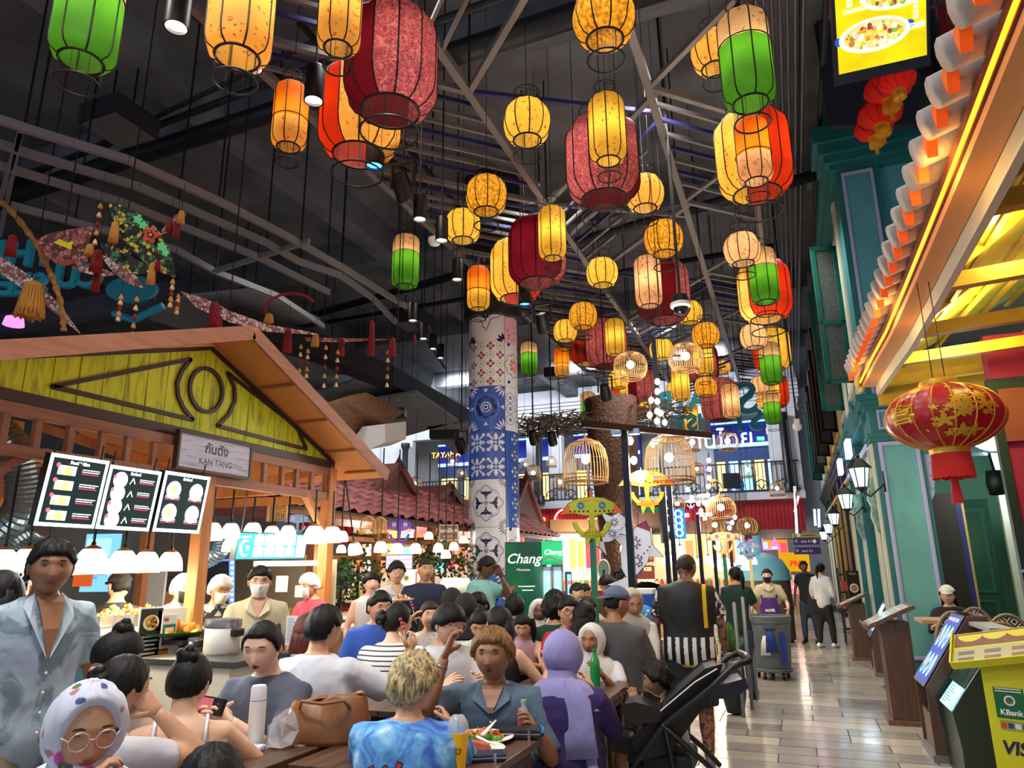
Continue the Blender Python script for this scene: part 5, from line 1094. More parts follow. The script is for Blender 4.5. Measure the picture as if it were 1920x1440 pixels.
#  fish kites, wau kites
def kite_body(A,w,h,c1,c2,c3,eye):
 """wide fish-head kite with crescent tail (wau style), sheet origin at its centre"""
 Z=lambda x,y:(x*w,y*h)
 A.poly([Z(*q)for q in((-.5,.1),(-.36,.28),(-.2,.36),(0,.38),(.2,.36),(.36,.28),(.5,.1),(.3,.12),(.1,.08),(-.1,.08),(-.3,.12))],c1)
 A.poly([Z(*q)for q in((-.03,.38),(.03,.38),(0,.56))],c2);A.poly([Z(*q)for q in((-.05,.09),(.05,.09),(.03,-.12),(-.03,-.12))],c1)
 A.annulus(0,h*.02,w*.24,w*.31,c1,24,-pi*.95,pi*-.05);A.poly([Z(*q)for q in((-.2,-.26),(0,-.1),(.2,-.26),(.12,-.28),(.1,-.45),(.03,-.3),(-.03,-.3),(-.1,-.45),(-.12,-.28))],c1)
 A.up()
 for s in(-1,1):
  A.poly([Z(s*.5,.1),Z(s*.36,.27),Z(s*.34,.13)][::s],c2);A.disc(s*w*.17,h*.24,w*.065,eye,n=18)
  for k in range(5):A.disc(s*w*(.06+.07*k),h*.145,w*.018,c3,n=8);A.disc(s*w*(.03+.04*k),h*(.33-.01*k),w*.014,c2,n=8)
  A.line([Z(s*.03,-.12),Z(s*.12,-.24)],w*.015,c2)
 A.up()
 for s in(-1,1):
  for k in range(8):A.disc(s*w*.17+w*.04*cos(k*pi/4),h*.24+w*.04*sin(k*pi/4),w*.012,c3,n=6)
  A.disc(s*w*.17,h*.24,w*.02,c2,n=10)
 for k in range(5):A.disc(w*(-.1+.05*k),h*(-.2),w*.012,c3,n=6)
def kite(px,py,w,d,cols,lb,yaw=0,roll=0,mast=None,mc=None,scale_h=.95):
 p=P(px,py,d);W=w*d/FPX;tc=Vector((-p.x,-p.y,0)).normalized();ux=Vector((0,0,1)).cross(tc);M=frame(p,ux,(0,0,1))@Matrix.Rotation(yaw,4,'Y')@Matrix.Rotation(roll,4,'Z')
 o=empty('fish_kite',(0,0,0),lb,'kite');o.matrix_world=M;A=Art();A.z=0;kite_body(A,W,W*scale_h,*cols);f=A.build('printed_sail',parent=o)
 A=Art();A.z=-.012;kite_body(A,W*1.03,W*scale_h*1.03,*([mat((40,70,60),.6)]*4));A.build('backing',parent=o)
 if mast:
  mb=MB();q=Vector((p.x,p.y,0))-tc*.04;mb.bar(q,(q.x,q.y,p.z+.1),.05,m=mc or mat((20,110,80),.5));mm=mb.build('pole');tag(mm,mast,'pole')
 return o
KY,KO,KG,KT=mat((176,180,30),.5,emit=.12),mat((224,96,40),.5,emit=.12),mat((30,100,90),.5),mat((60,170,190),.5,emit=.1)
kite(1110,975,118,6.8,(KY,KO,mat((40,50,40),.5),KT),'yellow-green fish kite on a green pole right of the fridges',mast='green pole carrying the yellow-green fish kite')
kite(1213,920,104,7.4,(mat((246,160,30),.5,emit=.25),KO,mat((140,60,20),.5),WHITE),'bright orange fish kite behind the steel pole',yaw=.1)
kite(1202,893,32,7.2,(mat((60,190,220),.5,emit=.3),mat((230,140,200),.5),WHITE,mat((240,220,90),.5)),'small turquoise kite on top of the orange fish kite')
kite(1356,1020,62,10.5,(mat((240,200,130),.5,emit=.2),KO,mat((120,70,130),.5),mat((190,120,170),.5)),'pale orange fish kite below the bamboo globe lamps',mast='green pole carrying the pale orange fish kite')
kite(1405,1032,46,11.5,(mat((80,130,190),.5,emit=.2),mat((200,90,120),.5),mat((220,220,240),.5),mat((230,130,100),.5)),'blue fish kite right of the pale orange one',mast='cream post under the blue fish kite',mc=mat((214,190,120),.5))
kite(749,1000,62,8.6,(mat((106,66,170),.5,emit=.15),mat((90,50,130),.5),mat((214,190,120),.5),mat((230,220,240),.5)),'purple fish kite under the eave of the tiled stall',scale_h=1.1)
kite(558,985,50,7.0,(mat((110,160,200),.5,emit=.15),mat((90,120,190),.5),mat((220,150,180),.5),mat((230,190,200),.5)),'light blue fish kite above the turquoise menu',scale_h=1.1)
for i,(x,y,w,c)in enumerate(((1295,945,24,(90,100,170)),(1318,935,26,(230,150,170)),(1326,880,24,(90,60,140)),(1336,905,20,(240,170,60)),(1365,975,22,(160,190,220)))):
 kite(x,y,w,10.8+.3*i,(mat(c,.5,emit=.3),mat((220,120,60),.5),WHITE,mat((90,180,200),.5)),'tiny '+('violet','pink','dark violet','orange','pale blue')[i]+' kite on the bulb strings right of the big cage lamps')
WK=mat((222,228,236),.5,emit=.15);WP=mat((150,60,90),.5);WV=mat((96,60,130),.5)
def fish(px,py,L,d,rot,lb,a=WP,b=WV):
 p=P(px,py,d);S=L*d/FPX;tc=Vector((-p.x,-p.y,0)).normalized();ux=Vector((0,0,1)).cross(tc);o=empty('fish_kite',(0,0,0),lb,'kite');o.matrix_world=frame(p,ux,(0,0,1))@Matrix.Rotation(rot,4,'Z')
 for off,sc,back in((-.012,1.04,True),(0,1,False)):
  A=Art();A.z=off;s=S*sc;w1,e1=(mat((30,40,60),.6),mat((30,40,60),.6))if back else(WK,WK)
  A.poly([(s*x,s*y)for x,y in((-.34,0),(-.25,.1),(-.08,.17),(.12,.17),(.3,.09),(.4,0),(.3,-.09),(.12,-.17),(-.08,-.17),(-.25,-.1))],w1)
  A.poly([(s*x,s*y)for x,y in((-.32,.0),(-.5,.2),(-.46,0),(-.5,-.2))],e1);A.poly([(s*x,s*y)for x,y in((0,.16),(.1,.36),(.16,.15))],e1);A.poly([(s*x,s*y)for x,y in((0,-.16),(.06,-.34),(.16,-.15))],e1)
  if not back:
   A.up();A.poly([(s*x,s*y)for x,y in((.3,.09),(.4,0),(.3,-.09))],a)
   for(x,y)in((.1,.05),(-.1,-.04)):
    A.annulus(s*x,s*y,s*.035,s*.05,a,16);
    for k in range(8):A.disc(s*x+s*.07*cos(k*pi/4),s*y+s*.07*sin(k*pi/4),s*.014,a if x>0 else b,n=8)
   for k in range(9):A.disc(s*(-.28+.05*k),s*(-.11-.03*sin(k)),s*.012,b,n=6)
  A.build('printed_sail' if not back else 'backing',parent=o)
 return o
fish(1192,1035,150,6.9,1.2,'white leaping fish kite with purple flowers just right of the steel pole')
fish(1150,990,96,6.9,.9,'white and purple fish kite left of the steel pole',WV,WV)
#  steel pole gantry with bulbs
p=P(1186,1100,6.4);px_,py_=p.x,p.y;ztop=P(1168,790,6.4).z;DKB=mat((26,32,44),.35,.5)
g=empty('steel_pole',(px_,py_,0),'tall dark steel pole with a cross beam holding the big cage lamps','pole')
mb=MB();mb.bb((-.03,-.03,0),(.03,.03,ztop),DKB);mb.bb((-.14,-.14,0),(.14,.14,.02),DKB);mb.build('upright',parent=g)
a,b=P(1092,790,6.5)-g.location,P(1330,786,7.2)-g.location;mb=MB();mb.bar((a.x,a.y,ztop),(b.x,b.y,ztop),.05,.06,DKB);mb.build('cross_beam',parent=g)
mb=MB();mb.box((-.07,0,ztop-.03),(.1,.07,.05),mat((140,180,220),.4));mb.box((.09,.01,ztop-.03),(.1,.07,.05),mat((140,180,220),.4));mb.build('bracket',parent=g)
for i,(x0,y0,x1,y1,d)in enumerate(((1252,905,1265,1060,8.2),(1228,620,1236,800,8.6),(1312,960,1325,1190,9.5),(1345,1000,1352,1190,10.5),(1370,980,1378,1120,11.5))):
 q=P(x1,y1,d);z1=P(x0,y0,d).z;mb=MB();mb.bb((-.025,-.025,0),(.025,.025,z1),DKB);tag(mb.build('steel_post',loc=(q.x,q.y,0)),'dark steel post '+('behind the man in the striped jersey','rising highest among the lanterns with the bulb string','right of the striped jersey man','between the pale orange kite and the basket lamps','behind the pale orange fish kite')[i],'post')
mb=MB();q=P(1260,1060,8.2)
BLB=mat((255,250,230),emit=26)
def bulb_string(pts,d,n,lb,s=.03):
 o=empty('bulb_string',P(*pts[0],d),lb,'light string');q=[P(x,y,d)-o.location for x,y in pts];mb=MB();mb.tube(q,.005,4,BLACK);mb.build('cable',parent=o)
 L=[0];
 for a,b in zip(q,q[1:]):L.append(L[-1]+(b-a).length)
 for k in range(n):
  t=L[-1]*(k+.5)/n;i=max(j for j in range(len(L)-1)if L[j]<=t);f=(t-L[i])/(L[i+1]-L[i]);c=q[i].lerp(q[i+1],f);mb=MB();mb.sphere(c-Vector((0,0,s*1.3)),(s,s,s*1.25),BLB,8,6);mb.lathe([(s*.4,.0),(s*.4,s*.9)],6,BLACK,c=c-Vector((0,0,s*.5)));mb.build('bulb',parent=o,smooth=True)
 m=q[len(q)//2]+o.location;lamp('POINT',m-Vector((0,.3,0)),22,(1,.95,.85),.15,name='bulb_light');return o
bulb_string([(1232,700),(1232,760),(1230,830)],8.3,7,'brightest vertical string of bulbs on the tall post above the biggest cage')
bulb_string([(1222,730),(1215,800),(1228,840)],8.1,4,'short string of bulbs left of the brightest one')
bulb_string([(1235,760),(1248,790),(1258,812)],8.4,3,'short string of bulbs right of the brightest one')
bulb_string([(1178,800),(1186,850),(1200,885),(1212,905)],7.3,3,'sagging bulb string from the cross beam to the orange kite',.035)
bulb_string([(1328,850),(1330,880),(1326,930),(1310,960)],10.4,7,'string of bulbs dropping among the tiny kites')
bulb_string([(1285,905),(1300,935),(1320,945),(1345,925)],10.6,5,'low bulb string left of the bamboo globe on the red fascia')
bulb_string([(1365,990),(1372,975),(1380,960)],11,3,'short bulb string beside the right bracket lamp')
q=P(1268,905,7.2)
p=P(1276,572,8.4);o=empty('dome_camera',p,'white dome security camera hung on a long black pole in front of the maroon lantern','camera')
mb=MB();mb.lathe([(0,.13),(.09,.12),(.1,.05),(.1,.03)],18,BLACK);mb.lathe([(.1,.03),(.12,.02),(.12,-.02),(.09,-.04)],18,WHITE);mb.build('housing',parent=o,smooth=True,sangle=40);mb=MB();mb.sphere((0,0,-.04),.085,mat((16,18,24),.08),14,8);mb.build('dome',parent=o,smooth=True);mb=MB();mb.bar((0,0,.12),(-.02,0,9-p.z),.035,m=BLACK);mb.build('pole',parent=o)
p=P(1495,800,14);mb=MB();mb.sphere((0,0,0),.09,WHITE,12,8);mb.box((0,.0,.1),(.1,.1,.1),WHITE);mb.bar((0,0,.1),(0,0,9-p.z),.03,m=BLACK);tag(mb.build('dome_camera',loc=p,smooth=False),'small white dome camera above the balcony at the right','camera')
#  BACK FACADE
YB=27.5
def FB(px,py,off=0):return PY(px,py,YB+off)
zr0,zr1=FB(1250,1000).z,FB(1250,945).z;xl,xr=FB(560,940).x,FB(1506,940).x;ZT2=FB(1250,812).z+.9
REDM=mat((176,18,34),.45);fac=empty('back_facade',(0,YB,0),'white two storey facade with red corrugated fascia and balcony at the end of the hall','facade')
def fb(mb,name,smooth=False):o=mb.build(name,smooth=smooth);o.parent=fac;o.matrix_parent_inverse=Matrix.Translation((0,-YB,0));return o
mb=MB();mb.bb((xl,YB-.02,zr0),(xr,YB+.1,zr1),REDM);n=int((xr-xl)/.14)
for k in range(n):mb.bb((xl+k*.14,YB-.06,zr0+.08),(xl+k*.14+.07,YB-.02,zr1-.06),REDM)
mb.bb((xl,YB-.12,zr0-.05),(xr,YB,zr0+.08),REDM);mb.bb((xl,YB-.1,zr1-.06),(xr,YB,zr1),REDM);fb(mb,'red_fascia')
mb=MB();mb.bb((xl,YB-.25,zr1),(xr+.1,YB+.3,zr1+.2),CREAM);mb.bb((xl,YB-.18,zr1+.2),(xr+.1,YB+.3,zr1+.28),CREAM);fb(mb,'ledge')
zf=zr1+.28;zrail=zf+1.05;ztop_w=FB(1250,862).z;
mb=MB();mb.bb((xl,YB+3.0,zf),(xr,YB+3.1,ZT2+1),CREAM);fb(mb,'upper_wall')
mb=MB();mb.bb((xl,YB+.1,ZT2-.35),(xr+.2,YB+.5,ZT2+1.3),CREAM)
for k in range(5):mb.bb((xl,YB-.02-.05*k,ZT2+.1+.14*k),(xr+.25,YB+.2,ZT2+.22+.14*k),CREAM)
fb(mb,'entablature')
cols_px=[642,772,800,1010,1065,1468,1420]
for px in(700,1000,1042,1463,1490):x=FB(px,900).x;mb=MB();mb.bb((x-.28,YB,zf-.1),(x+.28,YB+.4,ZT2+.2),CREAM);mb.bb((x-.34,YB-.04,ZT2-.3),(x+.34,YB+.4,ZT2-.1),CREAM);fb(mb,'pier')
for px in(766,1017,1479):x=FB(px,900).x;mb=MB();mb.lathe([(.2,0),(.2,.3),(.14,.35),(.13,2.6),(.2,2.75),(.2,2.9)],16,mat((20,22,28),.4),c=(x,YB-.35,zf-.1));fb(mb,'iron_column',True)
mb=MB();IR=mat((18,18,22),.5);x=xl
while x<xr:
 mb.bar((x,YB-.1,zf),(x,YB-.1,zrail),.03,m=IR);x+=.16
mb.bb((xl,YB-.13,zrail),(xr,YB-.07,zrail+.05),IR);mb.bb((xl,YB-.13,zf+.05),(xr,YB-.07,zf+.09),IR);o=fb(mb,'railing');o['kind']='stuff'
x=xl+.4
mb=MB()
while x<xr:
 for s in(-1,1):
  mb.tube([(x,YB-.12,zf+.1),(x+s*.12,YB-.12,zf+.25),(x+s*.2,YB-.12,zf+.2),(x+s*.18,YB-.12,zf+.36),(x,YB-.12,zf+.45)],.022,4,IR)
 x+=.8
o=fb(mb,'railing_scroll');o['kind']='stuff'
EBL=mat((18,34,130),emit=.7);EBR=mat((150,205,255),emit=1.6)
for i,(a,b,t)in enumerate(((775,1000,'TAYAMA'),(1048,1180,''),(1330,1462,'1981'))):
 x0,x1=FB(a,900).x,FB(b,900).x;o=empty('upper_shop',(0,0,0),'upstairs shop with navy sign '+('left and right of the tiled column','behind the big cage lamp','behind the dark hanging screen')[i],'shop')
 mb=MB();mb.bb((x0,YB+2.6,zf),(x1,YB+2.95,ZT2-.2),mat((40,60,110),.6));mb.bb((x0,YB+2.4,ZT2-1.1),(x1,YB+2.6,ZT2-.3),EBL);mb.build('front',parent=o)
 mb=MB();mb.bb((x0,YB+2.35,ZT2-1.25),(x1,YB+2.5,ZT2-1.12),EBR);mb.bb((x0,YB+2.3,ZT2-.28),(x1,YB+2.4,ZT2-.22),EBR);mb.build('light_strip',parent=o)
 w=x1-x0
 for k in range(5):mb=MB();mb.bb((x0+w*(.04+.2*k),YB+2.3,zf+.3),(x0+w*(.18+.2*k),YB+2.35,zf+1.5),(mat((250,225,130),emit=1.6),EBR,mat((130,220,240),emit=1.5))[k%3 if i else 0]);mb.build('lit_case',parent=o)
 if t:solid_text(t,.38,.02,mat((240,190,90),emit=1.5),frame(((x0+x1)/2-(2.4 if i==0 else-1.2),YB+2.38,ZT2-.7),(1,0,0),(0,0,1)),'sign_letters',o)
for k in range(6):lamp('AREA',(-20+4.4*k,YB-4.0,ZT2+.6),190,(.9,.95,1),1.5,(R(62),0,0),name='facade_fill')  # added area fills aimed at the facade to brighten it, no fixtures there
slab(1358,886,1390,916,25.5,mat((36,40,46),.4),'dark_screen','dark blank screen hung on the balcony','screen',.1)
for i,px in enumerate((652,668,705)):
 x=FB(px,925).x;mb=MB();mb.bb((x-.28,YB+.02,zr1+.3),(x+.28,YB+.08,zr1+1.5),mat((30,60,160),emit=.5));fb(mb,'window')
mb=MB();mb.bb((FB(640,900).x,YB+.09,zf),(FB(770,900).x,YB+.4,ZT2+.5),CREAM);fb(mb,'plain_wall')
WL=mat((250,250,245),emit=2.2);YLT=mat((250,226,90),emit=1.6)
def fas_text(t,px,py,size,m,lb,ext=.05,bold=.01,shear=0):
 p=FB(px,py,-.14);o=solid_text(t,size,ext,m,frame(p,(1,0,0),(0,0,1)),'sign_letters',bold=bold,shear=shear);return tag(o,lb,'sign')
fas_text('S',1016,984,.75,YLT,'yellow letter S on the red fascia beside the column')
fas_text('Dear T',1078,985,.62,WL,'white lettering Dear T on the red fascia behind the yellow kite');fas_text('Food Ma',1084,1002,.34,WL,'small white second line under the Dear T lettering')
mb=MB();p=FB(1058,982,-.16);mb.tube([(p.x+.42*cos(q)*(.7 if q>3.5 else 1),p.y,p.z+.55*sin(q))for q in[pi*.4+pi*1.5*i/20 for i in range(21)]],.035,6,mat((255,150,150),emit=2.5));tag(mb.build('neon_line',smooth=True),'pink-white neon D curl on the red fascia','neon')
fas_text('E T',1303,982,.95,WL,'big white letters E T on the red fascia',bold=.02)
p=FB(1126,955,-.3);q=FB(1238,1012,-.3);o=empty('green_sign',(p.x,YB-.3,q.z),'green beer sign reading Chang on the red fascia','sign')
w,h=q.x-p.x,p.z-q.z;M=frame((0,0,0),(1,0,0),(0,0,1));mb=MB();mb.bb((0,0,-.1),(w,h,0),mat((14,112,76),.4,emit=.25),M);mb.build('panel',parent=o)
A=Art();A.text('Chang',w*.58,h*.68,h*.62,WL,bold=.02,shear=.25);A.text('เรือสน',w*.14,h*.66,h*.34,WL,bold=.006);A.text('Mineral',w*.64,h*.28,h*.2,WL);A.build('lettering',parent=o,M=M)
def awning(px0,px1,py0,py1,lb,n=14,c=(206,30,44)):
 a,b=FB(px0,py0,-1.2),FB(px1,py0,-1.2);z1=FB(px0,py1,-1.2).z;o=empty('striped_awning',(a.x,YB-1.2,z1),lb,'awning');w=b.x-a.x
 for k in range(n):
  mb=MB();x0,x1=w*k/n,w*(k+1)/n;H=a.z-z1;mb.add([(x0,0,.12),(x1,0,.12),(x1,1.0,H),(x0,1.0,H),(x0,0,0),(x1,0,0),((x0+x1)/2,0,-.05)],[(0,1,2,3),(4,6,5,1,0)],mat(c,.6)if k%2==0 else WHITE);mb.build('stripe',parent=o)
awning(1058,1128,1014,1036,'red and white striped awning left of the yellow kite pole');awning(1205,1240,1012,1036,'red and white striped awning behind the orange kite',7);awning(845,880,1030,1050,'pink and white awning seen through the tiled stall',8,(226,60,110))
slab(1263,952,1287,1010,15,mat((20,120,230),emit=1.2),'blue_neon_sign','bright blue glowing blade sign right of the orange kite','sign',.2,art=lambda A,w,h:(A.up(),[A.annulus(w*.5,h*(.82-.21*k),w*.2,w*.32,mat((190,240,255),emit=4),16)for k in range(4)]))
slab(1243,935,1262,1018,15.4,BLACK,'black_blade_sign','black blade sign with white letters beside the blue neon one','sign',.2,art=lambda A,w,h:(A.text('C',w*.5,h*.7,w*1.2,WL),A.text('u',w*.5,h*.35,w*1.2,WL)))
fb_t=solid_text('ร้านไทย',.72,.06,mat((200,214,255),emit=1.5),frame(P(1345,826,22),(1,0,0),(0,0,1)),'thai_letters');tag(fb_t,'white outlined Thai letters hung above the balcony','sign')
TEAL=mat((24,104,118),.4,emit=.12)
for i,(t,x,y,d,s)in enumerate((('ATR',1278,752,17,.62),('S',1400,750,17,1.1),('IST',1290,795,17.5,.55),('ST',1400,790,19,.8))):
 o=solid_text(t,s,.08,TEAL,frame(P(x,y,d),(1,.1,0),(0,0,1))@Matrix.Scale(-1,4,(1,0,0)),'teal_letters',bold=.02);tag(o,'dark teal letters seen from behind '+('under the pink drum lantern','right of the lowest pink drum','around the lowest slim yellow lantern','faint ones above the Thai letters')[i],'sign');mb=MB();mb.bar((0,.6,-.1),(0,9-o.matrix_world.translation.z,-.1),.02,m=BLACK);mb.build('hanger',parent=o)
BARK=NT('bark',.8);d_=BARK.vor(9,'DISTANCE_TO_EDGE');BARK.bump(d_,.8,.05);BARKM=BARK.color(BARK.ramp(d_,[(.0,(52,34,26)),(.08,(104,68,48)),(.5,(88,58,44))]))
p=P(1160,1000,16);o=empty('clad_column',(p.x,p.y,0),'brown column clad in cracked bark pattern behind the kites','column')
mb=MB();mb.tube([(0,0,0),(.0,0,1.5),(-.0,0,3),(-.05,0,5.4)],[.38,.36,.5,.62],24,BARKM);mb.build('trunk',parent=o,smooth=True)
mb=MB();rr=random.Random(11);WV_=wood((120,92,68),(74,54,42),1)
for k in range(260):
 a=rr.random()*2*pi;r0=rr.uniform(.2,1.2);x,y=r0*cos(a),r0*sin(a)*.9;b_=a+pi/2+rr.gauss(0,.8);mb.bar((x,y,rr.uniform(-.12,.15)-r0*.1),(x+.5*cos(b_),y+.5*sin(b_),rr.uniform(-.12,.15)-r0*.1),.02,m=WV_)
tag(mb.build('woven_canopy',loc=P(1050,792,17)),'flat woven twig canopy hung left of the bark column','canopy');mb2=bpy.data.objects['woven_canopy']
mb=MB();mb.bar((0,0,0),(0,0,9-mb2.location.z),.02,m=BLACK);mb.build('hanger',parent=mb2)
c2_=copy_tree(mb2);c2_.location=P(1190,772,17.5);c2_['label']='second woven twig canopy hung behind the green and orange lanterns'
for i,(x,y,d)in enumerate(((652,878,24),(1427,822,24))):
 def a_exit(A,w,h):A.rect(w*.15,h*.3,w*.25,h*.4,WL);A.rect(w*.55,h*.3,w*.3,h*.4,WL)
 slab(x-7,y-4,x+7,y+4,d,mat((20,190,110),emit=1.8),'exit_sign',('green exit sign right of the plank gable corner','green exit sign above the balcony at the right')[i],'sign',art=a_exit)
#  far ground floor stalls
STC=[(236,226,200),(214,180,130),(190,150,110),(90,140,130),(150,40,40)]
rr=random.Random(21)
def stall_row(px0,px1,d,lb,c,n=6,emit=.5):
 a,b=P(px0,1060,d),P(px1,1060,d);o=empty('food_stall',(a.x,a.y,0),lb,'stall');u=Vector((b.x-a.x,b.y-a.y,0));w=u.length;M=Matrix.Translation((0,0,0))@frame((0,0,0),u,(0,0,1))
 mb=MB();mb.bb((0,0,-1.0),(w,2.6,-.9),mat(c,.7,emit=emit*.4),M);mb.build('back_wall',parent=o)
 mb=MB();mb.bb((0,0,-.3),(w,1.0,.1),mat(rr.choice(STC),.6),M);mb.bb((-.05,1.0,-.35),(w+.05,1.05,.15),CTW,M);mb.build('counter',parent=o)
 mb=MB();mb.bb((-.1,2.45,-1.0),(w+.1,2.75,.25),mat(rr.choice(((90,60,44),(150,110,70),(60,50,46))),.6),M);mb.build('fascia',parent=o)
 for k in range(n):
  x=w*(k+.5)/n;mb=MB();cc=rr.choice(((250,232,180),(240,120,70),(120,200,230),(250,250,240),(250,200,90),(220,70,90)));mb.bb((x-w*.35/n,1.5+.1*rr.random(),-.88),(x+w*.35/n,2.2+.2*rr.random(),-.85),mat(cc,.5,emit=rr.uniform(.5,1.3)),M);mb.build('lit_panel',parent=o)
  mb=MB();
  for q in range(5):mb.lathe([(0,0),(.05,0),(.05,.14),(.02,.2)],8,mat(rr.choice(((220,60,40),(240,220,190),(90,160,80),(240,170,60))),.4),c=(M@Vector((x+(q-2)*.13,1.05,-.1))))
  q=mb.build('goods',parent=o);q['kind']='stuff'
 lamp('POINT',o.location+M.to_3x3()@Vector((w/2,2.2,.8)),60,(1,.9,.75),.3,name='stall_light');return o
stall_row(885,985,17,'lit food stall behind the drinks fridges',(200,180,140),5)
stall_row(1040,1135,18,'bright food stall under the striped awning',(236,228,214),6,1.2)
stall_row(1150,1240,16,'bright food stall behind the white fish kites',(230,220,200),5,1.2)
stall_row(1240,1420,19,'long lit food stall with basket lamps behind the cleaner',(236,214,170),9,1.0)
stall_row(1425,1500,24,'far stall with yellow and red boards beside the aisle',(226,150,40),4,.8)
stall_row(640,760,13,'lit stall seen through the tiled stall posts, left part',(220,200,170),5,.8);stall_row(765,870,14.5,'lit stall seen through the tiled stall posts, right part',(214,196,180),5,.8)
_o='first second third fourth fifth sixth seventh eighth ninth tenth eleventh twelfth thirteenth fourteenth'.split()
for i,(x,y,w,d)in enumerate(sorted(((1258,1022,26,12),(1275,1030,20,12.5),(1253,1048,22,12),(1308,1052,16,13),(1328,1048,18,13),(1343,1056,16,13),(1360,1050,16,13.2),(1372,1060,16,13.4),(1390,1048,22,13),(1398,1062,16,13.5),(1410,1050,18,13.8),(1355,1064,14,14),(1172,1025,20,11),(1345,1062,13,14.5)))):
 pendant(P(x,y,d),w*d/FPX,'small glowing basket pendant over the far stalls, '+_o[i]+' of fourteen from the left','far basket pendants behind the standing men',0,True,7)
slab(1195,1040,1228,1086,13.5,mat((120,34,34),.5,emit=.2),'red_banner','dark red banner reading TONG KEE behind the white fish kite','banner',art=lambda A,w,h:(A.text('TONG',w*.62,h*.62,h*.2,mat((240,214,160),emit=.7),bold=.004),A.text('KEE',w*.62,h*.4,h*.2,mat((240,214,160),emit=.7),bold=.004),A.text('MOON',w*.55,h*.84,h*.18,mat((220,160,110),emit=.5)),A.disc(w*.18,h*.5,w*.1,mat((180,110,70),.5))))
slab(1466,1036,1520,1072,22,mat((236,176,10),emit=.5),'yellow_shop_board','yellow shop board with red PRIM lettering above the walking couple','sign',art=lambda A,w,h:A.text('PRIM',w*.6,h*.4,h*.42,mat((230,50,30),emit=1.2),bold=.01))
slab(1432,1030,1462,1062,21,mat((150,140,134),.6),'grey_shop_board','grey board with red THAI lettering','sign',art=lambda A,w,h:A.text('THAI',w*.5,h*.5,h*.4,mat((200,40,50),emit=.4)))
slab(1466,1088,1498,1114,19,mat((240,120,140),emit=1.1),'lit_food_picture','pink lit food picture behind the walking men','screen',art=lambda A,w,h:[A.disc(w*(.2+.3*k),h*.5,w*.12,mat(((250,240,230),(80,180,220),(250,200,80))[k],emit=1.4))for k in range(3)])
o=solid_text('VLLA',.42,.03,mat((255,60,160),emit=4),frame(P(1427,1022,18),(1,.05,0),(0,0,1)),'pink_neon_letters');tag(o,'pink neon letters above the blue oven','neon')
o=empty('blue_oven',P(1425,1070,15.5),'light blue domed pizza-style oven behind the cleaner','oven');mb=MB();mb.lathe([(.62,-.2),(.6,0),(.48,.22),(.25,.36),(.1,.4),(.1,.75),(0,.75)],24,mat((110,180,205),.5));mb.build('dome',parent=o,smooth=True);mb=MB();mb.lathe([(.0,-1.4),(.6,-1.4),(.6,-.2)],24,mat((90,70,60),.6));mb.build('base',parent=o)
o,w,h=slab(1487,1000,1536,1008,13,mat((140,128,50),.5,emit=.15),'direction_sign','hanging direction sign, olive strip above two purple strips, beside the aisle','sign',art=lambda A,w,h:(A.disc(w*.22,h*.5,h*.4,WHITE),A.rect(w*.35,h*.4,w*.5,h*.2,mat((60,54,20),.5))))
M0=o.matrix_world.copy()
for k in range(2):
 mb=MB();mb.bb((0,-.13-.17*k,-.04),(w,.025-.17*k-.03,0),mat((58,34,84),.5,emit=.15));q=mb.build('purple_strip',parent=o);A=Art();A.text('<' if k==0 else '>',w*.1,-.07-.17*k,.12,WHITE);A.text('exit 4.1',w*.5,-.07-.17*k,.07,WHITE);A.disc(w*.8,-.07-.17*k,.035,WHITE,n=10)if k==0 else None;A.build('lettering',parent=q)
mb=MB();mb.bar((w*.3,h,-.02),(w*.3,h+4,-.02),.015,m=BLACK);mb.build('hanger',parent=o)
for i,(x0,y0,x1,y1,c)in enumerate(((1490,912,1494,1000,(230,230,255)),(1497,930,1490,960,(255,120,180)),(1527,955,1529,985,(170,220,255)),(1535,955,1536,988,(170,220,255)))):
 mb=MB();mb.tube([P(x0,y0,20),P(x1,y1,20)],.03,6,mat(c,emit=5));tag(mb.build('neon_tube',smooth=True),'thin vertical neon tube '+('on the red corner, white','on the red corner, pink','right of the red corner, left of a pair','right of the red corner, right of a pair')[i],'neon')
#  drinks fridges
FG=mat((10,60,44),.35)
def fridge(px,py_top,py_bot,w,d,lb,open_side):
 p=P(px,py_bot,d);pt=P(px,py_top,d);W=w*d/FPX;zt_=pt.z;a=atan2(p.x,p.y)*-1
 o=empty('drinks_fridge',(p.x,p.y,0),lb,'fridge',rz=a)
 return o,W,zt_
o,W,zt_=fridge(982,1015,1100,70,8.9,'dark green fridge side panel printed with Chang lettering',0)
M=frame((-W/2,0,.05),(1,0,0),(0,0,1));mb=MB();mb.bb((0,0,-.65),(W,zt_-.05,0),FG,M);mb.build('cabinet',parent=o,bevel=.01)
A=Art();h=zt_;t=NT('fridge_print',.3);n=t.noise(2.2,4);fp=t.color(t.ramp(n,[(.3,(8,44,36)),(.6,(16,92,60)),(.8,(60,120,90))]));A.rect(.01,.01,W-.02,h-.08,fp);A.up();A.text('Chang',W*.5,h*.86,.17,mat((230,236,226),.4,emit=.2),shear=.3,bold=.002);A.text('Moments',W*.5,h*.79,.045,WHITE);A.rect(W*.15,h*.665,.05,.04,PR)
A.rect(W*.35,h*.68,W*.45,.012,WHITE);A.rect(W*.45,h*.655,W*.3,.012,WHITE);A.line([(W*.55,h*.35),(W*.75,h*.45),(W*.62,h*.5),(W*.7,h*.55)],.015,mat((200,226,210),.4));A.line([(W*.5,h*.3),(W*.8,h*.38)],.01,mat((170,210,190),.4))
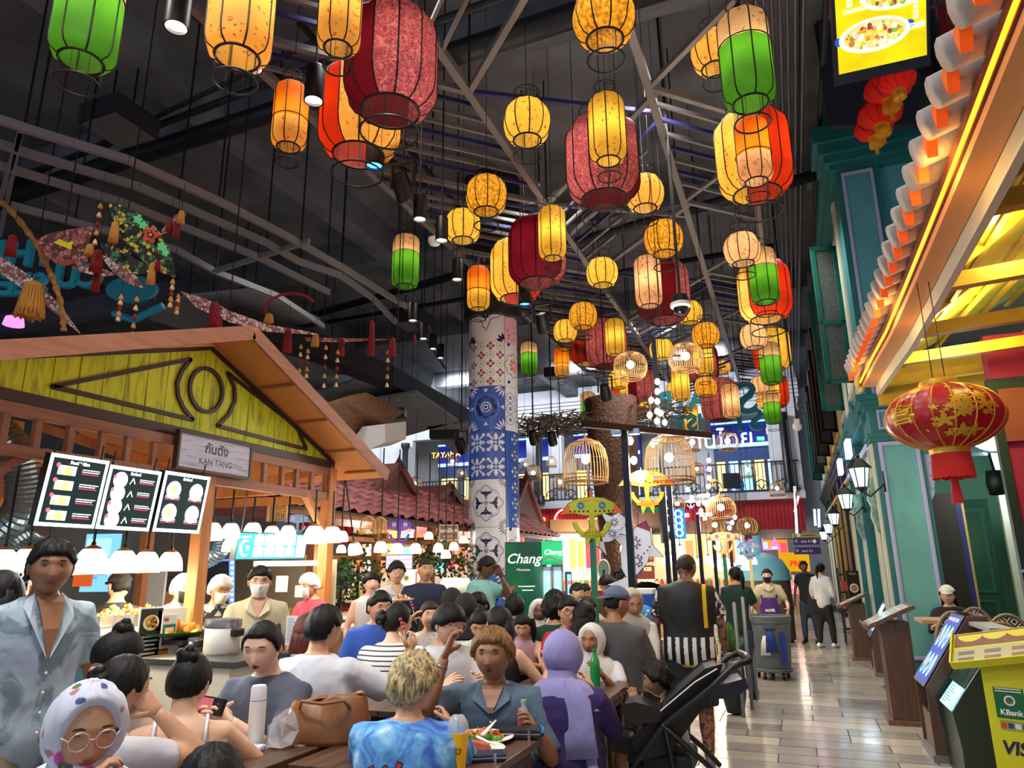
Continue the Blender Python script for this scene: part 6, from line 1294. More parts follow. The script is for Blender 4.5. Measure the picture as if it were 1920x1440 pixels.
A.poly([(W*.12,0),(W*.3,0),(W*.3,h*.42),(W*.25,h*.52),(W*.25,h*.57),(W*.17,h*.57),(W*.17,h*.52),(W*.12,h*.42)],mat((24,130,70),.3));A.build('print',parent=o,M=M)
o,W,zt_=fridge(1036,1013,1105,42,9.1,'green drinks fridge with curved lit header and glass doors',0)
M=frame((-W/2,0,.05),(1,0,0),(0,0,1));mb=MB();mb.bb((0,0,-.6),(W,zt_-.3,-.04),FG,M);mb.build('cabinet',parent=o)
mb=MB();hd=[(0,0),(.02,-.02),(.1,.03),(.12,.15),(.08,.25),(0,.28)]
mb.add([(x,z+zt_-.33,y)for x in(0,W)for(y,z)in hd],[(0,1,2,3,4,5),(11,10,9,8,7,6)]+[(i,6+i,6+(i+1)%6,(i+1)%6)for i in range(6)],mat((12,150,90),emit=.9),M);mb.build('lit_header',parent=o)
A=Art();A.z=.125;A.text('Chang',W*.55,zt_-.2,.09,WL,shear=.2);A.line([(0,zt_-.3),(W*.4,zt_-.26),(W,zt_-.33)],.012,PR);A.build('header_print',parent=o,M=M)
for k in range(2):
 mb=MB();x0=W*(.04+.48*k);x1=x0+W*.44;z1=zt_-.38
 for(a_,b_,c_,e_)in((x0,.1,x1,.15),(x0,z1-.05,x1,z1),(x0,.1,x0+.02,z1),(x1-.02,.1,x1,z1)):mb.bb((a_,b_,-.03),(c_,e_,.01),STEEL,M)
 q=mb.build('door',parent=o);mb=MB();mb.bb((x0+.02,.15,-.02),(x1-.02,z1-.05,-.01),mat((120,215,225),.1,emit=.9),M);mb.build('lit_glass',parent=q)
 A=Art();A.z=0;
 if k:A.text('DUC',0,0,.2,mat((20,60,90),.4));
 else:[A.rect(0,.16*j,.06,.1,WHITE)for j in range(5)]
 A.build('door_print',parent=q,M=M@Matrix.Translation(((x0+x1)/2,z1*.55,.0))@(Matrix.Rotation(pi/2,4,'Z')if k else Matrix.Identity(4)))
slab(1063,1072,1073,1120,9.6,mat((30,60,150),.4),'cooler','slim blue cooler right of the green fridge','cooler',.3,art=lambda A,w,h:(A.rect(w*.15,h*.1,w*.7,h*.8,mat((150,210,220),emit=.8)),A.up(),A.rect(w*.2,h*.5,w*.6,h*.15,mat((230,110,90),emit=.6))))
lamp('POINT',P(1045,1085,8.6),8,(.8,1,1),.2,name='fridge_light')
o=empty('round_mirror',P(1132,1068,7.6),'round mirror with pale rim beside the green pole','mirror');mb=MB();mb.ring((0,0,0),.1,.012,mat((200,196,170),.4),24,6,M=Matrix.Rotation(pi/2,4,'X')@Matrix.Scale(.65,4,(1,0,0)));mb.build('rim',parent=o);mb=MB();mb.lathe([(0,0),(.095,0)],24,mat((120,140,120),.15,.3),M=Matrix.Rotation(pi/2,4,'X')@Matrix.Scale(.65,4,(1,0,0)));mb.build('glass',parent=o)
mb=MB();mb.bar((0,0,0),(0,0,-1.4),.02,m=BLACK);mb.build('stand',parent=o)
#  CHINESE STYLE ROOF overhead at the right
YEL=speckle((190,150,40),(168,128,30),3,.6);YELC=mat((196,190,30),.5);ORT=mat((232,100,26),.5,emit=.12);TERR=wood((124,58,26),(84,34,16),1,.5,'y',.1);SOFF=mat((214,150,92),.6);PALE=mat((196,186,160),.6)
EX=1.02
def EV(px,py):return PX(px,py,EX)
roof=empty('eave_roof',(EX,6,4),'low Chinese style roof edge with tile row and glowing orange neon line','roof')
def rf(mb,name,smooth=False):o=mb.build(name,smooth=smooth);o.parent=roof;o.matrix_parent_inverse=Matrix.Translation((-EX,-6,-4));return o
ln=[EV(x,y)for x,y in((1618,716),(1640,672),(1668,622),(1704,540),(1742,450),(1790,335),(1850,185),(1916,18))]
ln+=[Vector((EX,ln[-1].y-.6*(k+1),ln[-1].z))for k in range(4)]
def at(y):
 for a,b in zip(ln,ln[1:]):
  if b.y<=y<=a.y:t=(y-a.y)/(b.y-a.y);return a.z+(b.z-a.z)*t
 return ln[0].z if y>ln[0].y else ln[-1].z
Y0,Y1=ln[-1].y,ln[0].y
mb=MB();NEON=mat((255,120,10),emit=5.5);mb.tube([p+Vector((-.03,0,0))for p in ln],.013,8,NEON);rf(mb,'neon_line',True)
lamp('POINT',(EX-.12,6.5,at(6.5)-.02),14,(1,.5,.1),.2,name='neon_light');lamp('POINT',(EX-.12,9,at(9)-.02),10,(1,.5,.1),.2,name='neon_light');lamp('POINT',(EX-.12,4,at(4)-.02),12,(1,.5,.1),.2,name='neon_light')
mb=MB();mb2=MB();mb3=MB()
ys=np.linspace(Y0,Y1,30)
for a,b in zip(ys,ys[1:]):
 za,zb_=at(a),at(b)
 mb.bar((EX,a,za+.04),(EX,b,zb_+.04),.05,.12,TERR,up=(0,0,1));mb2.bar((EX+.06,a,za-.05),(EX+.06,b,zb_-.05),.14,.05,SOFF);mb3.bar((EX+.16,a,za-.12),(EX+.16,b,zb_-.12),.05,.14,PALE)
rf(mb,'dark_fascia');rf(mb2,'soffit_board');rf(mb3,'pale_moulding')
GTL=speckle((170,160,156),(140,132,130),8,.6,.2)
mbt=MB();mbt.tube([(0,0,0),(.45,0,.16)],.085,10,GTL);tile=mbt.build('x',smooth=True);td=tile.data;bpy.data.objects.remove(tile)
mbo=MB();mbo.prism([(-.055,.04),(-.04,-.02),(0,-.1),(.04,-.02),(.055,.04)],.05,ORT,Matrix.Rotation(-pi/2,4,'Z')@Matrix.Rotation(pi/2,4,'X'));o=mbo.build('x');od=o.data;bpy.data.objects.remove(o)
y=Y0
while y<Y1:
 for me,dy,dx,dz,nm in((td,0,-.17,.16,'cover_tile'),(od,.14,-.1,.15,'drip_tile')):
  o=bpy.data.objects.new(nm,me);COL.objects.link(o);o.parent=roof;o.matrix_parent_inverse=Matrix.Translation((-EX,-6,-4));o.location=(EX+dx,y+dy,at(y+dy)+dz)
 y+=.28
mb=MB();e=ln[0];mb.tube([(EX+.05,e.y-.5,e.z+.2),(EX-.0,e.y-.1,e.z+.16),(EX-.03,e.y+.12,e.z+.12),(EX-.03,e.y+.25,e.z+.02),(EX-.02,e.y+.22,e.z-.05),(EX,e.y+.12,e.z-.05)],[.05,.06,.06,.05,.04,.03],10,mat((206,170,90),.5));rf(mb,'curled_end',True)
WX=1.95
mb=MB();z0=at(6)-.02;NY,NX=60,14;vs=[]
for i in range(NY+1):
 yy_=Y0+(Y1-Y0)*i/NY
 for j in range(NX+1):
  s=j/NX;vs.append((EX+.15+s*1.6,yy_,at(yy_)+.0+s*.85+.04*abs(sin(yy_*pi/.28))))
mb.add(vs,[(i*(NX+1)+j,i*(NX+1)+j+1,(i+1)*(NX+1)+j+1,(i+1)*(NX+1)+j)for i in range(NY)for j in range(NX)],YELC);rf(mb,'yellow_tile_underside',True)
for k,s in enumerate((.2,.45,.7,.95)):
 mb=MB();x=EX+.15+s*1.6
 for a,b in zip(ys,ys[1:]):mb.bar((x,a,at(a)+s*.85-.03),(x,b,at(b)+s*.85-.03),.04,.03,YEL)
 rf(mb,'batten')
for k in range(6):
 y=Y1-.4-1.25*k;mb=MB();mb.bar((EX+.14,y,at(y)-.1),(3.2,y,at(y)+.02),.09,.11,YEL);rf(mb,'tie_beam');mb=MB();mb.bar((EX+.2,y,at(y)-.02),(2.9,y+.02,at(y)+1.2),.07,.08,YEL);rf(mb,'rafter')
mb=MB();mb.bb((EX+.15,Y1-.05,at(Y1)-.32),(3.2,Y1+.05,at(Y1)+.3),YEL);rf(mb,'end_beam')
lamp('POINT',(1.7,7.6,3.7),60,(1,.9,.3),.1,name='eave_fill');lamp('POINT',(1.6,5.4,3.7),20,(1,.9,.3),.1,name='eave_fill')  # yellow fills added to brighten the roof underside; no lamp hangs here
MG=speckle((150,30,84),(132,24,72),3,.55);DG=mat((14,44,42),.45);DR=mat((110,16,24),.55)
mg=empty('magenta_shop_front',(2.2,6.8,0),'magenta shop front with dark green frames at the right edge','shop front')
def mf(mb,name):o=mb.build(name);o.parent=mg;o.matrix_parent_inverse=Matrix.Translation((-2.2,-6.8,0));return o
xa,ya2=P(1893,900,7.2).x,P(1893,900,7.2).y
mb=MB();mb.bb((xa,ya2,0),(xa+.55,ya2+.2,3.9),MG);mf(mb,'wall_pier')
for(x0,x1,z0_,z1_)in((xa-.05,xa+.03,0,3.3),(xa+.17,xa+.24,0,2.6),(xa-.05,xa+.6,3.3,3.42)):
 mb=MB();mb.bb((x0,ya2-.04,z0_),(x1,ya2+.06,z1_),DG);mf(mb,'frame_board')
mb=MB();mb.bb((xa+.03,ya2-.06,2.75),(xa+.6,ya2+.0,3.3),mat((120,60,44),.6));mf(mb,'lintel_panel')
mb=MB();mb.bb((2.45,2,0),(2.6,ya2,3.9),MG);mf(mb,'side_wall')
UX=P(1790,60,7.6)
ub=empty('red_upper_shop',(UX.x,UX.y,5),'dark red upper shop front with green frame posts behind the menu screen','shop front')
def uf(mb,name):o=mb.build(name);o.parent=ub;o.matrix_parent_inverse=Matrix.Translation((-UX.x,-UX.y,-5));return o
def pxbox(px0,py0,px1,py1,d,th,m):
 a,b,c=P(px0,py0,d),P(px1,py0,d),P(px0,py1,d);ux=b-a;ux.z=0;M=frame((c.x,c.y,c.z),ux,(0,0,1));mb=MB();mb.bb((0,0,-th),(ux.length,a.z-c.z,0),m,M);return mb
uf(pxbox(1785,-60,1905,100,7.7,.1,DR),'red_panel');uf(pxbox(1740,-60,1790,200,8.2,.1,mat((96,20,50),.6)),'magenta_strip')
for a in((1738,-60,1748,215),(1778,-60,1790,235)):uf(pxbox(*a,8.0,.08,DG),'green_post')
mb=MB();mb.bar(P(1790,215,8),P(1778,235,8),.06,m=DG);uf(mb,'green_foot')
mb=MB();mb.bar(P(1783,-20,7.6),P(1802,100,7.6),.02,m=PALE);mb.bar(P(1800,101,7.6),P(1880,84,7.6),.05,m=mat((220,80,30),.5));uf(mb,'edge_trim')
mb=pxbox(1560,-40,1800,235,9.6,.1,DARKN);tag(mb.build('navy_wall'),'dark navy wall behind the yellow menu screen','wall')
tl,tr,bl,br=P(1548,-60,6.6),P(1716,-80,6.4),P(1573,140,6.9),P(1738,103,6.7)
ux=br-bl;uz=tl-bl;w=ux.length;M=frame(bl,ux,uz);h=uz.length
o=empty('menu_screen',(0,0,0),'bright yellow menu screen with two plates of food at the top right','screen');o.matrix_world=M
mb=MB();mb.bb((-.03,-.1,-.1),(w+.03,h,0),mat((34,36,62),.4));mb.build('case',parent=o)
YE=NT('screen_yellow',.5);YE=YE.color(YE.ramp(YE.noise(3,4),[(.3,(190,170,0)),(.7,(226,208,10))]),1.0)
A=Art();A.rect(0,0,w,h*.985,YE);A.up();WE=mat((225,235,240),emit=1.1);rr=random.Random(4)
for(cx,cy,rx,ry,kind)in((w*.42,h*.30,w*.4,h*.155,0),(w*.68,h*.63,w*.4,h*.14,1)):
 if kind==0:A.disc(cx-rx,cy,w*.05,mat((40,80,170),emit=.8));A.disc(cx+rx,cy+.02,w*.05,mat((40,80,170),emit=.8))
 A.up();A.disc(cx,cy,rx,WE,ry,40);A.up();A.disc(cx,cy+.005,rx*.88,mat((222,200,120),emit=.9),ry*.82,36);A.up()
 for k in range(70):
  q,a=sqrt(rr.random()),rr.random()*6.3;A.disc(cx+rx*.8*q*cos(a),cy+ry*.72*q*sin(a),w*rr.uniform(.015,.04),mat(rr.choice(((240,236,200),(150,60,40),(236,190,50),(230,226,210),(180,120,50),(110,170,70))),emit=.9),n=8)
for k in range(5):A.rect(w*.13,h*(.60+.045*k),w*.06,h*.032,WE)
for k in range(4):A.rect(w*.86,h*(.36+.045*k),w*.05,h*.032,WE)
A.up();GK=mat((60,60,50),emit=.3)
for k,ch in enumerate('小鱼煎饭面'):A.text(ch,w*.16,h*(.616+.045*k),h*.026,GK)
for k,ch in enumerate('煎蚝饼子'):A.text(ch,w*.885,h*(.376+.045*k),h*.026,GK)
for(x,y,ww)in((.08,.565,.22),(.08,.545,.26),(.78,.31,.2),(.78,.29,.2),(.78,.27,.2)):A.rect(w*x,h*y,w*ww,h*.012,WE)
A.build('screen_image',parent=o)
mb=MB();mb.bar((w,h*.4,-.05),(w+.3,h*.5,-.3),.03,m=BLACK);mb.bar((w,h*.65,-.05),(w+.3,h*.6,-.3),.03,m=BLACK);mb.box((w+.32,h*.5,-.3),(.06,.25,.12),BLACK);mb.build('wall_arm',parent=o)
#  MENU STANDS ALONG THE AISLE
WB=wood((104,76,62),(74,52,42),1,.45,'z',.08);WBL=wood((128,96,80),(98,72,58),1,.45,'z',.08)
def foodcells(A,x,y,w,h,nx,ny,mats,seed,bg=None):
 rr=random.Random(seed)
 for i in range(nx):
  for j in range(ny):
   cx,cy=x+w*(i+.5)/nx,y+h*(j+.5)/ny;A.disc(cx,cy,w/nx*.42,mats[0],h/ny*.4,16)
 A.up()
 for i in range(nx):
  for j in range(ny):
   cx,cy=x+w*(i+.5)/nx,y+h*(j+.5)/ny
   for k in range(5):A.disc(cx+rr.uniform(-.2,.2)*w/nx,cy+rr.uniform(-.2,.2)*h/ny,w/nx*.12,rr.choice(mats[1:]),h/ny*.12,8)
def lectern(px,py,lb,h=1.02,wy=.55,ext=.42,wood=WB,yaw=0,z0=None):
 """reading desk: body, foot plate, sloping tray that faces the aisle (-x)"""
 p=PZ(px,py,0);o=empty('menu_lectern',(p.x,p.y,0),lb,'menu stand',rz=yaw)
 mb=MB();mb.bb((0,-wy*.34,.05),(.26,wy*.34,h-.08),wood);mb.build('body',parent=o,bevel=.004)
 mb=MB();mb.bb((-.05,-wy*.38,0),(.32,wy*.38,.05),WBL);mb.build('foot_plate',parent=o,bevel=.004)
 S=frame((-.14,wy/2,h-.12),(0,-1,0),(.9,0,.42));mb=MB();mb.bb((0,0,-.035),(wy,.5,0),wood,S);mb.bb((0,-.02,-.035),(wy,0,.025),WBL,S);mb.build('sloping_top',parent=o)
 return o,S,wy
FMT=[mat((214,208,200),.35),mat((196,140,110),.4),mat((120,90,70),.4),mat((196,90,70),.4),mat((150,160,110),.4)]
o,S,w=lectern(1602,1236,'brown wooden menu lectern farthest along the aisle, with a cream menu book',1.0,.6)
A=Art();A.z=.004;A.rect(.03,.03,w-.06,.42,mat((206,190,170),.4));A.up();foodcells(A,.05,.05,w-.1,.38,3,2,FMT,1);A.build('open_menu',parent=o,M=S)
o,S,w=lectern(1672,1352,'wide brown lectern with plastic covered menu sheets, in front of the green pilaster',1.06,.66)
A=Art();A.z=.004;A.rect(.02,.02,w-.05,.44,mat((190,196,200),.12));A.up();foodcells(A,.05,.03,w-.2,.2,4,1,FMT,2);[A.rect(.05,.26+.05*k,w-.12,.02,mat((150,200,210)if k%2 else(220,210,190),.2))for k in range(3)];A.build('menu_sheets',parent=o,M=S)
def display_stand(px,py,lb,H=1.25,wy=.6,sc=((70,150,240),(190,235,255)),seed=0,dp=.5,labelmode=0):
 p=PZ(px,py,0);o=empty('screen_stand',(p.x,p.y,0),lb,'menu stand')
 side=[(0,0),(dp,0),(dp,H),(dp-.14,H),(0,H*.5)]
 for k,y in enumerate((-wy/2,wy/2-.03)):mb=MB();mb.prism([(x,z)for x,z in side],.03,WB,frame((0,y+.03,0),(1,0,0),(0,0,1)));mb.build('side_panel',parent=o)
 mb=MB();mb.bb((.02,-wy/2+.03,0),(.05,wy/2-.03,H*.3),WBL);mb.bb((dp-.03,-wy/2+.03,0),(dp,wy/2-.03,H),WB);mb.bb((.04,-wy/2+.03,H*.28),(dp-.03,wy/2-.03,H*.3),WB);mb.bb((-.02,-wy/2-.01,0),(dp,wy/2+.01,.06),mat((120,116,112),.5));mb.build('carcass',parent=o)
 d=Vector((dp-.14-.0,0,H-H*.5));S=frame((-.015,wy/2-.03,H*.5+.0),(0,-1,0),d);hh=d.length;ww=wy-.06
 mb=MB();mb.bb((0,0,-.03),(ww,hh,.0),BLACK,S);mb.build('screen_case',parent=o)
 A=Art();e1=[mat((130,190,225),emit=.9),mat((70,140,90),emit=.7),mat((120,120,190),emit=.8),mat((200,120,110),emit=.8),mat((50,50,80),emit=.4)]
 A.rect(.02,.02,ww-.04,hh-.04,mat(sc[0],emit=.55));A.up()
 if labelmode==0:foodcells(A,.05,.05,ww-.12,hh-.14,3,2,e1,seed);A.text('THAI STREET FOOD',ww*.5,hh-.06,.045,WE)
 else:[A.disc(ww*(.2+.2*i),hh*(.3+.42*j),.035,WE,hh*.15,14)for i in range(4)for j in range(2)]
 A.build('screen_image',parent=o,M=S);lamp('POINT',o.location+Vector((-.15,0,H*.85)),2.2,(.6,.8,1),.12,name='screen_light');return o
display_stand(1640,1264,'brown stand with a small blue lit screen between the two lecterns',1.06,.62,((20,40,90),(0,0,0)),3,.45,1)
display_stand(1745,1414,'largest brown stand with a tilted blue lit food screen',1.13,.62,((30,60,150),(0,0,0)),4,.52)
GK2=mat((34,52,46),.4);p=PZ(1806,1455,0);o=empty('touch_kiosk',(p.x,p.y,0),'dark green two-screen kiosk cabinet behind the yellow stand','kiosk')
mb=MB();pr=[(0,0),(.42,0),(.42,1.06),(.34,1.06),(.02,.62),(-.06,.5)]
for y in(-.36,.33):mb.prism(pr,.03,GK2,frame((0,y+.03,0),(1,0,0),(0,0,1)))
mb.bb((-.03,-.33,0),(.02,.33,.5),GK2);mb.bb((.39,-.33,0),(.42,.33,1.05),GK2);mb.bb((.26,-.36,1.06),(.42,.36,1.09),mat((150,154,150),.4));mb.build('cabinet',parent=o)
S=frame((.05,.3,.66),(0,-1,0),(.3,0,.42));mb=MB();mb.bb((0,0,-.03),(.6,.46,0),mat((20,60,44),.1,emit=.15),S);mb.build('upper_screen',parent=o)
A=Art();A.poly([(.2,.1),(.35,.5),(.5,.2)],mat((60,110,190),emit=.4));A.poly([(.05,.3),(.2,.55),(.28,.3)],mat((90,150,160),emit=.3));A.build('upper_image',parent=o,M=S)
S=frame((-.05,.22,.49),(0,-1,0),(.12,0,.16));mb=MB();mb.bb((0,0,-.02),(.42,.19,.002),mat((150,225,235),emit=1.0),S);mb.build('lower_screen',parent=o)
S2=frame((-.034,-.0,.1),(0,-1,0),(0,0,1));A=Art();A.z=.004;[A.rect(.03,.16-.022*k,.14+.05*(k%3),.006,mat((40,80,90),.5))for k in range(7)];A.build('screen_text',parent=o,M=S)
YS=mat((206,204,22),.45);q=P(1912,1300,4.45);o=empty('yellow_stand',(q.x,q.y,0),'bright yellow leaflet stand with green bank sticker and card logos','leaflet stand');a0=.12;o.rotation_euler.z=-.42
H=.98;mb=MB();mb.bb((-.17,-.1,0),(.2,.1,H),YS);mb.build('column',parent=o,bevel=.006)
S=frame((-.3,-.2,H-.06),(1,.0,.18),(0,.75,.5))@Matrix.Scale(.85,4);mb=MB();mb.bb((0,0,-.03),(.58,.36,0),YS,S);mb.bb((0,-.012,-.03),(.58,0,.03),YS,S);mb.bb((-.012,0,-.03),(0,.36,.03),YS,S);mb.build('sloping_tray',parent=o)
A=Art();A.z=.003;A.rect(.01,.2,.56,.15,mat((110,50,30),.4));A.rect(.01,.01,.56,.17,mat((176,178,130),.3));A.up();[A.annulus(.12+.17*k,.33,.0,.09,YS,14,pi,2*pi,.9)for k in range(3)];[A.rect(.04+.18*k,.03+.07*j,.11,.04,mat((120,96,84),.3))for k in range(3)for j in range(2)];A.build('leaflets',parent=o,M=S)
S=frame((-.17,-.1,0),(1,0,0),(0,0,1));A=Art();A.rect(.05,.62,.16,.18,mat((10,100,56),.4));A.up();A.disc(.13,.725,.03,WHITE,n=16);A.text('KBank',.13,.655,.045,WHITE,bold=.0012);A.disc(.13,.725,.022,mat((190,50,50),.5),n=14);A.up();A.disc(.13,.725,.016,mat((20,120,70),.5),n=12);A.rect(.06,.775,.14,.006,WHITE);A.rect(.06,.79,.14,.006,WHITE);A.rect(.06,.555,.15,.055,mat((150,158,60),.4));A.up();[A.rect(.065+.037*k,.565,.03,.03,mat(c,.4))for k,c in enumerate(((200,60,50),(40,60,130),(220,220,210),(50,100,70)))]
A.text('VISA',.15,.45,.105,mat((18,22,70),.4),bold=.003,shear=.2);A.rect(.14,.25,.1,.12,mat((200,202,100),.4));A.up();A.rect(.155,.32,.07,.035,mat((70,50,50),.4));A.annulus(.19,.285,.012,.016,mat((60,60,40),.4),10,-.8,.8);A.annulus(.19,.285,.02,.024,mat((60,60,40),.4),10,-.8,.8);A.build('stickers',parent=o,M=S)
gf=empty('terrace_fence',(1.75,9,0),'low dark green panelled terrace fence with cream mouldings','fence')
for k in range(3):mb=MB();mb.bb((-.05,-1.2+.9*k,0),(.03,-.35+.9*k,.85),G1);framed_panel(mb,frame((-.05,-.45+.9*k,.1),(0,-1,0),(0,0,1)),.65,.65,G1,CRM,.035,.012);mb.build('fence_panel',parent=gf)
RAT=mat((150,128,104),.5)
t=NT('woven_diamond',.6);x=t.sep();a=t.math('ABSOLUTE',t.math('SUBTRACT',t.math('FRACT',t.math('MULTIPLY',x[0],7)),.5));b=t.math('ABSOLUTE',t.math('SUBTRACT',t.math('FRACT',t.math('MULTIPLY',x[2],7)),.5));s_=t.math('FRACT',t.math('MULTIPLY',t.math('ADD',a,b),3.2));DIA=t.color(t.ramp(s_,[(0,(24,24,30)),(.5,(226,228,230))],'CONSTANT'))
def cafe_chair(px,py,d,yaw,lb):
 p=P(px,py,d);o=empty('cafe_chair',(p.x,p.y,0),lb,'chair','rattan bistro chairs on the terrace',rz=yaw)
 zt_=p.z;pts=[(-.24,.2,.45)]+[(-.25*cos(pi*i/14),.22,.62+(zt_-.62)*sin(pi*i/14))for i in range(15)]+[(.24,.2,.45)]
 mb=MB();mb.tube(pts,.018,8,RAT);mb.build('back_hoop',parent=o,smooth=True)
 mb=MB();q=[(x*.93,.22,z-.015)for x,y,z in pts[1:-1]];n=len(q);mb.add(q+[(-.22,.21,.5),(.22,.21,.5)],[tuple(range(n))+(n+1,n)],DIA);mb.add([(x,y+.01,z)for x,y,z in q],[tuple(range(n))[::-1]],DIA);mb.build('woven_back',parent=o)
 mb=MB();mb.lathe([(0,.44),(.23,.44),(.24,.46),(.23,.475),(0,.48)],20,DIA);mb.build('seat',parent=o)
 for sx in(-1,1):
  for sy in(-1,1):mb=MB();mb.tube([(sx*.18,sy*.18,.45),(sx*.21,sy*.21,0)],.014,6,RAT);mb.build('leg',parent=o)
for i,a in enumerate(((1812,1150,7.6,.5,'bistro chair with black and white diamond back, second from the left in front'),(1848,1142,8.4,.4,'bistro chair with diamond back farthest back on the terrace'),(1852,1158,7.2,.3,'bistro chair with diamond back, front middle'),(1905,1155,7.6,.2,'bistro chair with diamond back cut by the right edge, rear'),(1900,1172,6.4,.3,'bistro chair with diamond back nearest the yellow stand'))):cafe_chair(*a)
p=P(1775,1160,8.3);o=empty('cafe_table',(p.x,p.y,0),'small pale topped cafe table in front of the capped customer','table');mb=MB();mb.box((0,0,p.z-.02),(.6,.6,.04),wood((190,150,120),(160,120,92),1));mb.build('tabletop',parent=o);mb=MB();mb.lathe([(.2,0),(.2,.02),(.03,.04),(.03,p.z-.04)],14,BLACK);mb.build('pedestal',parent=o,smooth=True,sangle=30)
p=P(1590,1120,14);o=empty('magazine_rack',(XF-.28,P(1572,1150,14.5).y,0),'black rack of goods against the dark blue shop front','rack');mb=MB()
for z in(.3,.65,1.0,1.35):mb.bb((-.12,-.25,z),(.12,.25,z+.03),BLACK)
for x in(-.12,.1):
 for y in(-.25,.23):mb.bb((x,y,0),(x+.02,y+.02,1.5),BLACK)
mb.build('frame',parent=o)
for z in(.33,.68,1.03):
 for k in range(4):mb=MB();mb.box((0,-.18+.12*k,z+.1),(.14,.09,.18),mat(random.Random(k*7+int(z*10)).choice(((200,60,50),(230,220,200),(220,150,60),(60,80,150))),.5));mb.build('packet',parent=o)
o,w,h=slab(1593,1070,1617,1130,12.9,mat((50,34,30),.5),'dish_poster','dark poster with a round dish above the farthest lectern','poster',.02,art=lambda A,w,h:(A.disc(w*.5,h*.45,w*.35,WHITE),A.up(),A.disc(w*.5,h*.45,w*.25,mat((200,130,80),.5)),A.text('VIOLA',w*.5,h*.9,h*.08,WHITE)))
#  TABLES, BENCHES AND THINGS ON THEM
TW_=wood((108,80,60),(66,46,34),.6,.35,'y',.12);TWE=wood((82,58,42),(50,34,24),.8,.4,'x',.1)
def table(x0,x1,y0,y1,z,lb,npl=4,benches=()):
 o=empty('wooden_table',((x0+x1)/2,(y0+y1)/2,0),lb,'table');w,l=x1-x0,y1-y0
 for k in range(npl):mb=MB();a=-w/2+w*k/npl;mb.bb((a+.002,-l/2,z-.035),(a+w/npl-.002,l/2,z),TW_);mb.build('plank',parent=o,bevel=.003)
 mb=MB();mb.bb((-w/2+.05,-l/2+.04,z-.11),(w/2-.05,l/2-.04,z-.036),TWE);mb.build('apron',parent=o)
 for sx in(-1,1):
  for sy in(-1,1):mb=MB();mb.bb((sx*(w/2-.08)-.035,sy*(l/2-.1)-.035,0),(sx*(w/2-.08)+.035,sy*(l/2-.1)+.035,z-.11),TWE);mb.build('leg',parent=o)
 return o
def bench(x,y,z,w,l,lb):
 o=empty('bench',(x,y,0),lb,'bench');mb=MB();mb.box((0,0,z-.02),(w,l,.04),TW_);mb.build('seat',parent=o,bevel=.004)
 for sx in(-1,1):
  for sy in(-1,1):mb=MB();mb.bb((sx*(w/2-.05)-.02,sy*(l/2-.07)-.02,0),(sx*(w/2-.05)+.02,sy*(l/2-.07)+.02,z-.04),TWE);mb.build('leg',parent=o)
TZ=.76
table(-2.1,-1.23,2.75,3.56,TZ,'dark wooden table with plates and wallets between the two young men')
table(-2.85,-2.15,2.0,3.55,TZ,'dark wooden table holding the tan bag and white flask')
tp=PZ(730,1300,TZ);table(tp.x-.65,tp.x+.55,tp.y-.55,tp.y+.65,TZ,'wooden table between the white shirted man and the striped shirt woman')
tp2=PZ(985,1245,TZ+.02);table(tp2.x-.6,tp2.x+.35,tp2.y-.25,tp2.y+.6,TZ,'wooden table under the brown paper cup and the sleeveless woman')
tp3=PZ(1172,1285,TZ);table(tp3.x-.75,tp3.x+.02,tp3.y-.6,tp3.y+.1,TZ,'wooden table in front of the girl in the white scarf')
tp4=PZ(1225,1222,TZ+.05);table(tp4.x-.6,tp4.x+.1,tp4.y-.5,tp4.y+.4,TZ+.05,'wooden table with plastic bags beside the steel pole')
for i,(x,y,l)in enumerate(((-1.66,4.05,.9),(-1.45,2.12,.7),(-2.5,3.9,.8),(tp.x+.0,tp.y-.95,1.2),(tp3.x-.5,tp3.y-.95,.8),(tp2.x,tp2.y+.95,.9))):
 bench(x,y,.45,l,.3,'low wooden bench '+('behind the table of plates','at the near end of the table of plates','at the far end of the tan bag table','in front of the bottle table','under the woman with the lavender scarf','behind the paper cup table')[i])
def plate(px,py,r,lb,cont,z=TZ,oval=1.0):
 p=PZ(px,py,z+.004);o=empty('plate',p,lb,'plate');mb=MB();mb.lathe([(0,0),(r*.65,0),(r,.018),(r*.98,.022),(r*.62,.006),(0,.006)],28,WHITE,M=Matrix.Scale(oval,4,(1,0,0)));mb.build('dish',parent=o,smooth=True)
 cont(o,r);return o
def c_noodle(o,r):
 food_pile((0,.02,.01),r*.62,r*.4,.04,70,'','noodles',seed=4,parent=o,s=.016,mats=[FM[0],FM[1],FM[4],mat((190,120,50),.5)]);food_pile((.02,-r*.4,.012),r*.7,r*.2,.02,30,'','green_vegetable',seed=5,parent=o,s=.022,mats=[mat((110,160,60),.5),mat((80,130,40),.5)])
def c_saus(o,r):mb=MB();mb.tube([(-.09,0,.02),(-.03,.01,.028),(.04,.01,.028),(.09,-.01,.02)],[.01,.018,.018,.01],10,mat((176,76,44),.4));mb.build('sausage',parent=o,smooth=True)
plate(905,1388,.15,'white plate of fried noodles with greens in front of the teal shirted man',c_noodle);plate(885,1408,.12,'white oval dish with one brown sausage',c_saus,oval=1.3)
plate(700,1287,.14,'white plate by the elbow of the white shirted man',c_saus,TZ,1.2)
mb=MB();a=PZ(905,1378,TZ+.06);b=PZ(930,1350,TZ+.09);mb.tube([a,b],[.014,.005],6,WHITE,flat=.4);tag(mb.build('plastic_spoon',smooth=True),'white plastic spoon standing up from the noodles','spoon')
mb=MB();mb.tube([PZ(895,1381,TZ+.05),PZ(930,1398,TZ+.03)],[.012,.005],6,WHITE,flat=.4);tag(mb.build('plastic_fork',smooth=True),'white plastic fork lying across the noodles','fork')
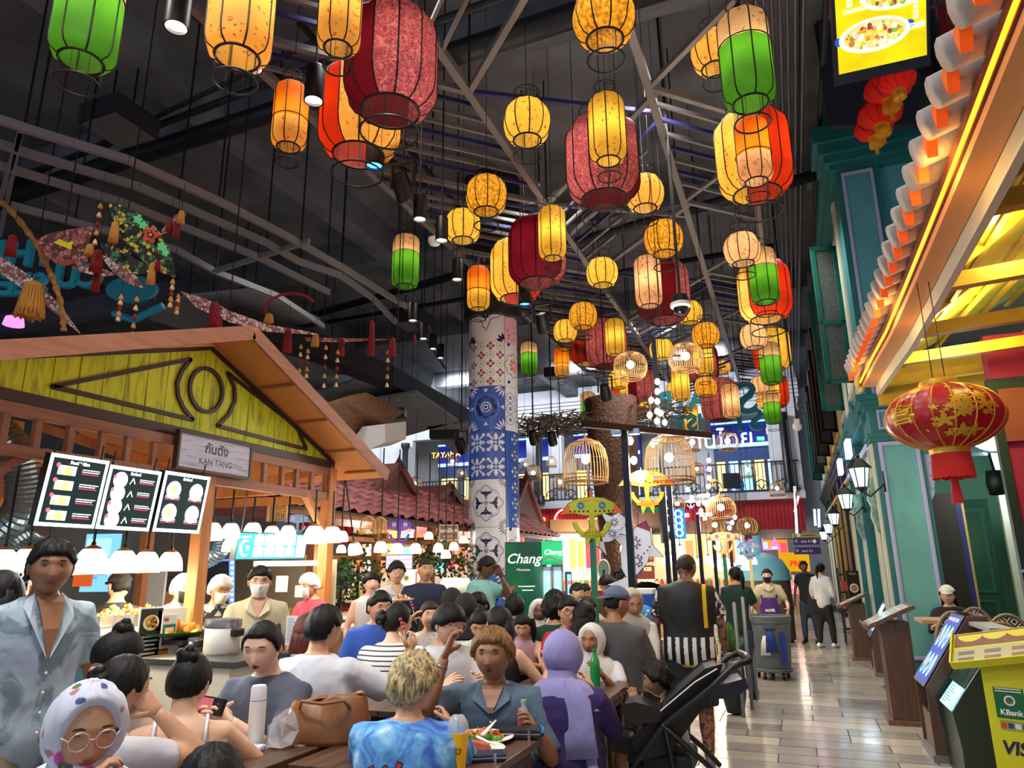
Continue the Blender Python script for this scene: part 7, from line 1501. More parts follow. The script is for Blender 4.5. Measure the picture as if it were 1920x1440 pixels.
p=PZ(858,1440,TZ);o=empty('iced_drink',p,'yellow iced drink in a clear cup with dome lid and black straw','cup');mb=MB();mb.lathe([(0,0),(.032,0),(.044,.13),(.044,.135),(0,.135)],20,mat((240,180,10),.3,emit=.08));mb.build('juice_cup',parent=o,smooth=True,sangle=40)
mb=MB();mb.lathe([(.046,.135),(.047,.15),(.042,.175),(.025,.2),(.012,.205)],20,mat((230,232,235),.12,alpha=.45));mb.build('dome_lid',parent=o,smooth=True);mb=MB();mb.tube([(.0,0,.1),(.006,0,.25)],.005,8,BLACK);mb.build('straw',parent=o)
A=Art();A.z=0;v,f=text_geo('D',.035,'CENTER',.001);mb=MB();fa=atan2(-p.y,-p.x);mb.add([(.0425*cos(fa+b_/.042),.0425*sin(fa+b_/.042),.07-a_)for a_,b_,c in v],f,mat((120,80,10),.5));mb.build('logo',parent=o)
def wallet(px,py,w,l,h,rot,m,lb,z=TZ,flap=True):
 p=PZ(px,py,z);o=empty('wallet',p,lb,'wallet',rz=rot);mb=MB();mb.box((0,0,h*.3),(w,l,h*.5),m);mb.box((.003,0,h*.8),(w,l,h*.4),m);mb.build('cover',parent=o,bevel=.008)
 mb=MB();mb.box((0,0,h*.57),(w*1.01,l*1.01,.004),mat((200,200,205),.3,.8));mb.box((w*.25,-l*.53,h*.4),(.012,.012,.05),CHROME);mb.build('zip',parent=o);return o
wallet(975,1383,.2,.11,.045,.25,speckle((34,32,34),(18,17,18),60,.3),'black textured zip wallet near the far corner of the table');wallet(905,1425,.19,.1,.03,.5,mat((22,30,60),.45),'navy wallet lying open near the yellow drink')
def bottle(p,h,r,lb,body,cap,label=None,fill=None,name='water_bottle',grp=None,M=None):
 o=empty(name,p,lb,'bottle',grp)
 if M is not None:o.matrix_world=M
 pr=[(0,0),(r*.9,0),(r,.03*h),(r*.94,.08*h),(r,.12*h),(r*.94,.25*h),(r,.3*h),(r,.62*h),(r*.9,.7*h),(r*.5,.84*h),(r*.4,.88*h),(r*.4,.94*h)]
 mb=MB();mb.lathe(pr,18,body);mb.build('body',parent=o,smooth=True)
 mb=MB();mb.lathe([(r*.45,.93*h),(r*.45,h),(0,h)],14,cap);mb.build('cap',parent=o)
 if fill:mb=MB();mb.lathe([(0,.01*h),(r*.88,.01*h),(r*.93,.3*h),(r*.93,.56*h),(0,.56*h)],16,fill);mb.build('drink',parent=o,smooth=True)
 if label:mb=MB();mb.lathe([(r*1.02,.4*h),(r*1.02,.6*h)],18,label);mb.build('label_band',parent=o,smooth=True)
 return o
CLR=mat((216,226,232),.06,alpha=.38);LBLG=mat((150,200,180),.4,alpha=.8)
bottle(PZ(738,1290,TZ),.24,.032,'clear water bottle left of a pair beside the blond head',CLR,mat((220,224,228),.3),LBLG);bottle(PZ(753,1293,TZ),.23,.032,'clear water bottle right of the pair beside the blond head',CLR,mat((220,224,228),.3),LBLG)
bottle(PZ(863,1285,TZ),.27,.033,'tall clear water bottle with green label before the man in glasses',CLR,mat((220,224,228),.3),LBLG)
bottle(PZ(1117,1290,TZ),.25,.034,'green plastic soda bottle in front of the girl in the white scarf',mat((30,150,70),.1,alpha=.75),mat((10,120,50),.4),None,mat((20,100,50),.1,alpha=.6),'soda_bottle')
bottle(PZ(990,1240,TZ),.2,.03,'small clear bottle beside the girl with pigtails',CLR,WHITE,LBLG)
p=PZ(1018,1240,TZ);o=empty('paper_cup',p,'tall brown paper cup with black lid','cup');mb=MB();mb.lathe([(0,0),(.032,0),(.045,.15),(0,.15)],20,mat((176,132,94),.6));mb.build('cup_body',parent=o,smooth=True,sangle=40);mb=MB();mb.lathe([(.048,.148),(.048,.16),(.04,.172),(0,.172)],20,BLACK);mb.build('lid',parent=o,smooth=True,sangle=40)
p=PZ(478,1400,TZ);o=empty('flask',p,'tall white insulated flask beside the woman with the phone','flask');mb=MB();mb.lathe([(0,0),(.036,0),(.038,.01),(.038,.2),(.037,.2)],24,WHITE);mb.build('body',parent=o,smooth=True,sangle=40);mb=MB();mb.lathe([(.037,.203),(.036,.255),(.03,.268),(0,.27)],24,mat((226,226,230),.5));mb.build('cap',parent=o,smooth=True,sangle=40)
BAG=speckle((150,100,60),(128,82,46),3,.42,.3);p=PZ(612,1392,TZ);o=empty('handbag',p,'tan brown leather tote bag lying on the table','bag',rz=.35)
mb=MB();L_,B_=.36,.17;rings=[]
for k,(z,sx,sy)in enumerate(((0,.94,.96),(.02,1,1),(.09,1.0,.92),(.15,.96,.7),(.19,.9,.45),(.2,.86,.34),(.185,.84,.3))):
 for i in range(28):a=2*pi*i/28;c,s=cos(a),sin(a);q=(abs(c)**4+abs(s)**4)**-.25;rings.append((L_/2*sx*c*q+.02*sin(3*a+z*9),B_/2*sy*s*q+.012*sin(5*a+z*20),z+.02*c*(z>.1)+.012*sin(4*a)*(z>.12)))
mb.add(rings,[(i*28+j,i*28+(j+1)%28,(i+1)*28+(j+1)%28,(i+1)*28+j)for i in range(6)for j in range(28)]+[tuple(range(28))[::-1]],BAG);mb.build('bag_body',parent=o,smooth=True)
mb=MB();mb.tube([(-.12,-.06,.16),(-.1,-.1,.2),(0,-.12,.19),(.1,-.1,.2),(.12,-.06,.16)],.008,6,BAG);mb.tube([(.17,0,.16),(.2,.02,.1),(.19,-.02,.04)],.005,6,BAG);mb.tube([(-.17,-.088,.02),(-.17,-.084,.12)],.004,4,BAG);mb.build('strap',parent=o,smooth=True)
p=PZ(540,1395,TZ);mb=MB();rr=random.Random(3);vs=[Vector((0,0,.16))];PLB=mat((210,205,205),.08,alpha=.42);n=16
for k,(r,z)in enumerate(((.03,.13),(.06,.1),(.1,.05),(.11,.01),(.0,.0))):
 for i in range(n):a=2*pi*i/n;q=r*(1+.35*rr.uniform(-1,1));vs.append(Vector((q*cos(a),q*sin(a),z+rr.uniform(-.015,.02))))
mb.add(vs,[(0,1+j,1+(j+1)%n)for j in range(n)]+[(1+i*n+j,1+(i+1)*n+j,1+(i+1)*n+(j+1)%n,1+i*n+(j+1)%n)for i in range(4)for j in range(n)],PLB);tag(mb.build('plastic_bag',loc=p,smooth=False),'crumpled clear plastic bag beside the tan bag','bag')
p=PZ(473,1403,TZ);
def packet(px,py,w,l,h,rot,m,lb,z=TZ,nm='tissue_pack',cat='tissues'):
 mb=MB();mb.box((0,0,h/2),(w,l,h),m);return tag(mb.build(nm,loc=PZ(px,py,z),rz=rot,bevel=h*.3),lb,cat)
packet(474,1408,.1,.06,.025,.2,floral((220,222,240),((60,70,170),(190,50,80)),40,.25),'white tissue pack printed with small figures')
for i,(x,y)in enumerate(((440,1385),(455,1396))):packet(x,y,.13,.09,.03,.3*i,mat((214,208,190),.4),('pale takeaway tray behind the tissue pack','open yellowish takeaway box beside the tissue pack')[i],nm='takeaway_tray',cat='tray')
for i,(x,y,s)in enumerate(((1205,1205,.12),(1222,1200,.11),(1215,1180,.1))):
 mb=MB();mb.lathe([(0,0),(s,0),(s*1.05,s*.8),(s*.5,s*1.5),(s*.2,s*1.7),(s*.4,s*2.0)],12,mat((220,224,210),.08,alpha=.4));tag(mb.build('plastic_bag',loc=PZ(x,y+12,TZ+.055),smooth=True),('clear plastic food bag nearest the steel pole','clear plastic food bag next to the striped jersey man','smaller clear plastic bag at the back of the bag table')[i],'bag')
mb=MB();mb.box((0,0,.05),(.32,.22,.1),mat((150,140,70),.4));tag(mb.build('food_container',loc=PZ(1214,1218,TZ+.055),bevel=.02),'low yellowish food container under the clear bags','container')
p=P(1207,1130,6.4);mb=MB();mb.box((0,0,0),(.2,.16,.16),mat((30,70,170),.4));mb.box((0,0,.1),(.21,.17,.05),WHITE);mb.bb((-.06,-.05,-p.z),(.06,.05,-.08),TWE);tag(mb.build('ice_box',loc=p,bevel=.01),'blue ice box with white lid right of the steel pole','ice box')
p=P(1208,1165,6.2);o=leafy((0,0,0),.01,1,0);mb=MB();mb.sphere((0,0,0),(.12,.1,.14),floral((60,140,200),((225,235,240),),22,.35),14,10);mb.bb((-.02,-.02,-p.z),(.02,.02,-.1),BLACK);tag(mb.build('patterned_bag',loc=p,smooth=True),'blue bag with white cloud pattern beside the steel pole','bag')
for i,(x,y)in enumerate(((1212,1108),(1180,1112))):
 p=P(x,y,6.6+.3*i);o=empty('baby_stroller',(p.x,p.y,0),('black parked stroller behind the steel pole, right one','black parked stroller behind the steel pole, left one')[i],'stroller');mb=MB();mb.lathe([(.05,.08),(.15,.05),(.18,-.05),(.17,-.08)],14,mat((20,20,22),.5),c=(0,0,p.z),a0=0,a1=pi*1.3);mb.build('hood',parent=o,smooth=True)
 mb=MB();[mb.bar((sx*.17,sy*.25,.08),(sx*.15,-sy*.1,p.z-.05),.02,m=BLACK)for sx in(-1,1)for sy in(-1,1)];mb.build('frame',parent=o)
 mb=MB();[mb.ring((sx*.18,sy*.25,.08),.07,.015,BLACK,14,6,M=Matrix.Translation((sx*.18,sy*.25,.08))@Matrix.Rotation(pi/2,4,'Y')@Matrix.Translation((-sx*.18,-sy*.25,-.08)))for sx in(-1,1)for sy in(-1,1)];mb.build('wheels',parent=o)
p=P(1366,1178,7.9);o=empty('potted_plant',(p.x,p.y,0),'bushy grass plant in a dark round pot right of the striped jersey','plant');mb=MB();rr=random.Random(8)
for k in range(160):a,q=rr.random()*6.28,rr.random();mb.bar((0,0,.62),(.2*q*cos(a),.2*q*sin(a),.62+.28*(1.2-q*.8)),.008,.003,rr.choice((mat((90,140,50),.5),mat((120,160,60),.5),mat((60,110,40),.5))))
mb.build('foliage',parent=o);mb=MB();mb.lathe([(0,0),(.09,.02),(.13,.2),(.13,.45),(.11,.64),(0,.6)],18,mat((34,36,36),.4));mb.build('pot',parent=o,smooth=True)
for i,(x,y,d)in enumerate(((1376,1130,7.8),(1392,1120,8.2),(1402,1115,8.8))):q=P(x,y,d);mb=MB();mb.lathe([(.02,0),(.02,q.z),(.0,q.z+.01)],10,STEEL);tag(mb.build('steel_post',loc=(q.x,q.y,0),smooth=True),'short chrome queue post '+('nearest the grass plant','in the middle of three','nearest the cleaner')[i],'post')
#  TRASH CART
p=PZ(1452,1272,0);BINM=speckle((112,120,126),(98,106,112),4,.5);o=empty('trash_bin',(p.x,p.y,0),'big grey round trash bin on a wheeled dolly pushed by the cleaner','bin')
mb=MB();mb.lathe([(0,.15),(.235,.15),(.25,.2),(.285,.72),(.285,.76),(.3,.76),(.31,.82),(.31,.85),(.29,.86),(.285,.83),(.24,.25),(0,.22)],32,BINM);mb.build('barrel',parent=o,smooth=True,sangle=40)
mb=MB();fa=atan2(-p.y,-p.x);
mb.box((.3*cos(fa),.3*sin(fa),.74),(.05,.16,.1),mat((84,92,98),.5),rz=fa);mb.build('grip',parent=o,bevel=.01)
mb=MB();mb.lathe([(0,.1),(.26,.1),(.27,.13),(.26,.15),(0,.15)],28,mat((96,104,110),.5));mb.build('dolly',parent=o,smooth=True,sangle=30)
for k in range(5):a=2*pi*k/5+.4;mb=MB();mb.lathe([(0,-.02),(.045,-.02),(.045,.02),(0,.02)],14,BLACK,M=Matrix.Translation((.21*cos(a),.21*sin(a),.047))@Matrix.Rotation(pi/2,4,'Y'));mb.box((.21*cos(a),.21*sin(a),.085),(.03,.03,.04),BLACK);mb.build('caster',parent=o)
mb=MB();R0=Matrix.Rotation(fa,4,'Z');mb.bb((.28,.12,.2),(.3,.2,.65),mat((30,50,150),.5),R0);mb.build('blue_sticker',parent=o)
mb=MB();mb.tube([(.31*cos(fa),.31*sin(fa),.68),(.33*cos(fa),.33*sin(fa),.6),(.33*cos(fa),.33*sin(fa),.38)],[.02,.06,.09],10,mat((24,60,140),.7),flat=.3);mb.build('blue_cloth',parent=o,smooth=True);c2=(.33*cos(fa-.25),.33*sin(fa-.25));mb=MB();mb.tube([(c2[0]*.97,c2[1]*.97,.6),(c2[0],c2[1],.5),(c2[0],c2[1],.34)],[.02,.05,.07],10,WHITE,flat=.3);mb.build('white_cloth',parent=o,smooth=True)
#  STROLLER in the foreground
SB=mat((14,14,16),.6);SF=mat((22,22,25),.35);q0=P(1255,1400,4.2)
st=empty('stroller',(q0.x,q0.y,0),'black baby stroller with reclined back and snack tray in the foreground','stroller')
def sw(px,py,d=4.2):return P(px,py,d)-Vector((q0.x,q0.y,0))
tcs=Vector((-q0.x,-q0.y,0)).normalized();sdv=Vector((0,0,1)).cross(tcs)
def slabq(pts,th,m,name):
 mb=MB();n=len(pts);o_=tcs*th;mb.add([p-o_*.5 for p in pts]+[p+o_*.5 for p in pts],[tuple(range(n)),tuple(range(n,2*n))[::-1]]+[(i,(i+1)%n,n+(i+1)%n,n+i)for i in range(n)],m);return mb.build(name,parent=st,bevel=.012)
slabq([sw(1235,1330),sw(1262,1300),sw(1320,1250),sw(1345,1243),(sw(1330,1290)),sw(1290,1345),sw(1255,1395),sw(1200,1410),sw(1190,1380)],.34,SB,'seat_shell')
slabq([sw(1170,1325),sw(1172,1314),sw(1192,1310),sw(1240,1322),sw(1236,1338),sw(1190,1342)],.36,SF,'front_tray')
slabq([sw(1152,1372),sw(1190,1382),sw(1185,1402),sw(1148,1395)],.26,SB,'foot_rest')
slabq([sw(1330,1285),sw(1390,1268),sw(1392,1280),sw(1372,1296),sw(1332,1298)],.34,mat((24,34,60),.4),'parent_tray')
for s in(-.2,.2):
 of=tcs*s;mb=MB()
 mb.tube([sw(1395,1232)+of,sw(1370,1240)+of,sw(1330,1278)+of,sw(1245,1345)+of,sw(1185,1425)+of,sw(1170,1450)+of],[.018,.022,.018,.016,.014,.014],8,SF);mb.build('side_tube',parent=st,smooth=True)
 mb=MB();mb.tube([sw(1245,1345)+of,sw(1262,1430)+of,sw(1268,1465)+of],.014,8,SF);mb.build('front_leg',parent=st,smooth=True)
 mb=MB();mb.tube([sw(1240,1345)+of,sw(1320,1415)+of,sw(1355,1452)+of],.016,8,SF);mb.build('rear_leg',parent=st,smooth=True)
 for(x,y)in((1268,1462),(1362,1450),(1165,1452)):
  c=sw(x,y)+of;c.z=.09;mb=MB();M=Matrix.Translation(c)@frame((0,0,0),sdv,(0,0,1));mb.ring((0,0,0),.075,.018,BLACK,18,6,M=M);mb.lathe([(0,-.012),(.05,-.012),(.05,.012),(0,.012)],14,STEEL,M=M);mb.build('wheel',parent=st,smooth=True)
mb=MB();mb.tube([sw(1395,1232)-tcs*.2,sw(1400,1231),sw(1395,1232)+tcs*.2],.022,8,SF);mb.build('handle_bar',parent=st,smooth=True)
mb=MB();mb.tube([sw(1238,1322)-tcs*.18,sw(1300,1270)-tcs*.18,sw(1340,1246)-tcs*.18],.004,6,WHITE);mb.tube([sw(1238,1322)+tcs*.182,sw(1300,1270)+tcs*.182,sw(1340,1246)+tcs*.182],.004,6,WHITE);mb.build('reflective_piping',parent=st)
mb=MB();mb.box(sw(1255,1420),(.3,.34,.12),SB);mb.build('basket',parent=st,bevel=.03)
o=empty('snack_cup',P(1350,1275,4.15),'clear cup of wooden skewers on the stroller parent tray','cup');mb=MB();mb.lathe([(0,0),(.03,0),(.036,.09)],14,mat((200,190,190),.2,alpha=.6));mb.build('cup_body',parent=o,smooth=True);mb=MB();[mb.bar((0,0,.02),(dx,0,.2),.005,m=mat((216,184,130),.6))for dx in(-.01,.012,.02)];mb.build('skewers',parent=o)
lamp('AREA',(-2.6,1.2,5.8),110,(1,.97,.94),1.6,(0,0,0),name='overhead_fill')  # soft ambient area fill added overhead; no lit panel hangs there
#  HANGING WAU KITES, TASSELS AND ROPE (upper left)
RDT,YLT_,RPE=mat((130,22,34),.9),mat((196,140,60),.9),speckle((176,128,66),(130,90,44),30,.9,.4)
def lacem(base,cs,sc):
 t=NT('kite_pattern',.6);d=t.vor(sc,'DISTANCE_TO_EDGE');c=t.vor(sc,'F1',out='Color');x=t.sep(c);col=t.ramp(x[0],[(k/(len(cs)-1),q)for k,q in enumerate(cs)],'CONSTANT')
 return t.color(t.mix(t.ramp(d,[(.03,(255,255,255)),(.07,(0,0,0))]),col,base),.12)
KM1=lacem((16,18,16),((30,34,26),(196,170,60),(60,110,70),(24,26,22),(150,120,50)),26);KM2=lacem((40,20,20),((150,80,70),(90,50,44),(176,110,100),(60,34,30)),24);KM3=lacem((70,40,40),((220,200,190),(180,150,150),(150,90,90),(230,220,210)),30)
def flat(pts,d,m,th=.015):
 q=[P(x,y,d)for x,y in pts];n=len(q);b=FW*th;mb=MB();mb.add(q+[p+b for p in q],[tuple(range(n)),tuple(range(n,2*n))[::-1]]+[(i,n+i,n+(i+1)%n,(i+1)%n)for i in range(n)],m);return mb
def hangs(parent,px,py,d):
 p=P(px,py,d);mb=MB();mb.bar(p,(p.x,p.y,9),.01,m=BLACK);o=mb.build('cord');o.parent=parent;o.matrix_parent_inverse=parent.matrix_world.inverted()if False else Matrix.Translation(-Vector(parent.location))
def part(mb,nm,parent):o=mb.build(nm);o.parent=parent;o.matrix_parent_inverse=Matrix.Translation(-Vector(parent.location));return o
def leafk(tip0,tip1,w,n=12,k0=1.0):
 a,b=Vector(tip0),Vector(tip1);d=b-a;nrm=Vector((-d.y,d.x)).normalized();top=[a+d*(i/n)+nrm*w*k0*sin(pi*i/n)**.8 for i in range(n+1)];bot=[a+d*(i/n)-nrm*w*sin(pi*i/n)**.8 for i in range(n-1,0,-1)];return[(p.x,p.y)for p in top+bot]
def crescent(cx,cy,r,w,a0,a1,n=14):return[(cx+r*cos(a0+(a1-a0)*i/n),cy+r*sin(a0+(a1-a0)*i/n))for i in range(n+1)]+[(cx+(r-w*sin(pi*i/n))*cos(a0+(a1-a0)*i/n)+0,cy+(r-w*sin(pi*i/n))*sin(a0+(a1-a0)*i/n))for i in range(n-1,0,-1)]
k1=empty('wau_kite',P(283,440,7.0),'black and gold moon kite with a red flower and green blossoms, hung top left','kite')
part(flat(leafk((203,378),(328,520),34,k0=.8),7.0,KM1),'wing',k1);part(flat(crescent(262,480,34,26,-pi*.1,pi*1.35),7.02,KM1),'tail',k1);part(flat(leafk((188,455),(245,500),13),7.02,KM1),'tail_tip',k1);part(flat(leafk((300,440),(350,395),9),7.02,KM2),'head',k1)
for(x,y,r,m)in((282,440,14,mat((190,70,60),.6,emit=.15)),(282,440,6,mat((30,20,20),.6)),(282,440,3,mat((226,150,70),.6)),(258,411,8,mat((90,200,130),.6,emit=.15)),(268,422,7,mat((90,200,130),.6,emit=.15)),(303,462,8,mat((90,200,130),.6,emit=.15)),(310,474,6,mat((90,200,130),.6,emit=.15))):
 part(flat([(x+r*(1+.25*cos(5*q))*cos(q),y+r*(1+.25*cos(5*q))*sin(q))for q in[2*pi*i/20 for i in range(20)]],6.97-.004*(14-r),m,.004),'blossom',k1)
hangs(k1,240,400,7.02)
k2=empty('wau_kite',P(120,462,7.2),'brown and pink patterned kite wing with a yellow flower, left of the black kite','kite');part(flat([(70,450),(90,438),(130,430),(175,424),(165,455),(163,490),(140,500),(105,494),(80,475)],7.2,KM2),'wing',k2)
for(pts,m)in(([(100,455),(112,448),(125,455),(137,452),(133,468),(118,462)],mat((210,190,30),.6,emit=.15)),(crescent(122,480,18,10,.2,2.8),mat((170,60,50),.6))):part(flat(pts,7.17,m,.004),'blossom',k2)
part(flat(leafk((190,478),(268,540),12),7.25,KM3),'tail',k2);part(flat(leafk((135,500),(215,515),8),7.25,KM3),'tail_strip',k2);hangs(k2,120,440,7.21)
for i,(pts,lb)in enumerate((([(-10,490),(0,480),(60,520),(110,570),(150,626),(95,580),(40,540),(-10,505)],'long pale lace kite tail at the left edge below the rope'),([(338,546),(380,558),(430,582),(500,608),(580,622),(600,628),(500,622),(430,604),(370,578)],'long pale lace kite wing seen edge-on above the gable peak'),([(570,632),(640,634),(745,636),(640,642),(575,640)],'thin dark kite spar left of the tiled column'))):
 o=empty('kite_tail',P(*pts[2],7.5+i*.6),lb,'kite');part(flat(pts,7.5+i*.6,KM3 if i<2 else KM2),'lace',o);hangs(o,*pts[2],7.5+i*.6)
mb=MB();pts=[P(x,y,7.3)for x,y in((-20,365),(15,388),(45,425),(70,460),(98,520),(112,560),(118,600),(120,625))];q=[]
for a,b in zip(pts,pts[1:]):q+=[a.lerp(b,k/6)for k in range(6)]
mb.tube(q,[.028+.008*sin(k*1.9)for k in range(len(q))],8,RPE);tag(mb.build('rope',smooth=True),'thick frayed tan rope hanging down at the left edge','rope')
mb=MB();mb.tube([P(495+52*(1-cos(a))/1.0,590-40*sin(a),8.6)for a in[pi*i/14 for i in range(12)]],.018,6,RDT);tag(mb.build('rope_arch',smooth=True),'dark red rope arch above the gable roof','rope')
rr=random.Random(6)
def tassel(x,y0,y1,d,m,w,lb):
 a,b=P(x,y0,d),P(x+rr.uniform(-2,2),y1,d);h=(a-b).length;o=empty('tassel',a,lb,'tassel','tassels of the hanging kites');mb=MB();W=w*d/FPX/2
 mb.tube([(0,0,0),(0,0,-h*.12),(0,0,-h*.2),(0,0,-h*.8),(0,0,-h)],[W*.3,W*.9,W*.7,W*1.05,W*.8],10,m)
 for k in range(22):q=2*pi*k/22;mb.bar((W*.7*cos(q),W*.7*sin(q),-h*.15),(W*1.1*cos(q),W*1.1*sin(q),-h*rr.uniform(.95,1.05)),W*.16,m=m)
 mb.build('threads',parent=o,smooth=True);mb=MB();mb.bar((0,0,0),(0,0,.3),.004,m=BLACK);mb.build('cord',parent=o)
for a in((25,440,482,7,RDT,17,'dark red tassel at the far left under the teal letters'),(66,528,598,7.3,YLT_,42,'biggest golden tassel, on the lace tail at the left'),(185,468,512,7,RDT,20,'red tassel between the two patterned kites'),(183,510,548,7.05,RDT,14,'lower red tassel between the two patterned kites'),(217,415,458,6.95,YLT_,15,'golden tassel left of the black kite wing'),(170,458,482,6.98,YLT_,15,'short golden tassel at the tip of the brown kite'),(320,410,435,6.95,RDT,9,'small red tassel at the head of the black kite, left'),(333,412,446,6.97,RDT,11,'red tassel at the head of the black kite, right'),(341,395,420,6.96,YLT_,12,'golden tassel at the head of the black kite'),(287,492,535,6.95,YLT_,13,'golden tassel below the ring of the black kite'),(297,488,508,6.96,RDT,9,'short red tassel below the ring of the black kite'),(404,566,622,8.0,RDT,20,'large red tassel at the start of the lace wing'),(410,590,645,8.1,RDT,18,'red tassel right behind the large one on the lace wing'),(541,616,662,8.1,RDT,15,'red tassel above the orange roof slope'),(505,588,605,8.6,YLT_,16,'golden tassel at the foot of the rope arch'),(592,625,650,8.6,YLT_,13,'golden tassel right of the gable roof peak'),(641,636,668,8.7,RDT,11,'first of three red tassels on the thin spar'),(698,600,668,8.7,RDT,11,'second of three red tassels on the thin spar'),(736,633,668,8.7,RDT,13,'third of three red tassels on the thin spar'),(778,628,645,8.9,RDT,5,'tiny red tassel just left of the tiled column')):tassel(*a)
for i,(x,y0,y1,d)in enumerate(((190,375,470,7),(325,520,580,7),(228,550,605,7.1),(258,550,640,7.1),(335,550,590,7.6),(565,640,720,8.4),(578,650,712,8.4),(612,640,735,8.5),(634,650,732,8.6),(728,650,732,8.7))):
 o=empty('bead_string',P(x,y0,d),('thin string of shell beads left of the black kite','bead string at the lower tip of the black kite','short bead string below the teal emblem','long bead string below the teal emblem','bead string at the start of the lace wing','left bead string over the orange roof slope','second bead string over the orange roof slope','long bead string over the roof end','bead string right of the roof end','bead string on the last red tassel')[i],'beads','bead strings of the hanging kites');a=P(x,y0,d);b=P(x,y1,d);h=a.z-b.z;mb=MB();mb.bar((0,0,.3),(0,0,-h),.003,m=BLACK);mb.build('string',parent=o)
 for k in range(5):mb=MB();mb.lathe([(0,.03),(.018,0),(.024,-.03),(0,-.035)],7,(YLT_,mat((216,190,140),.6),RDT)[k%3],c=(0,0,-h*(k+.6)/5));mb.build('bead',parent=o)
for i,(t,x,y,s,lb)in enumerate((('THE',42,478,.5,'row of teal letters seen from behind at the far left, upper'),('SEE',45,536,.42,'row of teal letters seen from behind at the far left, lower'),('CU',148,520,.45,'two teal letters seen from behind below the brown kite'))):
 o=solid_text(t,s,.04,mat((16,120,140),.35,emit=.12),frame(P(x,y,9.5),(.93,.36,0),(0,0,1))@Matrix.Scale(-1,4,(1,0,0)),'teal_letters',bold=.015);tag(o,lb,'sign')
mb=MB();c=P(250,545,9.5);mb.lathe([(.0,0),(.34,0),(.34,.06),(0,.06)],24,mat((14,100,124),.35,emit=.1),M=frame(c,(.93,.36,0),(0,0,1))@Matrix.Scale(.55,4,(0,1,0)));mb.tube([c+Vector((-.3,0,-.28)),c+Vector((0,.05,-.4)),c+Vector((.4,.15,-.22))],.05,8,mat((14,110,134),.35,emit=.12));tag(mb.build('teal_emblem'),'teal oval sign emblem hung behind the black kite','sign')
mb=MB();mb.tube([P(-10+9*k,405-12*sin(k*.26),9.3)for k in range(14)],.03,6,RDT);tag(mb.build('garland',smooth=True),'dark red garland above the teal letters','garland')
mb=MB();mb.bar(P(-20,498,9.6),P(290,560,9.6),.06,m=BLACK);mb.bar(P(-20,498,9.6),P(-20,-40,9.6),.03,m=BLACK);tag(mb.build('sign_rail'),'black rail carrying the teal letters','rail')
for i,(x,y,w)in enumerate(((690,985,34),(520,955,40),(712,985,30))):
 o=empty('rattan_hanging',P(x,y,8.4 if i!=1 else 7.4),('rattan arch ornament under the stall eave left of the purple kite','rattan arch ornament above the turquoise menu','second rattan arch ornament under the stall eave')[i],'ornament');r=w*8/FPX/2;mb=MB();mb.tube([(-r,0,-r)]+[(r*cos(a),0,r*sin(a))for a in[pi-pi*k/14 for k in range(15)]]+[(r,0,-r)],.012,6,BAM);[mb.bar((r*(-.8+.2*k),0,-r),(r*(-.8+.2*k),0,r*sqrt(max(0,1-(-.8+.2*k)**2))),.006,m=BAM)for k in range(9)];[mb.bar((-r,0,-r+.3*r*k),(r,0,-r+.3*r*k),.005,m=BAM)for k in range(4)];mb.build('cane',parent=o)
#  PEOPLE
def sst(x,a,b):t=np.clip((x-a)/(b-a),0,1);return t*t*(3-2*t)
def ell_grid(nu,nv):
 u=np.linspace(-1,1,nu,endpoint=False);ph=np.pi*np.sign(u)*np.abs(u)**1.3;th=np.linspace(.0,np.pi,nv)
 T,Ph=np.meshgrid(th,ph,indexing='ij');return T,Ph
def head_pts(nu,nv,fem=0,wide=1.0):
 T,Ph=ell_grid(nu,nv);x=.081*np.sin(T)*np.sin(Ph)*wide;y=.096*np.sin(T)*np.cos(Ph);z=.113*np.cos(T)
 dn=np.clip(-z/.118,0,1);x=x*(1-(.26+.06*fem)*dn**1.5);y=np.where(y<0,y*(1-.42*sst(-z,.01,.11)),y*(1-.05*dn));x*=1+.02*sst(z,.0,.08)
 fr=sst(np.cos(Ph),.15,.7)*np.sin(T);g=lambda v,c,w:np.exp(-((v-c)/w)**2);ax=np.abs(x)
 t=np.clip((.022-z)/.047,0,1);nose=.021*t**1.3*np.where(z<-.026,g(z,-.026,.007),1)*np.exp(-(x/(.008+.008*t))**2)
 y=y+fr*(nose-.009*g(ax,.031,.014)*g(z,.018,.012)+.004*g(z,.038,.008)*(ax<.05)+.004*g(ax,.042,.016)*g(z,-.022,.02)+.0065*g(x,0,.022)*g(z,-.053,.011)-.003*g(x,0,.02)*g(z,-.053,.0022)-.003*g(x,0,.02)*g(z,-.071,.006)+.006*g(x,0,.02)*g(z,-.093,.014))
 return np.stack([x,y,z],-1),T,Ph
def grid_faces(nv,nu,b=0):return[(b+i*nu+j,b+(i+1)*nu+j,b+(i+1)*nu+(j+1)%nu,b+i*nu+(j+1)%nu)for i in range(nv-1)for j in range(nu)]
EYW,IRIS,LIPD=mat((226,222,216),.25),mat((30,20,16),.15),mat((70,20,22),.5)
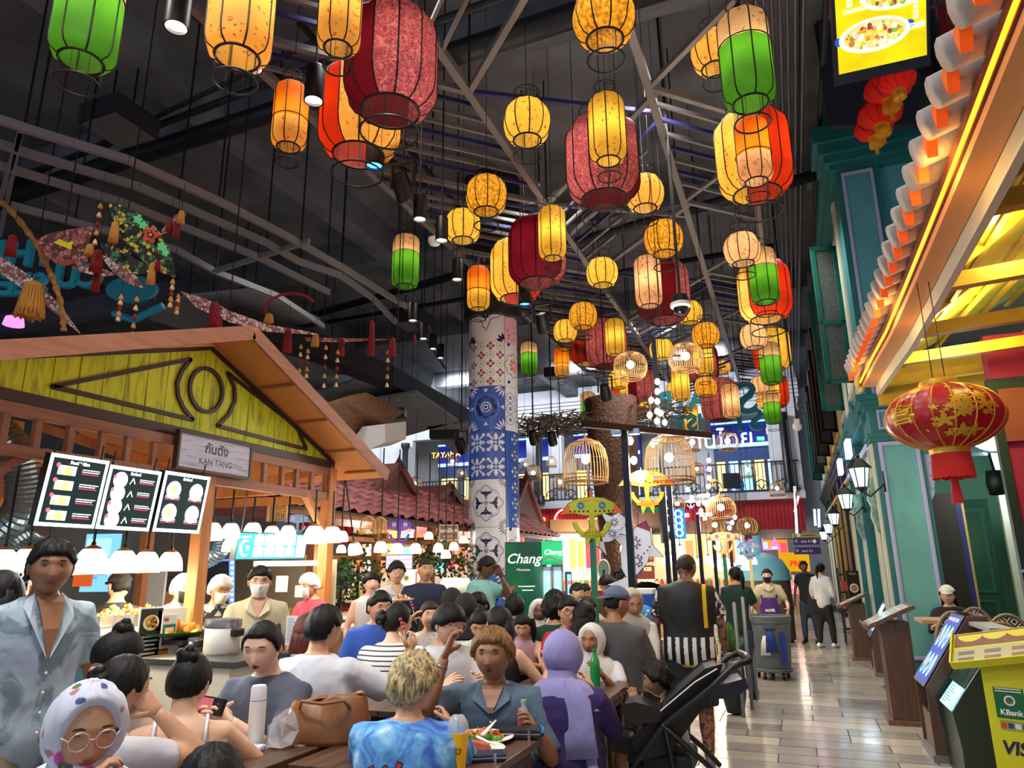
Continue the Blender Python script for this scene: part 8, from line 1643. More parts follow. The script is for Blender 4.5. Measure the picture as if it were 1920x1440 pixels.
def add_head(mb,M,s,sk,lip,brow,near,o):
 nu,nv=(56,46)if near else(32,28);p,T,Ph=head_pts(nu,nv,o.get('fem',0),o.get('wide',1));v=(p*s).reshape(-1,3);fs=grid_faces(nv,nu)
 a,b2=[],[]
 for f in fs:
  c=p.reshape(-1,3)[list(f)].mean(0);w=abs(c[0])/.023;zz=(c[2]+.053)/(.0085 if w<1 else .001)
  (b2 if c[1]>.05 and w*w+zz*zz<1 else a).append(f)
 base=len(mb.v);mb.add([tuple(q)for q in v],a,sk,M);mb.f+=[tuple(base+j for j in f)for f in b2];mb.m+=[mb.mi(lip)]*len(b2)
 for sx in(-1,1):
  mb.sphere((sx*.082*s*o.get('wide',1),-.008*s,.0),(.009*s,.018*s,.031*s),sk,8,6,M)
  if o.get('face',1):
   e=Vector((sx*.032,.0695,.017))*s;mb.sphere(e,.0125*s,EYW,10,8,M)
   if not o.get('shut'):mb.sphere(e+Vector((0,.0082*s,-.001*s)),.0056*s,IRIS,8,6,M)
   mb.lathe([(.0135*s*sin(q),.0135*s*cos(q))for q in[pi*.5*i/4 for i in range(5)]],10,sk,M=M@Matrix.Translation(e)@Matrix.Rotation(-.1 if o.get('shut')is None else-1.15,4,'X'))
   mb.tube([e+Vector((q*.014,.0125-.004*q*q,.0012+.002*(1-q*q)))*s for q in(-1,-.5,0,.5,1)],.0012*s,4,brow,M=M)
   mb.tube([(sx*q*s,(.0885-.9*abs(q)**1.7)*s,(.036+.004*sin((q-.014)/.034*3))*s)for q in(.014,.022,.032,.042,.05)],[.0015*s,.0038*s,.004*s,.0032*s,.001*s],5,brow,M=M,flat=.8)
 if o.get('mouth'):mb.sphere((0,.0925*s,-.054*s),(.011*s,.005*s,.006*s),LIPD,10,6,M)
def shell(M,s,off,keep,m,near,noise=0,nf=9,wide=1,seed=0,zs=0):
 """cap that follows the skull: stands off it by `off` where keep>0, sinks under the skin elsewhere"""
 nu,nv=(64,44)if near else(36,26);p,T,Ph=head_pts(nu,nv,0,wide);p=p.copy();n=np.linalg.norm(p,axis=-1,keepdims=True)
 T2,P2=T,Ph;nz=noise*(np.sin(nf*Ph+3*np.sin(2.5*T+seed))*.5+.5*np.sin(2.3*nf*Ph+9*T+seed)+.6*np.sin(7*T+5*Ph)*(zs>0))
 k=keep(p[...,0],p[...,1],p[...,2],np.degrees(np.abs(Ph)));fr=sst(np.cos(Ph),.2,.8)*np.exp(-((p[...,2]+.01)/.05)**2)*.02
 r=(n[...,0]-fr)*1.0;q=p/n*((r+(off+nz))*k+(r*.86)*(1-k))[...,None];mb=MB();mb.add([tuple(a)for a in(q*s).reshape(-1,3)],grid_faces(nv,nu),m,M);return mb
def hairline(front=.055,side=-.01,back=-.08):
 xs,zs_=(0,38,58,74,92,112,180),(front,front-.003,front-.03,side,side+.012,-.05,back)
 return lambda x,y,z,a:sst(z,np.interp(a,xs,zs_)-.006,np.interp(a,xs,zs_)+.009)
def ik(a,t,l1,l2,pole):
 d=t-a;L=min(d.length,(l1+l2)*.985);d.normalize();x=(l1*l1-l2*l2+L*L)/(2*L);h=sqrt(max(l1*l1-x*x,0));p=pole-d*pole.dot(d);p.normalize();return a+d*x+p*h,a+d*L
def hand(mb,w,f,n,s,sk,side,curl=.5):
 f=f.normalized();n=(n-f*n.dot(f)).normalized();r=f.cross(n)*side
 mb.tube([w-f*.02*s,w+f*.02*s,w+f*.06*s,w+f*.088*s],[(.024*s,.017*s),(.034*s,.016*s),(.041*s,.014*s),(.036*s,.011*s)],10,sk,up=n)
 for k,L in enumerate((.066,.076,.071,.056)):
  b=w+f*(.082-.003*abs(k-1.3))*s+r*(.028-.0185*k)*s;pts=[b-f*.012*s];a=.12;p=b
  for q in(.45,.3,.25):
   pts.append(p);p=p+(f*cos(a)+n*sin(a))*L*q*s;a+=curl
  pts.append(p);mb.tube(pts,[.009*s,.0092*s,.0085*s,.0078*s,.0058*s],6,sk)
 b=w+f*.02*s+r*.03*s;q=(r*.75+f*.75+n*.35).normalized();mb.tube([b-q*.01*s,b+q*.035*s,b+q*.06*s+n*.01*s*curl,b+q*.07*s+f*.012*s+n*.018*s*curl],[.013*s,.0115*s,.01*s,.007*s],6,sk)
 return w+f*.075*s+n*.03*s
JOBS=[]
def remesh(mb,name,parent,vox,m,sm=4,extra=None,fold=0):
 o=mb.build(name,m);r=o.modifiers.new('r','REMESH');r.mode='VOXEL';r.voxel_size=vox;q=o.modifiers.new('s','SMOOTH');q.iterations=sm;q.factor=.6
 if fold:
  tx=bpy.data.textures.get('folds')or bpy.data.textures.new('folds','CLOUDS');tx.noise_scale=.11;dm=o.modifiers.new('d','DISPLACE');dm.texture=tx;dm.strength=fold;dm.mid_level=.5;dm.texture_coords='LOCAL'
 JOBS.append((o,parent,m,extra));return o
SKN=[skin((222,176,146)),skin((200,150,116)),skin((160,112,80)),skin((112,76,56)),skin((232,190,166))]
LIP=[mat((176,92,88),.4),mat((160,84,76),.4),mat((130,70,62),.4),mat((96,54,48),.4),mat((186,70,74),.35)]
HB=hairm((24,20,20),(5,4,5));HBL=hairm((212,190,140),(92,76,54),.5);HBR=hairm((150,108,62),(78,52,32));HRD=hairm((96,38,28),(50,18,16));HDB=hairm((60,42,34),(24,16,14))
TORSO=((-.2,.1,.08),(-.09,.155,.105),(.05,.168,.118),(.25,.15,.108),(.45,.15,.11),(.65,.163,.116),(.82,.176,.11),(.93,.165,.094),(1.0,.12,.078),(1.06,.072,.06))
NP=0
def person(px,py,d,phi,label,top,bot=None,pose='sit',s=1,g=1.0,sk=1,hair='short',hm=None,hphi=None,pitch=0,roll=0,lean=.06,L='t',Rr='t',sleeve=.62,cat='person',curl=.5,low=-.16,ret=False,legs=1,**o):
 near=d<4.4;H=P(px,py,d);fx=Vector((-H.x,-H.y,0)).normalized();fc=Matrix.Rotation(R(phi),3,'Z')@fx
 stand=pose!='sit'
 if stand:s=s*H.z/1.7
 r=empty('person',(H.x,H.y,0),label,cat,rz=atan2(fc.y,fc.x)-pi/2);zt_=H.z;SK,LP=SKN[sk],LIP[sk];hm=hm or HB
 Pv=Vector((0,-lean,.52*zt_ if stand else .52));S_=Vector((0,-.035*s-lean*.12,zt_-.272*s));ax=S_-Pv;hd=Vector((0,.0,zt_-.12*s))
 hy=0 if hphi is None else R(hphi-phi);Mh=Matrix.Translation(hd-Vector((0,0,.05*s)))@Matrix.Rotation(hy,4,'Z')@Matrix.Rotation(-R(pitch),4,'X')@Matrix.Rotation(R(roll),4,'Y')@Matrix.Translation((0,.01*s,.05*s))
 def ring(mb,inf,t0=-9,t1=9,m=None):
  mb.tube([Pv+ax*t for t,a,b in TORSO if t0<=t<=t1],[((a*s*(g if t<.7 else .5+.5*g)+inf),(b*s*g+inf))for t,a,b in TORSO if t0<=t<=t1],20,m,up=(0,1,.0))
 body=MB();ring(body,0,m=SK);body.tube([S_+ax*.0-Vector((0,0,.02*s)),S_+Vector((0,.012,.05))*s,hd+Vector((0,-.015,-.05))*s],[.07*s,.054*s,.052*s],14,SK)
 top_mb=MB();ring(top_mb,.014*s,low-.04,1.07)
 fine=MB();out={};limbs=[]
 for sd,arm in((-1,L),(1,Rr)):
  J=S_+Vector((sd*.158*s*(.5+.5*g),0,-.045*s));tg={'t':(.13,.33,None),'d':(.245*(.6+.4*g),.04,None),'m':(.05,.19,-.2*s),'f':(.12,.26,-.5*s),'l':(.08,.22,None)}.get(arm,arm)if isinstance(arm,str)else arm
  z=tg[2];z=(.83 if arm=='t' else(max(.64,S_.z-.56*s)if arm=='l' else S_.z-.55*s))if z is None else zt_+z
  W=Vector((sd*tg[0]*(s if isinstance(arm,str)else 1),tg[1],z));el,W=ik(J,W,.29*s,.25*s,Vector((sd*.6,-.4,-1))if len(tg)<4 else Vector(tg[3]))
  body.tube([J-Vector((sd*.05*s,0,0)),J,J.lerp(el,.5),el],[.05*s,.052*s,.046*s*(.5+.5*g),.038*s],10,SK);body.tube([el,el.lerp(W,.35),W],[.038*s,.04*s*(.5+.5*g),.026*s],10,SK)
  if sleeve>0:
   e=J.lerp(el,min(sleeve,1));top_mb.tube([J-Vector((sd*.06*s,0,0)),J,J.lerp(e,.5),e],[.062*s,.066*s*(.6+.4*g),.064*s*(.6+.4*g),.062*s*(.6+.4*g)if sleeve<=1 else .05*s],12)
   if sleeve>1:e2=el.lerp(W,sleeve-1);top_mb.tube([el,el.lerp(e2,.5),e2],[.05*s,.046*s,.04*s],10)
  f=(W-el).normalized();out[sd]=hand(fine,W,f,Vector((-sd,.1,-.35)),s,SK,sd*-1 if False else sd,curl);out[(sd,'w')]=(W.copy(),f.copy(),el.copy())
 bm_=MB()
 for sd in(-1,1):
  hp=Pv+Vector((sd*.085*s,0,-.03*s))
  if stand:
   st_=o.get('step',.0)*sd;kn=Vector((sd*.095*s,Pv.y+.03+st_*.6,.27*zt_));an=Vector((sd*.1*s,Pv.y-.01+st_,.05*s))
  else:kn=Vector((sd*.11*s,Pv.y+.42*s,.5));an=Vector((sd*.11*s,Pv.y+.4*s,.06))
  tr,kr,ar=.088*s*g,.056*s*(.5+.5*g),.036*s
  body.tube([hp,hp.lerp(kn,.5),kn],[tr,tr*.88,kr],12,SK);body.tube([kn,kn.lerp(an,.3),an],[kr,kr*1.02,ar],10,SK)
  if bot:
   bl=bot[1];c1=hp.lerp(kn,min(1,bl));bm_.tube([hp,hp.lerp(c1,.5),c1],[tr+.014,tr*.9+.016,(kr if bl>=1 else tr*.85)+.018],12)
   if bl>1:c2=kn.lerp(an,bl-1);bm_.tube([kn,c2],[kr+.018,ar+.022],10)
  sh=MB();a=Vector((an.x,an.y,.0));sh.tube([a+Vector((0,-.07*s,.045)),a+Vector((0,-.02*s,.06)),a+Vector((0,.08*s,.042)),a+Vector((0,.16*s,.026)),a+Vector((0,.185*s,.022))],[(.03*s,.035),(.04*s,.05),(.044*s,.036),(.036*s,.024),(.014*s,.014)],10,o.get('shoe',BLACK),up=(0,0,1));sh.build('shoe',parent=r,smooth=True)
 add_head(fine,Mh,s,SK,LP,o.get('brow',mat((28,22,20),.7)),near or d<6,o)
 vx=.0125 if near else .02 if d<8 else .028
 remesh(body,'body',r,vx,SK,4,fine)
 if top:remesh(top_mb,'shirt',r,vx*1.1,top,3,fold=.018 if near else .012)
 if bot:
  bm_.tube([Pv+ax*t for t,a,b in TORSO[:3]],[((a*s*g+.006),(b*s*g+.006))for t,a,b in TORSO[:3]],18,up=(0,1,0));remesh(bm_,'trousers' if bot[1]>1 else 'shorts',r,vx*1.2,bot[0],3,fold=.012)
 def put(mb,nm,m=None):return mb.build(nm,m,r,smooth=True)
 wd_=o.get('wide',1);fr_=o.get('fringe',.055)
 if hair in('short','bowl','bun','long','tail','curly','blond','wavy','crop','pig'):
  off,nz,nf={'short':(.017,.0045,11),'bowl':(.024,.002,15),'bun':(.011,.0015,17),'long':(.016,.0015,13),'tail':(.012,.0015,15),'curly':(.034,.013,9),'blond':(.026,.008,12),'wavy':(.026,.005,7),'crop':(.005,.001,20),'pig':(.012,.001,14)}[hair]
  if hair=='bowl':fr_=.038
  put(shell(Mh,s,off,hairline(fr_,{'short':.012,'crop':.02,'bowl':-.005,'blond':.0}.get(hair,-.012),{'crop':-.035,'short':-.058,'bowl':-.06,'bun':-.07}.get(hair,-.08)),hm,near,nz,nf,wd_,px,1 if hair in('curly','blond')else 0),'hair')
 mb=MB()
 if hair=='bun':mb.sphere(Mh@(Vector(o.get('bun',(0,-.1,.055)))*s),(.048*s,.042*s,.042*s),hm,14,10);[mb.sphere(Mh@((Vector(o.get('bun',(0,-.1,.055)))+Vector((.03*cos(k*1.3),-.012,.03*sin(k*1.3))))*s),.024*s,hm,8,6)for k in range(5)];put(mb,'hair_bun')
 if hair=='long':
  Ln=o.get('hl',.3)*s;b0=Mh@(Vector((0,-.045,.03))*s);dz=Vector((0,-.02,-1));mb.tube([b0,b0+Vector((0,-.02,-.09))*s,b0+Vector((0,-.045,-.2))*s,b0+dz*(.1*s+Ln)+Vector((0,-.04,0)),b0+dz*(.16*s+Ln)+Vector((0,-.035,0))],[(.08*s,.06*s),(.088*s,.055*s),(.098*s,.04*s),(.08*s,.026*s),(.03*s,.012*s)],20,hm,up=(0,1,0));put(mb,'long_hair')
 if hair in('tail','pig'):
  for sd in((0,)if hair=='tail' else(-1,1)):
   b0=Mh@(Vector((sd*.07,-.1 if not sd else-.03,.04))*s);o2=Matrix.Rotation(hy,3,'Z')@Vector((sd*.5,-1 if not sd else-.2,0));mb=MB();mb.tube([b0,b0+o2*.05*s+Vector((0,0,.01)),b0+o2*.08*s-Vector((0,0,.09*s)),b0+o2*.07*s-Vector((0,0,.24*s))],[.018*s,.03*s,.03*s,.008*s],10,hm);put(mb,'ponytail')
 hc=o.get('cover')
 if hc:
  if hc[0]=='scarf':
   kp=lambda x,y,z,a:1-sst(1-((x/.062)**2+((z-.0)/.088)**2),-.12,.1)*(y>0)
   put(shell(Mh,s,.02,kp,hc[1],near,.003,5,1.05,px),'headscarf');mb=MB();c0=Mh@(Vector((0,-.012,-.06))*s)
   mb.tube([c0,c0-Vector((0,0,.05*s)),(c0+S_)/2+Vector((0,.02,-.02*s)),S_+Vector((0,.02,-.02*s)),S_+Vector((0,.01,-.1*s))],[(.07*s,.086*s),(.08*s,.088*s),(.12*s,.115*s),(.185*s,.135*s),(.215*s,.142*s)],24,hc[1],cap=False,up=(0,1,0));put(mb,'scarf_drape')
  elif hc[0]=='cap':
   put(shell(Mh,s,.021,lambda x,y,z,a:sst(z,.03,.045),hc[1],near,0),'cap_crown');mb=MB();sg=-1 if len(hc)>2 else 1;M2=Mh@Matrix.Translation((0,sg*.075*s,.045*s))@Matrix.Rotation(-.25*sg,4,'X');mb.lathe([(0,.004),(.07*s,0),(.068*s,-.006),(0,-.004)],20,hc[1],M=M2@Matrix.Scale(1.25,4,(0,1,0)));put(mb,'brim')
  elif hc[0]=='net':put(shell(Mh,s,.025,hairline(.05,.0,-.05),hc[1],near,.004,16,1,px),'hair_net')
 if o.get('mask'):put(shell(Mh,s,.022,lambda x,y,z,a:sst(z,-.1,-.092)*(1-sst(z,.004,.012))*(1-sst(a,52,60)),mat(o['mask'],.7),near),'face_mask')
 if o.get('glasses'):
  mb=MB();gm=mat(o['glasses'],.3,.5)
  for sx in(-1,1):mb.ring((0,0,0),.024*s,.0022*s,gm,20,5,M=Mh@Matrix.Translation((sx*.032*s,.101*s,.012*s))@Matrix.Rotation(pi/2,4,'X'));mb.tube([(sx*.056*s,.1*s,.016*s),(sx*.08*s,.05*s,.016*s),(sx*.085*s,-.01*s,.01*s)],.002*s,5,gm,M=Mh)
  mb.tube([(-.009*s,.104*s,.016*s),(.009*s,.104*s,.016*s)],.002*s,5,gm,M=Mh);put(mb,'glasses')
 if o.get('apron'):
  mb=MB();n=9;vs=[]
  for i in range(7):
   t=.62-.13*i
   for j in range(n):a=(j/(n-1)-.5)*(1.5 if i<2 else 2.3);q=Pv+ax*t;vs.append(q+Vector((sin(a)*.185*s*g,cos(a)*.15*s*g+.0,0)))
  mb.add(vs,[(i*n+j,i*n+j+1,(i+1)*n+j+1,(i+1)*n+j)for i in range(6)for j in range(n-1)],o['apron']);mb.bar(vs[0],S_+Vector((-.08*s,.0,.03)),.03,.01,o.get('strap',o['apron']));mb.bar(vs[n-1],S_+Vector((.08*s,.0,.03)),.03,.01,o.get('strap',o['apron']));ap=put(mb,'apron')
  if o.get('atext'):A=Art();A.text(o['atext'],0,0,.07,WHITE,bold=.003);q=Pv+ax*.25;A.build('apron_print',parent=ap,M=frame(q+Vector((0,.158*s*g,0)),(-1,0,0),(0,0,1)))
 if o.get('open'):
  gy=lambda t,k=1.0:Pv.lerp(S_,t)+Vector((0,(np.interp(t,[.7,.82,.93,1.0,1.06],[.115,.11,.094,.078,.06])*s*(g if t<.9 else .5+.5*g)+.03*s)*k,0));V=o['open'];D_=o.get('depth',.74)
  mb=MB();a,b_=gy(1.05),gy(D_);rw_=[(gy(t),.055*s*((t-D_)/(1.07-D_))**.8)for t in(1.07,1.02,.96,.9,.82,D_+.01)if t>D_];mb.add([c+Vector((sd*w_,-.25*w_*(c is rw_[0][0]),0))for c,w_ in rw_ for sd in(-1,0,1)],[f for i in range(len(rw_)-1)for f in((3*i,3*i+1,3*i+4,3*i+3),(3*i+1,3*i+2,3*i+5,3*i+4))],SK);mb.build('neck_opening',parent=r)
  mb=MB()
  for sd in(-1,1):mb.add([a+Vector((sd*.05*s,-.04*s,.025*s)),a+Vector((sd*.1*s,-.035*s,-.02*s)),gy(.9)+Vector((sd*.085*s,.004,0)),gy(D_)+Vector((sd*.006,.006,0))],[(0,1,2,3),(3,2,1,0)],V)
  mb.build('collar',parent=r);mb=MB();[mb.sphere(gy(D_-.1-.14*k)+Vector((0,.006,0)),.006*s,WHITE,6,4)for k in range(4)];mb.build('buttons',parent=r)
 rw=Matrix.Translation(r.location)@Matrix.Rotation(r.rotation_euler.z,4,'Z')
 out.update(M=rw,s=s,r=r,S=S_,Pv=Pv,ax=ax,hd=hd,Mh=Mh);return out
def held(o_,M=None):return o_
def finish_people():
 dg=bpy.context.evaluated_depsgraph_get();dg.update()
 for o,parent,m,extra in JOBS:
  me=bpy.data.meshes.new_from_object(o.evaluated_get(dg));old=o.data
  if extra is not None:
   n=len(me.vertices);co=np.empty(n*3,'f');me.vertices.foreach_get('co',co);mb=MB();mb.v=[tuple(q)for q in co.reshape(-1,3)];mb.f=[tuple(p.vertices)for p in me.polygons];mb.slots=[m];mb.m=[0]*len(mb.f)
   b=len(mb.v);mb.v+=extra.v;mb.f+=[tuple(b+j for j in f)for f in extra.f];mb.m+=[mb.mi(extra.slots[q])for q in extra.m];x=mb.build('x',smooth=True);bpy.data.meshes.remove(me);me=x.data;bpy.data.objects.remove(x)
  else:me.polygons.foreach_set('use_smooth',[True]*len(me.polygons))
  o.modifiers.clear();me.name=o.name.split('.')[0];o.data=me;bpy.data.meshes.remove(old);o.parent=parent
K_=(40,40,44);BLK=cloth((26,26,30),.7);WT=cloth((214,216,224),.93,fold=.6);DNM=cloth((46,60,84));BGE=cloth((196,184,150),.92);NVY=cloth((30,40,70));KHK=cloth((156,142,108),.85);PUR=mat((84,40,130),.6);BKT=(cloth((24,24,28)),1.95)
TD=NT('tie_dye',.85);TD.bump(TD.noise(5,3),.5,.03);TDM=TD.color(TD.ramp(TD.noise(7,6,None,.62,1.2),[(.3,(40,66,150)),(.45,(70,120,200)),(.58,(110,180,230)),(.72,(214,230,245))]))
JS=NT('jersey',.6);_x=JS.sep();_w=JS.math('ADD',JS.math('FRACT',JS.math('MULTIPLY',_x[0],15)),JS.math('MULTIPLY',JS.noise(30,3),.3));_b=JS.ramp(_w,[(0,(14,14,16)),(.66,(226,226,226))],'CONSTANT');_z=JS.ramp(_x[2],[(0,(0,0,0)),(.84,(255,230,0)),(.855,(255,255,255)),(1.0,(0,0,0))],'CONSTANT')
_m1=JS.math('MULTIPLY',JS.math('GREATER_THAN',_x[2],.79),JS.math('LESS_THAN',_x[2],1.0));_c=JS.mix(_m1,(18,18,20),_b);_y=JS.math('MULTIPLY',JS.math('GREATER_THAN',_x[2],.6),JS.math('LESS_THAN',_x[2],.79));_c=JS.mix(_y,_c,(220,190,20))
_s=JS.math('MULTIPLY',JS.math('MULTIPLY',JS.math('GREATER_THAN',_x[0],.135),JS.math('LESS_THAN',_x[0],.165)),JS.math('GREATER_THAN',_x[2],1.07));_c=JS.mix(_s,_c,(224,196,20));_s2=JS.math('MULTIPLY',JS.math('GREATER_THAN',JS.math('ABSOLUTE',_x[0]),.235),JS.math('GREATER_THAN',JS.noise(26,2),.5));JSM=JS.color(JS.mix(_s2,_c,(222,222,222)))
TAT=NT('tattooed_skin',.5);TATM=TAT.color(TAT.ramp(TAT.noise(22,4,None,.6,1),[(.42,(62,50,50)),(.52,(150,100,78))]));SKN.append(TATM);LIP.append(LIP[2])
PRT=cloth((176,192,208),.92,patch=(120,142,148),pscale=5,seed=3)
FLH=floral((214,220,238),((206,90,170),(90,110,60),(190,120,130),(70,80,130)),9,.26);CAM_=floral((222,222,230),((50,60,130),(170,60,60)),38,.2,fold=.9)
STR=hstripe((60,58,62),(222,220,216),34,.3);STB=hstripe((222,222,222),(22,22,24),22,.4);SCF=cloth((224,222,216),.92,fold=.7);LVH=cloth((150,146,200),.9,fold=.8);GRY=cloth((92,98,116),.85)
pp=person
m1=pp(103,1013,3.15,20,'man in pale blue-grey patterned open-collar shirt and khaki shorts, walking past the pendants',PRT,(KHK,.95),'stand',g=1.08,sk=2,hphi=5,pitch=4,open=cloth((190,204,216)),depth=.6,L='d',Rr='d',step=.12,low=-.25,sleeve=.75)
pp(8,1072,3.1,165,'woman with long black hair, black top and patterned skirt at the left edge',BLK,(floral((200,196,196),((20,20,24),(40,36,40)),14,.3),1.5),'stand',hair='long',L='d',Rr='d',sk=1,hl=.2,fem=1)
pp(168,1276,2.05,12,'woman in white floral headscarf and clear glasses with her hand at her mouth',FLH,BKT,s=1.02,sk=1,hair='',cover=('scarf',FLH),pitch=14,glasses=(226,200,190),L='l',Rr=(.04,.17,-.27,(1,.2,-1)),sleeve=1.9,shut=1,fem=1,curl=.8)
pp(228,1228,2.62,118,'dark haired person in a pale tee seen side-on, wearing a plastic glove',cloth((204,200,206)),BKT,s=.98,sk=1,hair='bun',bun=(0,-.09,.03),pitch=6,Rr=(.1,.1,-.2),L='l',fem=1)
pp(207,1172,3.15,150,'woman with a black bun bending her head behind the person in the pale tee',cloth((214,208,200)),BKT,s=1,sk=0,hair='bun',bun=(0,-.05,.1),hphi=100,pitch=35,Rr='t',L='t',fem=1,fringe=.06)
c=pp(356,1225,3.15,176,'woman in a white floral strap top seen from behind, hair in a bun',None,BKT,s=1.02,g=1.04,sk=0,hair='bun',bun=(0,-.045,.1),pitch=10,hphi=150,Rr=(.42,.3,-.46),L='t',fem=1)
mb=MB();mb.tube([c['Pv']+c['ax']*t for t in(-.15,.05,.25,.45,.66,.84)],[((a*1.06+.014),(b*1.06+.014))for a,b in((.14,.1),(.168,.118),(.152,.108),(.155,.112),(.165,.118),(.172,.118))],28,CAM_,cap=False,up=(0,1,0));cam_top=mb.build('camisole',parent=c['r'],smooth=True)
for sd in(-1,1):mb=MB();q=c['S'];mb.tube([c['Pv']+c['ax']*.82+Vector((sd*.1,-.125,0)),q+Vector((sd*.1,-.098,-.01)),q+Vector((sd*.1,-.03,.03)),q+Vector((sd*.1,.08,-.06))],.008,6,CAM_);mb.build('shoulder_strap',parent=c['r'],smooth=True)
pp(400,1402,1.75,180,'top of a black haired head cut by the bottom edge',BLK,BKT,s=.9,hair='short',L='d',Rr='d')
w=pp(500,1160,3.75,-35,'woman in a grey cardigan reading a pink and black phone',GRY,BKT,s=1.12,g=1.1,sk=4,hair='tail',hphi=-22,pitch=18,L=(.05,.3,-.44),Rr=(.06,.3,-.44),shut=1,fem=1,mouth=1,fringe=.07,sleeve=.95,curl=.6,lean=.1)
p=w['M']@((w[-1]+w[1])/2+Vector((0,.03,.045)));o=empty('phone',(0,0,0),'black and pink smartphone held by the woman in the grey cardigan','phone');o.matrix_world=frame(p,w['M'].to_3x3()@Vector((1,0,.1)),w['M'].to_3x3()@Vector((0,-.35,1)));mb=MB();mb.box((0,0,0),(.155,.078,.01),mat((24,24,28),.3));mb.build('case',parent=o,bevel=.004);mb=MB();mb.bb((-.01,-.03,-.008),(.07,.03,-.0055),mat((206,110,130),.4));mb.bb((-.07,-.03,-.011),(-.025,.03,-.005),BLACK);mb.bb((-.01,-.03,.0055),(.07,.03,.008),mat((206,110,130),.4));mb.bb((-.07,-.03,.005),(-.025,.03,.011),BLACK);mb.build('back_print',parent=o)
w=pp(606,1136,4.15,150,'big man in a plain white tee seen from behind, fist raised with a skewer',WT,(cloth((30,34,44)),1.9),s=1.08,g=1.28,sk=1,hair='short',hphi=128,pitch=6,Rr=(.4,.33,-.28,(.6,.2,-1)),L='t',curl=1.1,sleeve=.85)
def skewer(w,lb,sd=1,dx=0):
 p=w['M']@w[sd];o=empty('skewer',p,lb,'skewer');mb=MB();mb.bar((0,0,-.05),(-.06+dx,0,.13),.004,m=mat((220,190,140),.6));mb.build('stick',parent=o);mb=MB();[mb.sphere((-.035-.012*k+dx*.6,0,.075+.024*k),.012,mat((170,60,50),.4),8,6)for k in range(3)];mb.build('sausage_piece',parent=o,smooth=True)
skewer(w,'thin skewer with red sausage pieces in the raised fist of the white shirted man')
w=pp(925,1180,4.0,-6,'young man in a teal-grey open-collar shirt holding a bottle of red soda',cloth((86,108,128),.88,fold=.7),BKT,s=1.14,g=1.3,sk=2,hair='wavy',hm=HBR,hphi=-14,pitch=2,open=cloth((98,120,138)),L=(.24,.24,-.47,(-.4,-.3,-1)),Rr=(.24,.2,-.12,(.4,.3,-1)),mouth=1,wide=1.06,sleeve=.9,curl=.75,fringe=.062)
w0,f0,e0_=w[(-1,'w')];hp_=w['M']@w[-1]
bottle(hp_-Vector((0,0,.12)),.23,.032,'small bottle of red soda held by the young man in the teal shirt',mat((220,225,228),.06,alpha=.4),mat((130,200,150),.4),mat((226,80,100),.4),mat((214,20,50),.15,alpha=.92),'soda_bottle')
mb=MB();mb.tube([w0-f0*.035,w0-f0*.005],[.034,.032],14,BLACK);mb.sphere(w0-f0*.02+Vector((-.02,.02,.015)),(.02,.02,.02),mat((60,130,230),.3,emit=.3),10,8);mb.build('wrist_watch',parent=w['r'],smooth=True)
w0,f0,e0_=w[(1,'w')];mb=MB();mb.tube([w0-f0*.06,w0-f0*.05],[.037,.037],14,CHROME);mb.build('bracelet',parent=w['r'],smooth=True)
b=pp(772,1229,3.1,168,'young man with blond dyed hair and a blue tie-dye tee seen from behind',TDM,(DNM,1.9),s=1.0,g=1.3,sk=1,hair='blond',hm=HBL,hphi=140,pitch=8,L='t',Rr='t',sleeve=.85,wide=1.03)
A=Art();GS=[mat((206,60,40),.6),mat((60,140,60),.6),mat((90,150,220),.6)];A.z=0;OUT=mat((20,20,30),.6)
for k,(x,y,c_)in enumerate(((-.02,.02,0),(-.035,-.07,1),(-.05,-.16,2))):
 A.disc(x,y,.024,OUT,.05,16);A.line([(x-.06,y+.045),(x-.045,y+.01),(x,y+.02),(x+.05,y+.03),(x+.06,y+.06)],.026,OUT);A.up();A.disc(x,y,.019,GS[c_],.045,16);A.line([(x-.06,y+.042),(x-.045,y+.01),(x,y+.02),(x+.05,y+.03),(x+.058,y+.055)],.017,GS[c_]);A.up()
q=b['Pv']+b['ax']*.55;A.build('shirt_print',parent=b['r'],M=frame(q+Vector((-.03,-.172,0)),(1,0,0),(0,.1,1)))
p13=pp(1052,1184,4.1,172,'woman in deep purple with a lavender headscarf trailing down her back',cloth((52,34,98),.85),(cloth((52,34,98)),1.95),s=1.1,g=1.12,hair='',cover=('scarf',LVH),hphi=160,pitch=6,sleeve=1.95,L='t',Rr='t',face=0)
mb=MB();q=p13['S'];mb.tube([q+Vector((.05,-.09,.06)),q+Vector((.1,-.135,-.05)),q+Vector((.11,-.15,-.2)),q+Vector((.12,-.16,-.32))],[(.03,.02),(.075,.02),(.085,.014),(.09,.008)],14,LVH,up=(0,1,0));mb.tube([q+Vector((.14,-.13,-.2)),q+Vector((.2,-.15,-.5)),q+Vector((.24,-.12,-.8))],[(.03,.01),(.03,.008),(.05,.004)],10,LVH,up=(0,1,0));mb.build('scarf_tail',parent=p13['r'],smooth=True)
pp(1110,1170,5.35,-12,'girl in a white headscarf and white tee resting her arms on the table',WT,BKT,s=1.0,sk=2,hair='',cover=('scarf',SCF),hphi=-20,pitch=4,L='t',Rr='t',mouth=1,fem=1)
pp(1094,1128,5.7,172,'woman with very long straight black hair and a small gold clip',cloth((206,204,204)),BKT,s=1.0,hair='long',hl=.36,L='t',Rr='t',face=0)
w=pp(1235,1243,4.45,-80,'toddler with black curly hair sitting in the stroller holding a stick',cloth((220,216,214)),(DNM,.9),s=.8,sk=2,hair='curly',pitch=12,L=(.1,.17,-.22),Rr=(.06,.2,-.22),sleeve=0,hphi=-95)
